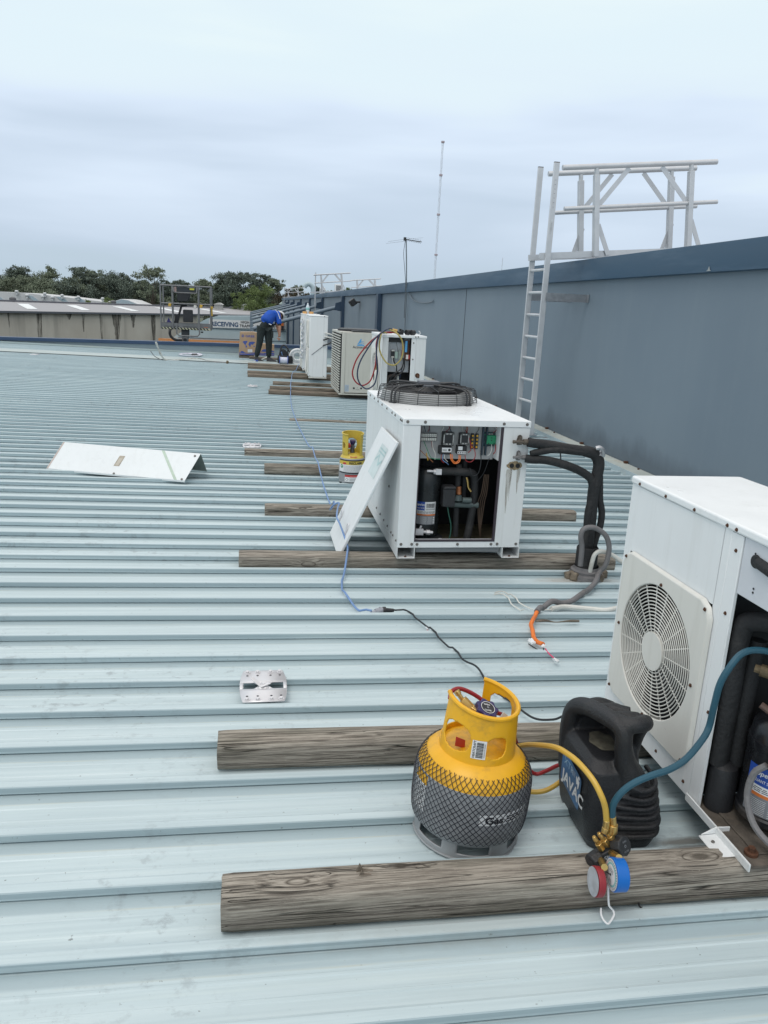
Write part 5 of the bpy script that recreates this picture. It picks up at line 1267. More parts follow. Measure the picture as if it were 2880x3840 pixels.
for x, z1_, z0_, w_ in ((ux1-.10, .60, .35, .018), (ux1-.045, .605, .46, .012), (ux1-.088, .60, .42, .008)):
    b = bm_(); P = []; 
    for i in range(9): P.append((x-w_*(1-i/9)*(.7+.3*math.sin(i*1.3)), z1_-(z1_-z0_)*i/8))
    for i in range(8, -1, -1): P.append((x+w_*(1-i/9)*(.7+.3*math.cos(i*1.7)), z1_-(z1_-z0_)*i/8))
    m_, t_, bs = newmat('rust_run') if 'rr' not in _mc else (_mc['rr'], None, None)
    if t_:
        g = NT(t_); o_ = g.obj(); bs.inputs['Base Color'].default_value = (.40, .36, .30, 1); bs.inputs['Roughness'].default_value = .6
        g.l(g.rng(g.noise(g.map(o_, (30, 1, 3)), 2, 5, .7), .3, .75, .1, .75), bs.inputs['Alpha']); _mc['rr'] = m_
    fc = b.faces.new([b.verts.new((u, uy0-.0008, v)) for u, v in P]); bmesh.ops.triangulate(b, faces=[fc]); obj('rust_run', b, m_, cu_)
# top fan with wire guard
fc_ = Vector((1.088, 4.83, uz1)); fr = .315
b = bm_(); lathe(b, [(fr-.03, .0), (fr-.015, .004), (fr-.025, .035), (fr-.03, .062), (fr-.034, .065), (fr-.04, .0)], 64, fc_); obj('fan_ring', b, mat('grey_fan_ring', (.42, .43, .43), .5, var=.15, scale=8), cu_)
b = bm_()
for i, z in enumerate((.014, .026, .038, .050, .062, .073)): loop_tube(b, fc_+Vector((0, 0, z)), fr+.004-.0022*i, .0019, (1, 0, 0), (0, 1, 0), 72, 5)
for k in range(9): loop_tube(b, fc_+Vector((0, 0, .082+.001*k)), fr-.03-.028*k, .0017, (1, 0, 0), (0, 1, 0), 60, 5)
for i in range(16):
    a = 2*PI*i/16; d = Vector((math.cos(a), math.sin(a), 0)); tube(b, [fc_+d*(fr+.004)+Vector((0, 0, .004)), fc_+d*(fr-.006)+Vector((0, 0, .073)), fc_+d*(fr-.04)+Vector((0, 0, .086)), fc_+d*.06+Vector((0, 0, .092))], .0022, 5, 2)
obj('fan_guard', b, mat('black_wire', (.018, .019, .022), .4), cu_)
b = bm_()
for i in range(4):
    a = math.radians(38+90*i); d = Vector((math.cos(a), math.sin(a), 0)); e = Vector((-d.y, d.x, 0))*.014
    for q in (-1, 1): tube(b, [fc_+d*(fr+.012)+e*q+Vector((0, 0, .003)), fc_+d*(fr+.008)+e*q+Vector((0, 0, .062)), fc_+d*(fr-.035)+e*q+Vector((0, 0, .096)), fc_+d*.06+e*q+Vector((0, 0, .101))], .0065, 7, 4)
    bar(b, fc_+d*(fr+.012)-e*1.6+Vector((0, 0, .005)), fc_+d*(fr+.012)+e*1.6+Vector((0, 0, .005)), .022, .008)
obj('guard_arm', b, mat('black_bracket', (.03, .032, .036), .45, dirt=(.16, .15, .14), dirt_amt=.4, dscale=14), cu_)
b = bm_(); cyl(b, fc_+Vector((0, 0, .05)), fc_+Vector((0, 0, .102)), .07, n=28); box(b, fc_.x-.06, fc_.x+.07, fc_.y-.05, fc_.y+.05, fc_.z+.1025, fc_.z+.122); obj('fan_motor', b, mat('grey_motor', (.15, .16, .18), .45, .2), cu_, .003)
b = bm_(); blades(b, fc_+Vector((0, 0, .045)), .27, 5, (0, 0, 1), .35, .07); obj('fan', b, M_BLACK, cu_)
b = bm_(); cyl(b, fc_+Vector((0, 0, .0015)), fc_+Vector((0, 0, .003)), .278, n=48); obj('fan_well', b, M_DARK, cu_)

# access panel leaning on that unit
lp = thing('access_panel', (.49, 4.42, rz(.49)), 'long white access panel with a teal sticker leaning against the open condensing unit', 'panel')
def LP(u, v, w_):   # u along y (0..wd), v up the slope
    A = Vector((.475, 4.17, .03)); top = Vector((.752, 4.0, .735)); up = (top-A); up.y = -.0; ln = up.length; up.normalize()
    n = Vector((-up.z, 0, up.x)); return Vector((.475, 4.17-.17*v/ln, .03))+Vector((0, 1, 0))*u+up*v+n*w_
b = bm_(); prism(b, [(0, 0), (.50, 0), (.53, .757), (0, .757)], LP, -.014, 0); 
obj('sheet', b, M_WHITE, lp, .003)
s = Marks(); s.rect(.09, .50, .30, .69, mat('sticker_pale', (.62, .70, .70), .4), 0); s.lines(.10, .64, .28, .68, 2, mat('faint_teal', (.42, .60, .60), .4), .001)
s.poly([(.10, .60), (.16, .57), (.22, .62), (.28, .58), (.28, .60), (.22, .635), (.16, .59), (.10, .62)], mat('faint_teal', (.42, .60, .60), .4), .001)
s.build('sticker', lp, lambda u, v, w_: LP(u, v, .0012+w_))
for u in (.10, .40):
    b = bm_(); q = lambda du, dv, w_: LP(u+du, .14+dv, w_)
    tube(b, [q(-.010, .02, .006), q(-.011, .045, .012), q(0, .058, .010), q(.011, .045, .012), q(.010, .02, .006)], .0028, 6, 4)
    prism(b, [(-.014, -.025), (.014, -.025), (.014, .022), (-.014, .022)], q, .001, .007); obj('toggle_latch', b, M_STEEL, lp, .001)

# reclaim cylinder -----------------------------------------------------------
rx_, ry_ = .800, 6.22
rcy = thing('gas_cylinder', (rx_, ry_, rz(rx_)+.001), 'slim silver gas cylinder with yellow collar and RECLAIM label beside the leaning panel', 'gas cylinder')
W[rcy.name] = Matrix.Identity(4)
b = bm_(); prof = [(0, .03), (.105, .03), (.112, .05), (.113, .07), (.113, .205), (.110, .232), (.104, .248), (.095, .262), (.08, .275), (.05, .285), (0, .288)]
lathe(b, prof, 48, O3, mis=[0]*6+[1]*4); obj('tank', b, [M_SILV, M_YEL2], rcy)
b = bm_(); shell(b, lambda z: .104+.008*z/.045, lambda a: 0.0, lambda a: .045, lambda a, z: .012 < z < .036 and any(abs(adif(a, math.radians(d))) < math.radians(14) for d in (-160, -110, -60, 0, 60, 120)), 96, 8)
fo = obj('foot_ring', b, M_SILV, rcy); md = fo.modifiers.new('s', 'SOLIDIFY'); md.thickness = .004; bake(fo)
b = bm_(); RG = (238, 312)
shell(b, lambda z: .088+.004*(z-.26)/.2, lambda a: .255, lambda a: .458+.006*math.sin(a), lambda a, z: (RG[0] < math.degrees(a) % 360 < RG[1] and z > .262) or oval(a, z, 205, .018, .33, .385, .09) or oval(a, z, 90, .05, .30, .40, .09) or oval(a, z, 350, .02, .33, .385, .09), 144, 30)
co = obj('collar', b, M_YEL2, rcy); md = co.modifiers.new('s', 'SOLIDIFY'); md.thickness = .004; bake(co)
b = bm_(); tube(b, [(.0925*math.cos(math.radians(a)), .0925*math.sin(math.radians(a)), .458+.006*math.sin(math.radians(a))) for a in range(312, 312+287, 3)], .006, 7, 1); obj('collar_rim', b, M_YEL2, rcy)
b = bm_(); cyl(b, (0, 0, .28), (0, 0, .36), .022, .016, n=12); cyl(b, (0, 0, .345), (.005, -.04, .345), .013, n=10); cyl(b, (-.0, 0, .35), (-.03, -.01, .35), .01, n=8); obj('valve', b, mat('dark_valve', (.12, .12, .13), .4, .5), rcy)
b = bm_(); cyl(b, (0, 0, .362), (0, -.003, .395), .020, .028, n=10); obj('knob', b, M_PURP, rcy, .002)
b = bm_(); cyl(b, (-.028, -.012, .35), (-.045, -.018, .35), .022, n=14); obj('red_cap', b, M_REDG, rcy)
wr = lambda z0: wrap_map(O3, .113, z0, math.radians(-90), lambda z: .1143)
s = Marks(); s.rect(-.15, 0, .15, .012, M_LK, 0, 40); s.rect(-.15, .012, .15, .078, M_LW, .0, 40); s.rect(-.15, .078, .15, .110, M_YEL2, 0, 40); s.rect(-.15, .110, .15, .121, M_LK, 0, 40)
s.text('RECLAIM', .02, .084, .020, M_LK, .0008, .03, 'C', sx=1.05); s.disc(-.082, .088, .018, M_LR, .0008, 20, .010); s.disc(-.112, .06, .016, M_GREEN, .0008)
s.lines(-.09, .018, .09, .072, 7, M_LG, .0008, 3, .35); s.build('reclaim_label', rcy, wr(.118))
s = Marks(); s.rect(-.075, 0, .085, .005, M_LK, 0, 20); s.rect(-.075, .005, .085, .048, M_LW, 0, 20); s.rect(-.075, .048, .085, .066, M_LR, 0, 20); s.rect(-.075, .066, .085, .070, M_LK, 0, 20); s.rect(-.03, .046, .07, .054, mat('label_pink', (.62, .25, .24), .4), .0008, 10)
s.poly([(-.055, .012), (-.04, .026), (-.055, .04), (-.07, .026)], M_LK, .0006); s.poly([(-.055, .015), (-.043, .026), (-.055, .037), (-.067, .026)], M_LW, .001); s.lines(-.03, .012, .03, .040, 5, M_LG, .0008, 4, .4); s.build('hazard_label', rcy, wr(.040))
s = Marks(); s.rect(-.028, 0, .028, .02, M_LR); s.rect(-.028, .02, .028, .035, M_LW); s.lines(-.024, .023, .024, .033, 2, M_LK, .0008, 3); s.build('shoulder_sticker', rcy, lambda u, v, w_: (u, -.098+v*.75, .262+v*.42+w_+.001-(u*u*3)))

rcy.scale = (.94, .94, .94)

# insulated pipes rising from the roof ----------------------------------------
pb = thing('refrigerant_pipes', (1.90, 3.97, rz(1.9)), 'bundle of black insulated pipes rising from the roof and bending to the open unit', 'pipes')
b = bm_(); tube(b, [(1.462, 3.945, .757), (1.50, 3.94, .752), (1.60, 3.945, .742), (1.70, 3.95, .725), (1.80, 3.955, .712), (1.865, 3.96, .69), (1.893, 3.96, .64), (1.888, 3.96, .56), (1.88, 3.96, .48), (1.885, 3.96, .30), (1.885, 3.96, .14), (1.885, 3.965, -.02)], .030, 14, rf=lambda q: .026 if q < .35 else .032); obj('insulated_pipe', b, M_RUB, pb)
b = bm_(); tube(b, [(1.455, 3.94, .668), (1.50, 3.93, .664), (1.55, 3.93, .664), (1.64, 3.935, .648), (1.74, 3.94, .618), (1.82, 3.945, .58), (1.86, 3.95, .54), (1.875, 3.952, .45), (1.862, 3.95, .36), (1.868, 3.95, .2), (1.872, 3.95, -.02)], .023, 12); obj('insulated_pipe', b, M_RUB, pb)
b = bm_(); tube(b, [(1.478, 3.93, .698), (1.53, 3.93, .708), (1.62, 3.935, .722), (1.72, 3.94, .712), (1.82, 3.945, .700)], .020, 12, rf=lambda q: .016+.005*math.sin(q*3)); obj('insulation_sleeve', b, M_RUB, pb)
b = bm_(); tube(b, [(1.905, 3.965, .60), (1.918, 3.965, .50), (1.928, 3.965, .43), (1.948, 3.965, .36), (1.948, 3.965, .28), (1.93, 3.965, .20), (1.918, 3.965, .1), (1.915, 3.97, -.02)], .019, 12); obj('insulated_pipe', b, M_RUB, pb)
b = bm_(); lathe(b, [(.055, .16), (.062, .15), (.062, .02), (.056, -.02)], 24, (1.888, 3.962, 0)); obj('tape_wrap', b, M_RUB, pb)
b = bm_(); lathe(b, [(.070, .045), (.075, .03), (.088, .022), (.086, .008), (.10, .0), (.105, -.025)], 24, (1.89, 3.955, 0)); obj('roof_boot', b, M_GREYC, pb)
b = bm_(); rd = random.Random(3)
for i in range(9):
    a = rd.uniform(0, 6.28); obox(b, (1.89+.10*math.cos(a), 3.95+.06*math.sin(a), -.01), .06, .04, .05, (rd.uniform(-.4, .4), rd.uniform(-.4, .4), a))
obj('foam_filler', b, mat('old_foam2', (.20, .165, .125), .95, var=.4, scale=30, bump=.8, bscale=80), pb, .008)
b = bm_(); cyl(b, (1.86, 3.95, .69), (1.91, 3.95, .70), .02, n=6); tube(b, [(1.85, 3.93, .733), (1.87, 3.925, .738), (1.89, 3.925, .725), (1.90, 3.93, .70)], .012, 6); obj('silver_tape', b, M_GALV, pb)
b = bm_(); bar(b, (1.648, 3.93, .70), (1.655, 3.925, .655), .007, .006); obj('cable_tie', b, M_BLACK, pb)
b = bm_(); P = [(1.803, 3.85, .08), (1.800, 3.85, .183), (1.786, 3.85, .253), (1.80, 3.85, .295), (1.859, 3.85, .302), (1.93, 3.85, .258), (1.962, 3.85, .182), (1.953, 3.85, .085), (1.925, 3.86, .035), (1.86, 3.76, .015), (1.769, 3.654, .008), (1.69, 3.56, .022), (1.615, 3.499, .012), (1.55, 3.475, .010), (1.485, 3.451, .03), (1.416, 3.403, .008), (1.365, 3.335, .008)]; tube(b, lay(P, .0145, 6, .05), .0145, 10, 1)
gcb = obj('grey_conduit', b, M_GREYC, None, loc=(1.8, 3.85, 0)); tag(gcb, 'thick grey flexible conduit looping round the black pipes and ending in an orange cable', 'conduit')
b = bm_(); tube(b, lay([(1.372, 3.345, .008), (1.345, 3.305, .012), (1.30, 3.22, .026), (1.281, 3.183, .016), (1.262, 3.10, .006), (1.255, 3.03, .008), (1.262, 2.975, .02)], .010), .010, 9, 1); oc = obj('orange_core', b, M_ORANGE, gcb)
b = bm_()
tube(b, [(1.262, 2.975, .02), (1.262, 2.92, .01), (1.268, 2.87, .008), (1.275, 2.84, .006)], .003, 6); obj('red_wire', b, mat('pink_wire', (.62, .05, .14), .4), gcb)
b = bm_(); tube(b, [(1.258, 2.972, .02), (1.248, 2.93, .008), (1.225, 2.955, .008), (1.205, 3.0, .012)], .0028, 6); obj('black_wire', b, M_BLACK, gcb)
b = bm_(); rd = random.Random(12)
for c_ in ((1.258, 2.955, .018), (1.226, 3.035, .012), (1.235, 3.015, .012), (1.276, 2.838, .008)):
    for i in range(3): obox(b, (c_[0]+rd.uniform(-.008, .008), c_[1]+rd.uniform(-.012, .012), c_[2]), .016, .018, .008, (rd.uniform(-1, 1), rd.uniform(-1, 1), rd.uniform(0, 3)))
obj('white_tape', b, M_LW, gcb, .002)
b = bm_(); tube(b, [(1.882, 3.885, .03), (1.885, 3.88, .09), (1.897, 3.88, .138), (1.936, 3.885, .153), (2.005, 3.88, .13), (2.077, 3.87, .086), (2.2, 3.84, .03), (2.35, 3.8, .0)], .0125, 9)
tag(obj('white_conduit', b, M_WHC, None, loc=(1.88, 3.88, 0)), 'white conduit curving out of the pipe base over the sleeper towards the right', 'conduit')
b = bm_(); tube(b, [(1.469, 3.407, .008), (1.52, 3.435, .004), (1.565, 3.445, .002), (1.667, 3.421, .0), (1.754, 3.396, .0), (1.84, 3.425, .0), (1.95, 3.45, .0), (2.1, 3.44, -.002)], .0125, 9)
wc = obj('white_conduit', b, M_WHC, None, loc=(1.469, 3.407, 0)); tag(wc, 'white conduit lying flat behind the near open unit with two bare wires', 'conduit')
for P in ([(1.245, 3.636, .008), (1.275, 3.65, .01), (1.307, 3.645, .006), (1.34, 3.509, .0), (1.386, 3.42, -.002), (1.44, 3.40, .002), (1.48, 3.41, .008)], [(1.235, 3.616, .006), (1.262, 3.62, .01), (1.276, 3.61, .006), (1.295, 3.51, -.004), (1.31, 3.44, -.004), (1.32, 3.394, -.004)]):
    b = bm_(); tube(b, lay(P, .0035), .0034, 6, 1); obj('loose_wire', b, M_WHC, wc)
b = bm_(); tube(b, [(1.339, 3.277, .0), (1.39, 3.272, .003), (1.436, 3.262, -.001), (1.50, 3.264, .002), (1.557, 3.266, .0)], .006, 7, rf=lambda q: .0045+.002*math.sin(q*9)); tag(obj('stick', b, M_WOOD2, None, loc=(1.34, 3.28, 0)), 'thin brown stick lying on the roof beside the orange cable', 'stick')

# folded white panel lying like a tent -----------------------------------------
fp = thing('folded_panel', (-1.0, 6.3, rz(-1)), 'white folded sheet metal cover lying like a tent on the open roof at left', 'panel')
A0 = Vector((-1.64, 6.40, .055)); A1 = Vector((-.535, 6.06, .012+.03)); R0 = Vector((-1.52, 6.49, .255)); R1 = Vector((-.415, 6.15, .242)); B0 = Vector((-1.45, 6.86, .06)); B1 = Vector((-.385, 6.43, .04))
def quadslab(b, q, t_=.0025):
    q = [Vector(p) for p in q]; n = (q[1]-q[0]).cross(q[3]-q[0]).normalized()*t_; F = [b.verts.new(p) for p in q]; G_ = [b.verts.new(p-n) for p in q]
    b.faces.new(F); b.faces.new(G_[::-1])
    for i in range(4): b.faces.new((F[i], G_[i], G_[(i+1) % 4], F[(i+1) % 4]))
b = bm_(); quadslab(b, (A0, A1, R1, R0)); quadslab(b, (A0+Vector((0, .003, -.014)), A1+Vector((0, .003, -.014)), A1+Vector((0, 0, -.0005)), A0+Vector((0, 0, -.0005)))); obj('front_sheet', b, M_WHITE_TOP, fp)
b = bm_(); quadslab(b, (R0+Vector((0, .0026, 0)), R1+Vector((0, .0026, 0)), B1, B0)); obj('rear_sheet', b, mat('grey_green_back', (.20, .24, .22), .6, var=.15), fp)
def FPm(u, v, w_):
    p = A0.lerp(A1, u).lerp(R0.lerp(R1, u), v); n = (A1-A0).cross(R0-A0).normalized(); return p+n*(w_+.001)
s = Marks(); s.rect(.455, .30, .495, .68, mat('beige_label', (.42, .37, .30), .6, var=.25, scale=40), 0); s.rect(.463, .34, .488, .60, mat('beige_label_in', (.52, .47, .40), .6), .0006)
s.build('handle_recess', fp, FPm)
s = Marks(); s.poly([(.72, 1.0), (.742, 1.0), (.945, .0), (.923, .0)], mat('green_tape', (.52, .62, .52), .5, var=.12, scale=20), 0); s.build('edge_tape', fp, FPm); s = Marks(); s.poly([(.0, .0), (.012, .0), (.012, 1), (0, 1)], mat('pinkish_edge', (.55, .47, .43), .6), 0); s.build('worn_edge', fp, FPm)
screws(fp, [FPm(.97, .9, 0), FPm(.975, .04, 0), FPm(.49, .03, 0)], (-.1, -.8, .6), .006, M_SCREW)

# third unit, open, carrying the gauge set -----------------------------------
tx0, tx1, ty0, ty1, tz0, tz1 = 1.475, 2.0, 9.1, 9.95, .03, 1.125
tu = thing('condensing_unit', (tx0, ty0, .03), 'tall white outdoor unit with an open electrical bay and coloured hoses hanging on it', 'air conditioner')
b = bm_(); box(b, tx0, tx0+.012, ty0, ty1, tz0, tz1-.03); box(b, tx0+.0125, tx0+.075, ty0, ty0+.012, tz0, tz1-.03); obj('front_panel', b, M_WHITE_OLD, tu, .004)
b = bm_(); box(b, tx1-.118, tx1, ty0, ty0+.012, tz0, tz1-.03); box(b, tx1-.012, tx1, ty0+.0125, ty1, tz0, tz1-.03); box(b, tx0+.0125, tx1-.0125, ty1-.01, ty1, tz0, tz1-.03); obj('side_panel', b, M_WHITE_OLD, tu, .003)
b = bm_(); box(b, tx1-.175, tx1-.12, ty0+.002, ty0+.012, tz0, tz1-.03); obj('inner_post', b, M_WHITE, tu, .002)
b = bm_(); box(b, tx0-.006, tx1+.006, ty0-.006, ty1+.006, tz1-.029, tz1); obj('lid', b, M_WHITE_TOP, tu, .004)
b = bm_(); box(b, tx0+.08, tx1-.178, ty0+.10, ty0+.105, .69, tz1-.03); obj('electrical_backplate', b, mat('grey_white_plate', (.50, .52, .55), .5), tu)
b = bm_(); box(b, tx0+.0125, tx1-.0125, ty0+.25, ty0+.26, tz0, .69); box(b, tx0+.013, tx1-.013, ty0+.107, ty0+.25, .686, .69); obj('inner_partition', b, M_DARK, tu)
b = bm_(); box(b, tx1-.245, tx1-.185, ty0+.06, ty0+.07, .83, 1.07); cb = obj('control_board', b, mat('brown_board', (.11, .045, .025), .6), tu)
b = bm_(); cyl(b, (tx1-.23, ty0+.04, .93), (tx1-.23, ty0+.04, 1.06), .015, n=14); obj('capacitor', b, M_LS, tu)
b = bm_(); box(b, tx1-.225, tx1-.20, ty0+.035, ty0+.059, .85, .90); obj('relay_cream', b, M_CREAM, tu)
b = bm_(); box(b, tx1-.198, tx1-.182, ty0+.035, ty0+.059, .85, .90); obj('relay_red', b, M_LR, tu)
b = bm_(); box(b, tx0+.09, tx1-.25, ty0+.07, ty0+.098, 1.04, 1.09); obj('dark_busbar', b, M_BLACK, tu)
b = bm_(); box(b, tx0+.125, tx0+.16, ty0+.06, ty0+.099, .86, .95); ct = obj('contactor', b, M_BLACK, tu)
s = Marks(); s.rect(0, .075, .035, .09, M_CREAM); s.rect(0, 0, .035, .015, M_CREAM); s.build('terminals', ct, plane_map((tx0+.125, ty0+.0592, .86), (1, 0, 0), (0, 0, 1)))
b = bm_(); box(b, tx0+.17, tx0+.205, ty0+.07, ty0+.099, .85, .93); obj('module', b, mat('pale_green_module', (.40, .52, .46), .5), tu)
b = bm_(); box(b, tx0+.212, tx0+.25, ty0+.07, ty0+.099, .84, .95); obj('module', b, mat('grey_module', (.32, .36, .34), .5), tu)
for P, m_, r in (([(.14, .86, 0), (.145, .80, 0), (.185, .74, 0), (.20, .66, 0), (.21, .56, 0)], M_WHC, .005), ([(.15, .86, 0), (.16, .81, 0), (.19, .76, 0), (.195, .62, 0), (.2, .54, 0)], M_BLACK, .009),
    ([(.265, .86, 0), (.27, .80, -.01), (.24, .73, -.02), (.16, .67, -.02), (.12, .60, 0), (.11, .54, 0)], M_BLACK, .008), ([(.275, .86, 0), (.285, .78, -.01), (.26, .70, -.02), (.18, .63, -.02), (.14, .56, 0)], M_BLACK, .008), ([(.27, .86, 0), (.268, .78, 0), (.25, .70, 0), (.235, .62, 0)], M_NAVY, .006),
    ([(.20, .93, 0), (.19, .98, 0), (.175, 1.04, 0)], M_BLACK, .003), ([(.24, 1.05, 0), (.25, .98, 0), (.245, .9, 0), (.25, .84, 0)], M_RED, .003), ([(.215, .66, 0), (.222, .60, 0), (.235, .53, 0)], M_WHC, .006)):
    b = bm_(); tube(b, [(tx0+x, ty0+.045+dy, z) for x, z, dy in P], r, 6); obj('cable', b, m_, tu)
b = bm_(); tube(b, [(tx0+.10, ty0+.10, .45), (tx0+.10, ty0+.10, .60), (tx0+.13, ty0+.10, .64), (tx0+.20, ty0+.10, .64), (tx0+.22, ty0+.10, .60), (tx0+.22, ty0+.10, .45)], .018, 10); obj('suction_pipe', b, mat('brown_pipe', (.07, .055, .05), .7), tu)
b = bm_(); cyl(b, (tx1-.085, ty0-.001, .665), (tx1-.085, ty0-.004, .665), .028, n=16); cyl(b, (tx1-.085, ty0-.004, .665), (tx1-.075, ty0-.03, .645), .014, n=8); obj('pipe_entry', b, M_RUST, tu)
# round discharge grille on the left face
b = bm_(); gc = Vector((tx0-.006, 9.52, .60))
box(b, tx0-.010, tx0-.0005, 9.17, 9.87, .26, .94)
obj('grille_plate', b, M_CREAM, tu, .003)
b = bm_(); cyl(b, gc-Vector((.0045, 0, 0)), gc-Vector((.006, 0, 0)), .30, n=40); obj('grille_dark', b, M_DARK, tu)
b = bm_()
for i in range(14): loop_tube(b, gc-Vector((.012, 0, 0)), .06+.018*i, .0035, (0, 1, 0), (0, 0, 1), 48, 5)
for i in range(16):
    a = 2*PI*i/16; d = Vector((0, math.cos(a), math.sin(a))); cyl(b, gc-Vector((.012, 0, 0))+d*.05, gc-Vector((.012, 0, 0))+d*.30, .003, n=5)
obj('fan_grille', b, M_CREAM, tu)
screws(tu, [(tx0+.20, ty0-.006, tz1-.015), (tx1-.13, ty0-.006, tz1-.015), (tx1-.10, ty0-.006, tz1-.012), (tx1-.15, ty0+.002, 1.04), (tx1-.15, ty0+.002, .85)], (0, -1, 0), .006, M_SCREW)
# gauges lying on its lid, hoses hanging over the corner
g2 = thing('gauge_manifold', (1.72, 9.2, 1.125), 'gauge manifold lying on the lid of the tall white open unit', 'gauge set')
b = bm_(); box(b, 1.66, 1.74, 9.18, 9.23, 1.128, 1.165); obj('manifold_body', b, M_BLACK, g2, .006)
for x in (1.765, 1.825):
    b = bm_(); cyl(b, (x, 9.17, 1.158), (x+.045, 9.2, 1.158), .031, n=20); obj('gauge', b, M_BLACK, g2, .003)
b = bm_(); cyl(b, (1.72, 9.15, 1.17), (1.72, 9.26, 1.17), .018, n=8); cyl(b, (1.70, 9.2, 1.17), (1.70, 9.2, 1.195), .015, n=8); obj('hand_wheel', b, M_BLACK, g2)
for y, z in ((9.17, 1.185), (9.2, 1.172), (9.22, 1.155)):
    b = bm_(); cyl(b, (1.60, y, z), (1.66, y, z-.01), .012, n=8); obj('port', b, M_BRASS, g2)
b = bm_(); tube(b, [(1.855, 9.2, 1.15), (1.89, 9.19, 1.148), (1.92, 9.18, 1.138), (1.935, 9.17, 1.15), (1.93, 9.17, 1.172), (1.915, 9.17, 1.178)], .0045, 6); obj('hook', b, M_LW, g2)
def hose(P, m_, lab, r=.0085):
    b = bm_(); tube(b, P, r, 8, 7); return tag(obj('charging_hose', b, m_, None, loc=P[0]), lab, 'hose')
hose([(1.66, 9.2, 1.15), (1.55, 9.18, 1.15), (1.46, 9.07, 1.14), (1.428, 9.0, 1.13), (1.33, 9.0, 1.05), (1.235, 9.0, .94), (1.165, 9.0, .83), (1.126, 9.0, .705), (1.13, 9.0, .64), (1.158, 9.0, .585), (1.2, 9.0, .55), (1.251, 9.0, .537), (1.31, 9.0, .565), (1.35, 9.0, .62), (1.389, 9.0, .77), (1.395, 9.0, .92), (1.39, 9.0, 1.03), (1.43, 9.02, 1.135), (1.50, 9.1, 1.142), (1.6, 9.19, 1.145)], M_RED, 'red hose hanging in the outermost loop from the gauges on the tall unit')
hose([(1.60, 9.17, 1.185), (1.55, 9.1, 1.195), (1.49, 8.98, 1.18), (1.421, 8.95, 1.135), (1.34, 8.95, 1.05), (1.273, 8.95, .945), (1.21, 8.95, .83), (1.178, 8.95, .72), (1.18, 8.95, .63), (1.209, 8.95, .562), (1.26, 8.95, .515), (1.302, 8.95, .505), (1.35, 8.95, .53), (1.39, 8.95, .585), (1.407, 8.95, .719), (1.395, 8.95, .83), (1.386, 8.95, .94), (1.40, 8.96, 1.06), (1.44, 9.02, 1.135), (1.5, 9.09, 1.142)], M_NAVY, 'dark blue hose hanging inside the red loop from the gauges on the tall unit')
hose([(1.60, 9.2, 1.172), (1.559, 9.1, 1.18), (1.60, 9.03, 1.165), (1.641, 8.98, 1.132), (1.685, 8.98, 1.07), (1.705, 8.98, .98), (1.70, 8.98, .90), (1.678, 8.98, .845), (1.63, 8.98, .795), (1.59, 8.98, .784), (1.53, 8.98, .80), (1.485, 8.98, .845), (1.44, 8.98, .92), (1.422, 8.98, .99), (1.428, 8.98, 1.08), (1.46, 9.03, 1.15), (1.52, 9.1, 1.14)], M_YELD, 'olive yellow hose looped in a ring in front of the open electrical bay')
hose([(1.415, 9.03, 1.08), (1.40, 9.0, .98), (1.398, 9.0, .85), (1.402, 9.02, .72)], M_YELD, 'short olive yellow hose end hanging beside the red and blue loops', .007)

# cream louvred unit -------------------------------------------------------------
ax0, ax1, ay0, ay1, az0, az1 = 1.306, 2.05, 12.1, 13.42, .10, 1.04
au = thing('louvred_unit', (ax0, ay0, .09), 'cream air conditioner with black louvred side and a blue triangle logo', 'air conditioner')
b = bm_(); box(b, ax0+.03, ax0+.085, ay0-.006, ay0+.05, az0, az1); obj('corner_post', b, M_BEIGE, au, .006)
b = bm_(); box(b, ax0+.086, ax1, ay0, ay0+.012, az0+.012, az1-.012); fpn = obj('front_panel', b, M_BEIGE, au, .003)
b = bm_(); box(b, ax0+.0, ax1, ay0-.008, ay1, az0-.02, az0-.0005); box(b, ax0+.0, ax0+.028, ay0+.05, ay1, az1-.03, az1); box(b, ax1-.02, ax1-.0005, ay0+.02, ay1, az0, az1-.03); box(b, ax0, ax1, ay1-.02, ay1, az0, az1-.03); obj('frame', b, M_BEIGE, au)
b = bm_(); box(b, ax0+.03, ax1-.02, ay0+.0135, ay1-.021, az1-.012, az1+.0); obj('top_panel', b, M_BEIGE, au)
b = bm_(); box(b, ax0+.03, ax0+.034, ay0+.051, ay1-.02, az0, az1-.031); obj('coil_face', b, M_DARK, au)
b = bm_(); n_ = 23
for i in range(n_):
    z = az0+.012+(az1-.045-az0)*i/n_; box(b, ax0-.006, ax0+.012, ay0+.0505, ay1-.003, z, z+.014)
obj('louvre', b, mat('cream_louvre', (.60, .60, .55), .45), au)
b = bm_(); box(b, ax0+.2, ax1-.1, ay0+.1, ay1-.2, az1+.001, az1+.022); lathe(b, [(.33, .0), (.33, .03), (.30, .04), (.0, .042)], 36, ((ax0+ax1)/2-.02, (ay0+ay1)/2, az1+.001)); obj('fan_guard', b, M_BLACK, au)
s = Marks(); u0 = .175; dv = .055
s.poly([(u0, .70+dv), (u0+.055, .79+dv), (u0+.07, .79+dv), (u0+.062, .74+dv), (u0+.03, .715+dv)], M_LS); s.poly([(u0+.0, .69+dv), (u0+.03, .708+dv), (u0+.07, .712+dv), (u0+.112, .70+dv), (u0+.118, .685+dv), (u0+.0, .682+dv)], M_LS)
s.poly([(u0+.035, .722+dv), (u0+.07, .735+dv), (u0+.11, .728+dv), (u0+.112, .722+dv), (u0+.07, .726+dv)], M_LS, .0004); s.poly([(u0+.05, .742+dv), (u0+.08, .757+dv), (u0+.108, .752+dv), (u0+.11, .746+dv), (u0+.08, .748+dv)], M_LS, .0004)
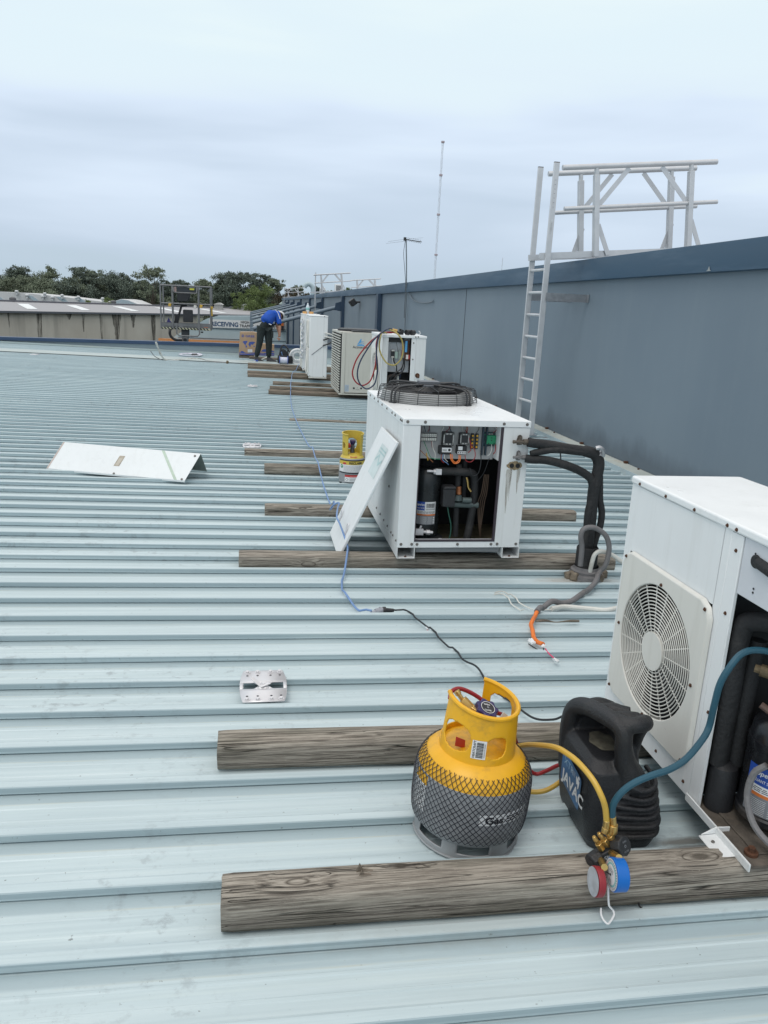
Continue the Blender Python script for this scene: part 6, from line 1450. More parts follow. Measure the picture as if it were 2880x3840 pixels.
s.text('ActronAir', .108, .70, .040, M_LK, 0, .014, sx=1.0)
s.rect(.005, .03, .07, .135, mat('pale_blue_label', (.42, .50, .58), .5)); s.lines(.01, .04, .065, .13, 8, M_LG, .0006, 3, .4)
for u in (.15, .265): s.disc(u, .085, .016, M_LK)
s.text('!', .203, .08, .026, M_LK); s.lines(.18, .06, .24, .072, 1, M_LK, 0, 4); s.rect(.43, .29, .47, .297, M_LK)
s.build('logo', fpn, plane_map((ax0+.086, ay0-.0012, az0+.0), (1, 0, 0), (0, 0, 1)))

# two tall twin fan units -------------------------------------------------------
def twin(x0, y0, label, back):
    x1, y1, z0, z1 = x0+.335, y0+.95, .115, 1.235
    t = thing('twin_fan_unit', (x0, y0, .09), label, 'air conditioner', 'tall white twin fan units')
    b = bm_(); box(b, x0, x1, y0, y1, z0, z1-.02); obj('casing', b, M_WHITE, t, .012)
    b = bm_(); box(b, x0-.006, x1+.004, y0-.004, y1+.004, z1-.0195, z1); obj('lid', b, M_WHITE_TOP, t, .005)
    b = bm_(); box(b, x0-.002, x1, y0-.012, y0+.02, z0-.018, z0-.001); obj('foot_rail', b, M_CREAM, t)
    b = bm_(); box(b, x0-.002, x1, y1-.05, y1+.0, z0-.018, z0-.001); obj('foot_rail', b, M_CREAM, t)
    for zc in (.40, .90):
        b = bm_(); prism(b, rrect(y0+.10, y0+.66, zc-.25, zc+.245, .03), YZ(0), x0-.022, x0-.0005); obj('fan_grille', b, M_CREAM, t, .006)
        b = bm_(); cyl(b, (x0-.0225, y0+.38, zc), (x0-.0235, y0+.38, zc), .22, n=32); obj('grille_dark', b, M_DARK, t)
        b = bm_()
        for i in range(12): loop_tube(b, (x0-.026, y0+.38, zc), .04+.0165*i, .003, (0, 1, 0), (0, 0, 1), 36, 4)
        obj('grille_rings', b, M_CREAM, t)
    b = bm_(); bar(b, (x0+.045, y0-.0005, .52), (x0+.26, y0-.0005, .69), .002, .014, up=(0, 1, 0)); bar(b, (x0+.045, y0-.0005, .52), (x0+.26, y0-.0005, .69), .012, .002, up=(0, 1, 0)); box(b, x0+.262, x0+.264, y0-.0006, y0+.0005, z0+.01, z1-.022); obj('panel_seam', b, M_LG, t)
    screws(t, [(x0+.27, y0-.004, z1-.01), (x0+.02, y0, z0+.02), (x0+.28, y0, z0+.02)], (0, -1, 0), .006, M_SCREW)
    if back:
        for P, m_ in (([(x1-.05, y0-.002, .92), (x1-.02, y0-.04, .925), (x1+.06, y0-.05, .905), (x1+.10, y0, .90)], M_WHC), ([(x1-.05, y0-.002, .86), (x1-.02, y0-.04, .86), (x1+.06, y0-.05, .845), (x1+.10, y0, .84)], M_WHC),
            ([(x1-.08, y0-.01, .80), (x1, y0-.04, .83), (x1+.1, y0-.02, .86)], M_BLACK), ([(x1-.08, y0-.01, .70), (x1, y0-.04, .73), (x1+.1, y0-.02, .78)], M_BLACK)):
            b = bm_(); tube(b, P, .012, 8); obj('pipe', b, m_, t)
    return t
twin(1.0, 14.58, 'nearer of two tall white twin fan units, diagonal line on its end', True)
twin(.985, 16.28, 'farther of two tall white twin fan units, with a water bottle on top', False)
# wrinkled tape bundle on the farther unit
b = bm_(); rd = random.Random(9); P = []
for i in range(22): P.append((.965+rd.uniform(-.02, .012), 16.25+rd.uniform(-.03, .03), .35+.038*i))
tube(b, P, .022, 8, 3, rf=lambda q: .022+.012*math.sin(q*43)); tag(obj('wrapped_pipe', b, mat('crumpled_foil', (.58, .60, .63), .35, .2, var=.35, scale=20, bump=.9, bscale=40), None, loc=P[0]), 'crumpled silvery wrapped pipe down the side of the farther twin fan unit', 'pipe')
bt = thing('water_bottle', (1.10, 16.75, 1.235), 'clear plastic water bottle standing on the farther twin fan unit', 'bottle')
b = bm_(); lathe(b, [(0, 0), (.036, .0), (.038, .02), (.036, .06), (.038, .10), (.036, .14), (.022, .175), (.013, .19), (.013, .2)], 20, (1.10, 16.75, 1.2355)); obj('bottle_body', b, mat('clear_bottle', (.62, .70, .76), .15, var=.1), bt)
b = bm_(); cyl(b, (1.10, 16.75, 1.436), (1.10, 16.75, 1.455), .0145, n=12); obj('cap', b, M_LW, bt)
b = bm_(); lathe(b, [(.0365, .075), (.0388, .078), (.0388, .12), (.0365, .123)], 20, (1.10, 16.75, 1.2355)); obj('label_band', b, M_LT, bt)
for x, lab in ((1.035, 'roll of orange tape left of the water bottle'), (1.175, 'roll of orange tape right of the water bottle')):
    b = bm_(); lathe(b, [(.025, 0), (.045, 0), (.045, .045), (.025, .045), (.025, 0)], 20, (x, 16.70, 1.2355)); tag(obj('tape_roll', b, mat('orange_tape', (.62, .34, .12), .5), None, loc=(x, 16.7, 1.235)), lab, 'tape', 'tape rolls by the bottle')

# cardboard box -----------------------------------------------------------------
M_CARD = mat('cardboard', (.42, .29, .185), .85, var=.08, scale=5, bump=.2, bscale=30)
cb_ = thing('cardboard_box', (.02, 20.75, .095), 'big brown cardboard box with blue globe printing behind the bending man', 'box')
bx0, bx1, by = -.395, .50, 20.33
b = bm_(); prism(b, [(bx0, .10), (bx0+.03, .665), (bx0+.36, .68), (bx0+.46, .66), (bx0+.47, .40), (bx1, .385), (bx1, .10)], XZ(0), by, by+.42); obj('carton', b, M_CARD, cb_)
M_CB = mat('carton_blue', (.06, .10, .34), .8, var=.06)
s = Marks(); 
s.text('GREE', .16, .445, .052, M_CB, 0, .02, sx=1.35)
sw = []; s.disc(.095, .472, .034, M_CB, 0); s.poly([(.07, .478), (.095, .49), (.125, .482), (.12, .475), (.095, .48), (.075, .468)], M_CARD, .0006); s.poly([(.08, .46), (.1, .468), (.12, .462), (.105, .455)], M_CARD, .0006)
def blob(pts, k=1): s.poly([(u*k, v*k) for u, v in pts], M_CB, 0)
blob([(.085, .31), (.10, .335), (.13, .345), (.165, .35), (.20, .352), (.215, .34), (.195, .32), (.20, .305), (.18, .295), (.175, .275), (.16, .255), (.165, .24), (.155, .235), (.14, .255), (.13, .275), (.115, .29), (.108, .305)])
blob([(.165, .235), (.185, .24), (.20, .225), (.195, .20), (.18, .18), (.175, .165), (.17, .185), (.162, .21)])
blob([(.235, .265), (.24, .29), (.255, .30), (.25, .315), (.265, .33), (.29, .33), (.32, .338), (.36, .335), (.40, .325), (.395, .31), (.375, .30), (.365, .28), (.35, .27), (.335, .255), (.325, .27), (.31, .265), (.30, .275), (.292, .255), (.285, .235), (.28, .205), (.27, .195), (.262, .22), (.25, .245), (.24, .25)])
blob([(.36, .225), (.375, .235), (.395, .228), (.39, .21), (.37, .208)])
s.poly([(0.005, .055), (.1, .07), (.2, .05), (.32, .06), (.45, .075), (.6, .06), (.74, .085), (.89, .07), (.89, .0), (.005, .0)], M_CB, 0)
s.poly([(0.005, .035), (.12, .03), (.25, .045), (.4, .03), (.6, .045), (.89, .03), (.89, .022), (.6, .035), (.4, .02), (.25, .035), (.12, .02), (0.005, .025)], M_CARD, .0006)
blob([(.03, .075), (.06, .10), (.10, .09), (.14, .07), (.08, .068)]); blob([(.55, .10), (.60, .15), (.70, .17), (.78, .15), (.88, .12), (.88, .09), (.7, .095)])
s.build('printing', cb_, plane_map((bx0+.01, by-.002, .105), (1, 0, 0), (0, 0, 1)))
s = Marks(); s.rect(0, 0, .115, .075, M_LW); s.lines(.01, .01, .10, .06, 4, M_LG, .0006, 2, .3); s.build('delivery_note', cb_, plane_map((-.165, by-.004, .17), (1, .0, .06), (-.06, 0, 1)))

# small things by the man ---------------------------------------------------------
bg_ = thing('tool_bag', (.70, 19.1, rz(.7)), 'open black tool bag with an upright handle behind the cable spool', 'bag')
b = bm_(); rbox_loft(b, [(-.01, .56, .90, 18.95, 19.25, .04), (.10, .55, .92, 18.93, 19.27, .04), (.20, .56, .90, 18.95, 19.25, .05), (.205, .58, .88, 18.97, 19.23, .04)]); obj('bag_body', b, mat('black_canvas', (.02, .022, .026), .85, bump=.5), bg_)
b = bm_(); tube(b, [(.60, 19.1, .20), (.63, 19.1, .36), (.66, 19.1, .43), (.71, 19.1, .445), (.77, 19.1, .40), (.84, 19.1, .28), (.86, 19.1, .20)], .020, 8, 5); prism(b, [(.60, .2), (.64, .34), (.68, .36), (.74, .34), (.85, .2)], XZ(0), 19.09, 19.11); obj('handle', b, M_BLACK, bg_)
for i, (x, z, a, m_) in enumerate(((.86, .30, .3, M_TARN), (.90, .27, -.3, M_BRASS), (.82, .25, .8, M_GREYC), (.66, .25, -.6, M_BLUEC), (.93, .24, .1, M_TARN), (.79, .29, -.1, M_BLACK))):
    b = bm_(); bar(b, (x-.03*math.sin(a), 19.1, .16), (x+.03*math.sin(a), 19.08, z+.04), .022, .022); obj('hand_tool', b, m_, bg_, .004)
sp = thing('cable_spool', (.68, 18.78, .05), 'spool of white cable with blue rims in front of the tool bag', 'spool')
b = bm_(); cyl(b, (.595, 18.78, .115), (.775, 18.78, .112), .072, n=24); obj('wound_cable', b, mat('spool_white', (.62, .64, .76), .5, var=.12, scale=80, stretch=(1, .1, .1)), sp)
for x in (.585, .777):
    b = bm_(); cyl(b, (x, 18.78, .115), (x+.012, 18.78, .115), .098, n=28); obj('rim', b, M_LB, sp)
b = bm_(); rd = random.Random(6)
rbox_loft(b, [(0.0, .52, .84, 18.60, 18.85, .06), (.018, .53, .83, 18.62, 18.83, .06)]); 
for v in b.verts: v.co.z += .008*mnoise.noise(v.co*18)+rz(.7)+.002; v.co.x += .02*mnoise.noise(v.co*9)
tag(obj('red_rag', b, mat('dark_red_cloth', (.13, .03, .035), .9, var=.4, scale=20), None, loc=(.68, 18.7, 0)), 'dark red rag spread under the cable spool', 'rag')
b = bm_(); box(b, -.02, .09, 19.12, 19.2, .0, .07); tb = tag(obj('blue_tin', b, M_LB, None, loc=(.03, 19.15, 0), bevel=.004), "small blue and white carton at the man's heel", 'carton')
b = bm_(); box(b, -.021, .03, 19.117, 19.1195, .002, .06); obj('white_side', b, M_LW, tb)
b = bm_(); prism(b, [(-.24, 19.45), (-.04, 19.3), (-.02, 19.33), (-.22, 19.48)], XY(.03), 0, .004); tag(obj('paper_sheet', b, M_LW, None, loc=(-.13, 19.4, .03)), "white paper lying left of the man's foot", 'paper')
b = bm_(); tube(b, [(.08, 19.55, .02), (.2, 19.7, .06), (.34, 19.9, .11)], .012, 6); tag(obj('white_strip', b, M_WHC, None, loc=(.08, 19.55, .02)), "white trunking strip lying between the man's feet and the box", 'strip')
ic = thing('insulation_coil', (1.02, 19.0, .2), 'upright coil of thick white insulated pipe beside the twin fan units', 'coil')
for k, (r, y) in enumerate(((.175, 19.0), (.175, 19.045), (.135, 19.01), (.10, 19.0))):
    b = bm_(); loop_tube(b, (1.02, y, .19+.005*k), r, .024, (1, 0, 0), (0, -.12, 1), 48, 10); obj('coil_turn', b, mat('white_foam', (.70, .71, .72), .6), ic)

# white cable coil and stripped hose on the far flashing --------------------------------
ccx, ccy = -1.58, 20.15
b = bm_(); P = []
for i in range(150):
    a = 2*PI*i/25; r = .17+.035*mnoise.noise(Vector((i*.07, 1, 0)))+.011*(i//25); P.append((ccx+r*math.cos(a)*1.25, ccy+r*math.sin(a)*2.2, .06+.004*(i//25)+.008*mnoise.noise(Vector((i*.2, 4, 0)))))
tube(b, P, .010, 6, 1); tag(obj('cable_coil', b, mat('lilac_white_cable', (.66, .66, .74), .45), None, loc=(ccx, ccy, .05)), 'flat coil of white cable lying on the roof below the lift basket', 'cable coil')
b = bm_(); rbox_loft(b, [(.05, -1.56, -1.42, 20.05, 20.45, .03), (.09, -1.55, -1.43, 20.1, 20.4, .03)]); tag(obj('cable_end', b, M_BLACK, None, loc=(-1.5, 20.25, .05)), 'black cloth strap lying in the middle of the white cable coil', 'strap')
b = bm_(); tube(b, [(-2.15, 18.0, .46), (-2.12, 18.05, .36), (-2.08, 18.12, .22), (-2.02, 18.2, .10), (-1.96, 18.27, .055), (-1.80, 18.35, .05), (-1.6, 18.6, .055), (-1.45, 18.95, .06), (-1.31, 19.1, .055)], .018, 8, rf=lambda q: .020+.004*math.sin(q*30)); ho = obj('torn_hose', b, mat('stained_white_hose', (.48, .48, .45), .7, var=.4, scale=14), None, loc=(-1.96, 18.27, .04)); tag(ho, 'stained white sleeve pipe with one end sticking up, lying by the pale roof joint', 'pipe')
b = bm_(); tube(b, [(-1.33, 19.08, .055), (-1.2, 18.9, .055), (-1.1, 18.6, .05), (-.96, 18.45, .045), (-.80, 18.38, .045), (-.66, 18.3, .045), (-.62, 18.25, .05)], .016, 8); obj('dark_section', b, M_GREYC, ho)
b = bm_(); tube(b, [(-2.27, 18.02, .26), (-2.2, 18.1, .15), (-2.1, 18.2, .08), (-2.0, 18.28, .055)], .008, 6); obj('dark_section', b, M_GREYC, ho)
b = bm_(); obox(b, (-.61, 18.25, .06), .05, .06, .06, (.3, .4, .2)); obj('fitting', b, M_TARN, ho, .006)

# ------------------------------------------------------------------ ladder and walk-through rails
ld = thing('ladder', (3.40, 9.3, rz(3.4)), 'aluminium access ladder fixed to the tall wall below the guard rails', 'ladder')
for y, x_, zt, nm in ((9.1, 3.40, 3.12, 0), (9.545, 3.37, 3.135, 1)):
    b = bm_(); box(b, x_-.033, x_+.033, y-.014, y+.014, -.06, zt); obj('stile', b, M_ALU2, ld, .003)
    b = bm_(); box(b, x_-.032, x_+.032, y-.013, y+.013, zt+.0005, zt+.008); obj('end_cap', b, mat('brown_cap', (.05, .04, .04), .6), ld)
z = .12
while z < 2.05:
    b = bm_(); cyl(b, (3.40, 9.115, z), (3.37, 9.53, z), .0165, n=12); obj('rung', b, M_ALU2, ld); z += .262
b = bm_(); box(b, 3.415, 3.935, 9.07, 9.078, 1.60, 1.69); box(b, 3.925, 3.935, 9.02, 9.07, 1.60, 1.69); box(b, 3.415, 3.93, 9.04, 9.0695, 1.60, 1.604); obj('wall_bracket', b, M_GALV, ld)
b = bm_(); box(b, 3.385, 3.935, 9.575, 9.583, 1.60, 1.69); obj('wall_bracket', b, M_GALV, ld)
b = bm_(); box(b, 3.40, 3.62, 9.06, 9.14, -.052, -.046); box(b, 3.30, 3.46, 9.05, 9.15, -.02, -.012); obj('foot_bracket', b, M_GALV, ld)
s = Marks(); s.rect(0, 0, .026, .16, mat('faded_sticker', (.62, .64, .66), .5)); s.rect(.003, .0, .023, .001, M_LK); s.lines(.004, .02, .022, .14, 9, M_LG, .0006, 2, .4); s.build('sticker', ld, plane_map((3.387, 9.085, 2.35), (1, 0, 0), (0, 0, 1)))
s = Marks(); s.rect(0, 0, .022, .38, mat('faded_sticker2', (.60, .61, .64), .5)); s.lines(.004, .02, .018, .36, 7, M_LG, .0006, 5, .15); s.build('sticker', ld, plane_map((3.389, 9.085, 2.62), (1, 0, 0), (0, 0, 1)))
def guard(x0, y0, y1, lab, L_=1.9, scale=1.0, toe=True, name='guard_rail'):
    """a pair of braced handrails on a roof pitched up away from the wall"""
    t = thing(name, (x0+.5, (y0+y1)/2, 2.1), lab, 'guard rail', 'walk-through guard rails on the tall wall roof')
    k = .106
    for y, sh in ((y0, 0), (y1, -.03)):
        P = lambda x, h: Vector((x0+x-.106*h, y, 2.12+.106*(x)+h))
        b = bm_(); cyl(b, P(-.35, .99), P(L_-.35, .99), .030, n=14); obj('handrail', b, M_ALU2, t)
        b = bm_(); cyl(b, P(-.33, .55), P(L_-.32, .55), .024, n=12); obj('mid_rail', b, M_ALU2, t)
        for px in (.06, 1.23):
            b = bm_(); bar(b, P(px, .0), P(px, .90), .072, .06, up=(1, 0, 0)); cyl(b, P(px, .90), P(px, .97), .026, n=10); obj('post', b, M_ALU2, t, .003)
        b = bm_(); bar(b, P(.10, .58), P(.46, .96), .006, .055, up=(1, 0, 0)); obj('brace', b, M_ALU2, t)
        b = bm_(); bar(b, P(.86, .96), P(1.19, .56), .006, .055, up=(1, 0, 0)); obj('brace', b, M_ALU2, t)
        for px in (.06, 1.23):
            b = bm_(); q = 1 if y == y0 else -1; bar(b, P(px+.03, .36), P(px+.03, .03)+Vector((.13 if q > 0 else -.13, -.0, 0)), .006, .055, up=(1, 0, 0)); obj('foot_stay', b, M_ALU2, t)
    b = bm_()
    for y in (y0+.03, y1-.03): bar(b, Vector((x0-.62, y, 2.10)), Vector((x0+1.6, y, 2.30)), .03, .07)
    for i in range(5): x = x0+.1+.3*i; bar(b, Vector((x, y0+.03, 2.15+.09*(x-x0))), Vector((x, y1-.03, 2.15+.09*(x-x0))), .03, .02)
    obj('walkway_frame', b, M_ALU2, t)
    return t
guard(3.93, 9.10, 9.55, 'big aluminium guard rail frame standing above the ladder at upper right')
guard(3.80, 46.0, 46.5, 'middle guard rail frame far along the wall top, with its own ladder', L_=2.1)
guard(3.90, 95, 95.6, 'farthest guard rail frame at the far end of the wall top', L_=2.5)
guard(6.65, 52, 52.5, 'guard rail frame standing back on the roof right of the middle one', L_=1.95)
for y, zt, lab in ((46.25, 3.22, 'far ladder on the wall below the middle guard rail'), (95.3, 3.32, 'farthest ladder at the far guard rail')):
    t = thing('ladder', (3.45, y, 0), lab, 'ladder')
    for yy in (y-.22, y+.22):
        b = bm_(); box(b, 3.43, 3.46, yy-.04, yy+.04, -2, zt); obj('stile', b, M_ALU2, t)
    for i in range(13):
        b = bm_(); cyl(b, (3.445, y-.18, -1.2+.27*i), (3.445, y+.18, -1.2+.27*i), .016, n=8); obj('rung', b, M_ALU2, t)
# rooftop pieces behind the fascia
dk = thing('curved_duct', (4.3, 60, 2.1), 'grey gooseneck vent duct curving over the far roof edge', 'duct')
b = bm_(); tube(b, [(4.3, 60, 1.9), (4.3, 60, 2.5), (4.22, 60, 2.76), (4.0, 60, 2.90), (3.78, 60, 2.82), (3.66, 60, 2.66)], .17, 14, 5); obj('duct', b, M_LTROOF, dk)
qf = thing('rooftop_unit', (5.15, 50, 2.1), 'small white rooftop unit with dark slots behind the wall top', 'rooftop unit')
b = bm_(); box(b, 4.95, 5.38, 49.9, 50.3, 2.1, 2.74); obj('casing', b, M_WHITE, qf, .02)
b = bm_(); [box(b, 5.03+.075*i, 5.07+.075*i, 49.88, 49.899, 2.25, 2.66) for i in range(4)]; obj('grille_slots', b, M_DARK, qf)
qf = thing('rooftop_unit', (4.2, 50.5, 2.1), 'plain white box unit behind the wall top, left of the slotted one', 'rooftop unit')
b = bm_(); box(b, 4.06, 4.38, 50.3, 50.8, 2.0, 2.5); obj('casing', b, M_WHITE_OLD, qf, .02)
b = bm_(); box(b, 4.08, 4.36, 50.28, 50.299, 2.25, 2.33); obj('vent_strip', b, M_LG, qf)
# tv antenna fixed to the wall
ta = thing('tv_antenna', (3.86, 20.4, 1.0), 'tall thin television antenna pole fixed to the wall in mid distance', 'antenna')
b = bm_(); tube(b, [(3.80, 20.4, 3.15), (3.84, 20.4, 2.6), (3.87, 20.4, 2.0), (3.885, 20.4, 1.5), (3.885, 20.4, .3)], .016, 8); obj('pole', b, mat('dull_pole', (.20, .23, .25), .5, .4), ta)
b = bm_(); tube(b, [(3.78, 20.38, 3.14), (3.75, 20.37, 2.8), (3.80, 20.37, 2.4), (3.84, 20.37, 2.0), (3.85, 20.37, 1.2)], .006, 6); obj('cable', b, M_BLACK, ta)
b = bm_(); tube(b, [(3.90, 20.3, 1.9), (3.91, 19.6, 1.66), (3.91, 18.6, 1.59), (3.91, 17.6, 1.60), (3.91, 17.3, 1.64)], .012, 6); obj('conduit_drop', b, mat('grey_paint', (.14, .17, .2), .5), ta)
b = bm_(); cyl(b, (3.76, 20.4, 3.145), (4.20, 20.35, 3.10), .010, n=8)
for i in range(8):
    x = 3.84+.047*i; cyl(b, (x, 20.28, 3.135-.005*i), (x, 20.50, 3.135-.005*i), .006, n=6)
    for q in (-1, 1): bar(b, (x-.012, 20.36, 3.14-.005*i+.035*q), (x+.012, 20.36, 3.14-.005*i-.035*q+.07*q), .008, .01)
box(b, 3.74, 3.80, 20.36, 20.44, 3.11, 3.19); obj('antenna_boom', b, M_BLACK, ta)
b = bm_(); bar(b, (3.36, 20.5, 3.07), (3.80, 20.4, 3.15), .006, .006); bar(b, (3.30, 20.5, 3.02), (3.80, 20.4, 3.10), .006, .006); bar(b, (3.82, 20.4, 3.15), (4.20, 20.2, 3.19), .005, .005); obj('dipole', b, M_GALV, ta)
# flood light on the wall
fl = thing('flood_light', (3.85, 30.1, 1.6), 'black flood light on the tall wall between the first two posts', 'flood light')
b = bm_(); obox(b, (3.66, 30.0, 1.58), .22, .5, .24, (0, math.radians(-38), 0)); obj('lamp_head', b, mat('dark_lamp', (.025, .028, .032), .5), fl, .02)
b = bm_(); obox(b, (3.575, 30.0, 1.515), .006, .42, .20, (0, math.radians(-38), 0)); obj('lamp_glass', b, M_GALV, fl)
b = bm_(); cyl(b, (3.76, 30.0, 1.6), (3.94, 30.0, 1.6), .03, n=8); obj('arm', b, M_BLACK, fl)
# small drip mark bracket under the fascia near the camera
b = bm_(); prism(b, [(6.39, 1.862), (6.46, 1.862), (6.44, 1.872), (6.425, 1.90), (6.41, 1.872)], lambda u, v, w_: (3.866-w_, u, v), 0, .004); tag(obj('fascia_clip', b, mat('grey_sealant', (.32, .35, .36), .7), None, loc=(3.87, 6.42, 1.87)), 'small grey lump of sealant on the lower edge of the dark blue fascia', 'sealant')

# ------------------------------------------------------------------ boom lift
bx, bz, BY = -2.0, .53, 24.0
lf = thing('boom_lift', (-2.05, 24.5, -7), 'grey boom lift basket with striped edge raised beyond the parapet', 'lift')
M_BASK = mat('basket_grey', (.20, .205, .21), .5, .2, var=.12, scale=9)
x0, x1, yf0, yf1 = -2.70, -1.28, 24.0, 24.72
b = bm_(); box(b, x0, x1, yf0, yf1, .53, .56); obj('deck_plate', b, M_BASK, lf)
b = bm_(); box(b, x0, x1, yf0-.01, yf0, .56, .71); box(b, x0, x1, yf1, yf1+.01, .56, .71); box(b, x0, x0+.01, yf0, yf1, .56, .71); box(b, x1-.01, x1, yf0, yf1, .56, .71); obj('toe_board', b, M_BASK, lf)
s = Marks(); s.rect(0, 0, 1.42, .055, mat('hazard_cream', (.52, .52, .36), .5), 0); n_ = 15
for i in range(n_): u = .02+i*1.40/n_; s.poly([(u, 0), (u+.05, 0), (min(u+.0, 1.42), .055), (u-.05+.0, .055)], M_LK, .001)
s.build('hazard_stripe', lf, plane_map((x0, yf0-.013, .535), (1, 0, 0), (0, 0, 1)))
s = Marks(); s.rect(.7, .01, .82, .022, M_LO, 0); 
s.rect(-.42, .0, -.02, .012, M_LK); s.rect(.1, .0, .5, .014, M_LK); s.build('basket_lettering', lf, plane_map((-2.18, yf0-.013, .61), (1, 0, 0), (0, 0, 1)))
def rail(P, r=.021, nm='rail'):
    b = bm_(); tube(b, P, r, 8, 1); obj(nm, b, M_BASK, lf)
for z in (1.265, 1.77):
    rail([(x0, yf0, z), (x1, yf0, z+.01), (x1, yf1, z+.01), (x0, yf1, z), (x0, yf0, z)])
for x, y in ((x0, yf0), (x1, yf0), (x0, yf1), (x1, yf1), (-2.36, yf0), (-1.62, yf0)):
    rail([(x, y, .56), (x, y, 1.77)], .03 if x in (-2.36, -1.62) else .022, 'post')
rail([(-2.25, yf0-.10, .72), (-2.25, yf0-.12, .42), (-2.18, yf0-.12, .36), (-1.66, yf0-.12, .36), (-1.60, yf0-.12, .42), (-1.60, yf0-.10, .74)], .022, 'bumper_rail')
rail([(-2.34, yf0-.02, 1.72), (-2.33, yf0-.06, 1.62), (-2.30, yf0-.06, 1.585), (-1.70, yf0-.06, 1.58), (-1.67, yf0-.06, 1.60), (-1.66, yf0-.02, 1.74)], .016, 'console_rail')
b = bm_(); box(b, -2.24, -1.70, yf0+.02, yf0+.18, 1.60, 1.74); cb2 = obj('control_console', b, mat('console_dark', (.035, .042, .05), .5), lf, .01)
b = bm_(); box(b, -2.32, -2.25, yf0+.01, yf0+.03, 1.60, 1.74); obj('instruction_plate', b, mat('plate_mixed', (.42, .30, .28), .5, var=.5, scale=60), lf)
b = bm_(); box(b, -1.87, -1.74, yf0-.0, yf0+.019, 1.67, 1.72); obj('yellow_sticker', b, mat('sticker_yellow', (.62, .62, .08), .5), lf)
b = bm_(); prism(b, [(-2.24, 1.58), (-1.86, 1.57), (-1.88, 1.45), (-1.93, 1.34), (-2.24, 1.32)], XZ(0), yf0+.03, yf0+.25); obj('console_cover', b, M_BLACK, lf, .02)
b = bm_(); prism(b, rrect(-2.07, -1.79, .75, 1.11, .03), XZ(0), yf0-.05, yf0+.06); obj('document_box', b, M_BLACK, lf, .01)
b = bm_(); bar(b, (-2.27, 24.3, .75), (-2.14, 24.3, 1.20), .06, .06); bar(b, (-2.3, 24.3, .70), (-2.25, 24.3, .95), .09, .12); cyl(b, (-2.16, 24.3, 1.22), (-1.98, 24.3, 1.25), .05, n=10); obj('levelling_post', b, M_BLACK, lf)
b = bm_(); box(b, -2.14, -1.93, 24.1, 24.45, .36, .53); obj('mounting_block', b, mat('dark_grey_block', (.06, .065, .07), .5), lf, .01)
b = bm_(); prism(b, [(-2.13, .36), (-1.95, .36), (-1.96, .17), (-2.11, .17)], XZ(0), 24.1, 24.4); box(b, -2.1, -1.97, 24.15, 24.45, -7, .17); obj('boom', b, M_BASK, lf)
b = bm_(); cyl(b, (-2.035, 24.08, .23), (-2.035, 24.2, .23), .05, n=16); obj('pivot', b, M_BLACK, lf)
b = bm_(); tube(b, [(-2.42, 24.1, .56), (-2.46, 24.0, .48), (-2.45, 24.0, .36), (-2.38, 24.0, .27), (-2.28, 24.0, .225), (-2.12, 24.05, .22)], .038, 10); obj('cable_hose', b, M_BLACK, lf)
b = bm_(); cyl(b, (-1.57, 24.0, .48), (-1.50, 24.0, .48), .022, n=8); obj('foot_switch', b, M_BLACK, lf)
for x, z, m_ in ((-2.44, 1.22, M_YELH), (-1.55, 1.22, M_YELH), (-1.72, 1.20, M_CREAM)):
    b = bm_(); obox(b, (x, yf0-.04, z), .08, .06, .09, (0, .2, 0)); obj('work_light', b, m_, lf, .01)
b = bm_(); tube(b, [(-1.25, 23.97, 1.23), (-1.24, 23.97, 1.1), (-1.235, 23.97, .96)], .022, 8); obox(b, (-1.24, 23.96, 1.20), .07, .05, .07); obj('yellow_strap', b, mat('harness_yellow', (.50, .33, .06), .6), lf)
b = bm_(); prism(b, [(-2.56, .72), (-2.42, .72), (-2.45, .76), (-2.53, .76)], XZ(0), 24.1, 24.2); prism(b, [(-2.55, .76), (-2.46, .76), (-2.5, .86), (-2.52, .80)], XZ(0), 24.1, 24.2); obj('blue_glove', b, mat('glove_navy', (.05, .05, .18), .8), lf)

# ------------------------------------------------------------------ the man
def skin(name, verts, edges, radii, m_, parent, sub=2):
    me = bpy.data.meshes.new(name); me.from_pydata([Vector(v) for v in verts], edges, []); o = bpy.data.objects.new(name, me); C.objects.link(o)
    o.modifiers.new('s', 'SKIN'); sk = me.skin_vertices[0].data
    for i, r in enumerate(radii): sk[i].radius = r if isinstance(r, tuple) else (r, r)
    sk[0].use_root = True
    md = o.modifiers.new('u', 'SUBSURF'); md.levels = sub; md.render_levels = sub
    bake(o); o.data.materials.clear(); o.data.materials.append(m_)
    W[o.name] = Matrix.Identity(4)
    if parent is not None:
        inv = W[parent.name].inverted()
        for v in o.data.vertices: v.co = inv @ v.co
        o.parent = parent; W[o.name] = W[parent.name]
    return o
mn = Vector((.22, 19.35, 0))
man = thing('person', tuple(mn), 'man in blue shirt, dark work trousers and white cap bending forward beside the box', 'person')
M_SKIN = mat('skin', (.42, .22, .15), .55, var=.08); M_SHIRT = mat('royal_blue_shirt', (.006, .075, .42), .8, var=.25, scale=7, bump=.6, bscale=14); M_TROU = mat('dark_trousers', (.018, .026, .026), .9, var=.35, scale=9, bump=.7, bscale=14)
pel = (.255, 19.36, .90); V_ = [pel]; E_ = []; Rr = [(.095, .085)]
def addv(p, r, par):
    V_.append(p); Rr.append(r if isinstance(r, tuple) else (r, r)); E_.append((par, len(V_)-1)); return len(V_)-1
s1 = addv((.30, 19.40, 1.02), (.09, .08), 0); s2 = addv((.40, 19.47, 1.13), (.145, .125), s1); s3 = addv((.50, 19.55, 1.17), (.12, .11), s2)
nk = addv((.565, 19.60, 1.165), .055, s3); hd = addv((.60, 19.63, 1.15), .082, nk); hd2 = addv((.66, 19.67, 1.10), .075, hd)
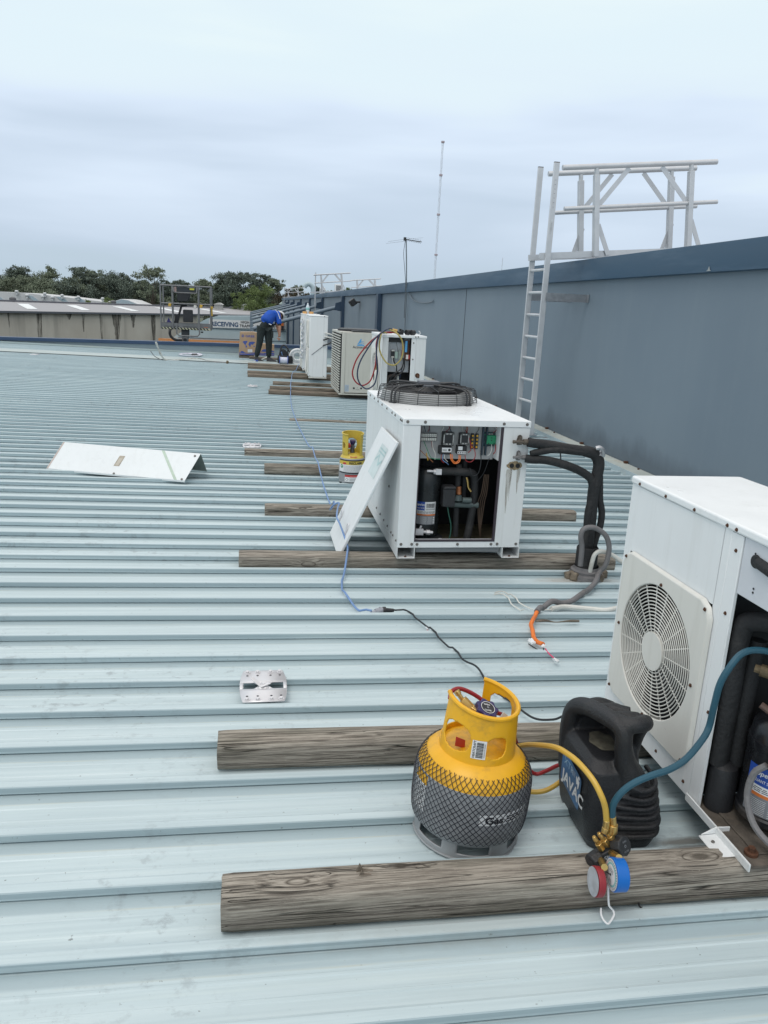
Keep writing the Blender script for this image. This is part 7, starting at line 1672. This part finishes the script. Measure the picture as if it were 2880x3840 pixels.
# near (right) arm hangs straight, far arm reaches down in front
ra = addv((.555, 19.44, 1.10), .062, s3); ra2 = addv((.59, 19.40, .98), .05, ra); rb_ = addv((.60, 19.38, .84), .042, ra2); rc = addv((.60, 19.38, .70), .033, rb_); rh = addv((.595, 19.38, .62), .034, rc)
la = addv((.50, 19.72, 1.10), .06, s3); lb = addv((.54, 19.78, .92), .045, la); lc = addv((.60, 19.78, .72), .033, lb); lh = addv((.62, 19.78, .66), .03, lc)
h1 = addv((.165, 19.34, .84), .085, 0); k1_ = addv((.125, 19.36, .50), .07, h1); a1_ = addv((.045, 19.38, .13), .045, k1_); f1 = addv((.075, 19.36, .06), .045, a1_); t1 = addv((.16, 19.40, .045), .038, f1)
h2 = addv((.325, 19.42, .84), .085, 0); k2_ = addv((.345, 19.38, .47), .07, h2); a2_ = addv((.345, 19.42, .12), .045, k2_); f2 = addv((.36, 19.42, .055), .045, a2_); t2 = addv((.47, 19.44, .045), .038, f2)
body = skin('body', V_, E_, Rr, M_SKIN, man)
body.data.materials.append(M_TROU); body.data.materials.append(M_SHIRT)
for p_ in body.data.polygons:      # what lies under the clothes takes the cloth colour
    c_ = p_.center+mn
    arm = (c_.x > .562 and c_.y < 19.5 and c_.z < .90) or (c_.x > .53 and c_.y > 19.72 and c_.z < .96)
    head = c_.x > .575 and 19.54 < c_.y and c_.z > 1.02
    p_.material_index = 0 if arm or head else 1 if c_.z < .97 else 2
for k, (dx, dy, ln) in enumerate(((-.018, -.012, .045), (-.006, -.018, .055), (.008, -.018, .058), (.02, -.012, .05))):
    b = bm_(); p = Vector((.598+dx, 19.38+dy, .60)); tube(b, [p, p+Vector((-.004, -.002, -ln*.6)), p+Vector((-.014, .004, -ln))], .0095, 7, 3, rf=lambda q: .0105-.003*q); obj('finger', b, M_SKIN, man)
b = bm_(); tube(b, [(.575, 19.37, .625), (.556, 19.36, .60), (.552, 19.36, .575)], .011, 7, 3); obj('thumb', b, M_SKIN, man)
sh = skin('shirt', [(.255, 19.36, .93), (.315, 19.41, 1.04), (.405, 19.475, 1.135), (.50, 19.55, 1.175), (.545, 19.585, 1.17), (.55, 19.45, 1.12), (.585, 19.41, 1.00), (.598, 19.395, .90), (.50, 19.70, 1.11), (.54, 19.76, .98)],
    [(0, 1), (1, 2), (2, 3), (3, 4), (3, 5), (5, 6), (6, 7), (3, 8), (8, 9)], [(.185, .17), (.175, .16), (.165, .145), (.135, .12), .08, .08, .07, .062, .075, .065], M_SHIRT, man)
tr = skin('trousers', [(.25, 19.36, .975), (.165, 19.34, .83), (.145, 19.345, .66), (.13, 19.36, .50), (.085, 19.37, .30), (.052, 19.38, .145), (.325, 19.42, .83), (.338, 19.40, .66), (.347, 19.38, .48), (.348, 19.40, .28), (.348, 19.42, .13)],
    [(0, 1), (1, 2), (2, 3), (3, 4), (4, 5), (0, 6), (6, 7), (7, 8), (8, 9), (9, 10)], [(.17, .155), .128, .102, .086, .075, .066, .118, .104, .088, .076, .066], M_TROU, man)
b = bm_(); box(b, .40, .452, 19.27, 19.30, .60, .76); xf(b.verts, Matrix.Identity(4)); obj('cargo_pocket', b, M_TROU, man, .015)
for (x, y, dx) in ((.055, 19.37, .13), (.35, 19.42, .15)):
    b = bm_(); rbox_loft(b, [(.0, x-.055, x+dx+.05, y-.05, y+.055, .035), (.04, x-.055, x+dx+.045, y-.048, y+.053, .035), (.075, x-.05, x+dx-.02, y-.045, y+.048, .03), (.12, x-.05, x+.05, y-.045, y+.045, .03)]); obj('shoe', b, mat('grey_shoe', (.06, .06, .065), .8, var=.3), man)
b = bm_(); cp = Vector((.625, 19.645, 1.135)); A_ = Euler((math.radians(-25), math.radians(62), math.radians(30))).to_matrix()
lathe(b, [(.092, -.02), (.096, .01), (.088, .05), (.06, .082), (.0, .095)], 24, cp, axis=A_); cap_ = obj('cap', b, mat('white_cap', (.66, .67, .68), .7, var=.2), man)
b = bm_(); lathe(b, [(.094, -.05), (.097, -.018), (.094, -.016), (.09, -.05)], 20, cp, axis=A_); obj('hair', b, mat('dark_hair', (.04, .03, .025), .8), man)
for p, r in (((.66, 19.62, 1.055), .012), ((.685, 19.66, 1.04), .014)):
    b = bm_(); bmesh.ops.create_uvsphere(b, u_segments=8, v_segments=6, radius=r, matrix=Matrix.Translation(p)); obj('nose' if r > .013 else 'ear', b, M_SKIN, man)
b = bm_(); bar(b, (.34, 19.235, .93), (.40, 19.25, .91), .012, .02); obj('belt_tag', b, M_LW, man)
b = bm_(); tube(b, [(.50, 19.42, 1.26), (.56, 19.40, 1.18), (.61, 19.36, 1.05)], .008, 6); obj('shirt_piping', b, M_LW, man)
man.location.z += 0.0
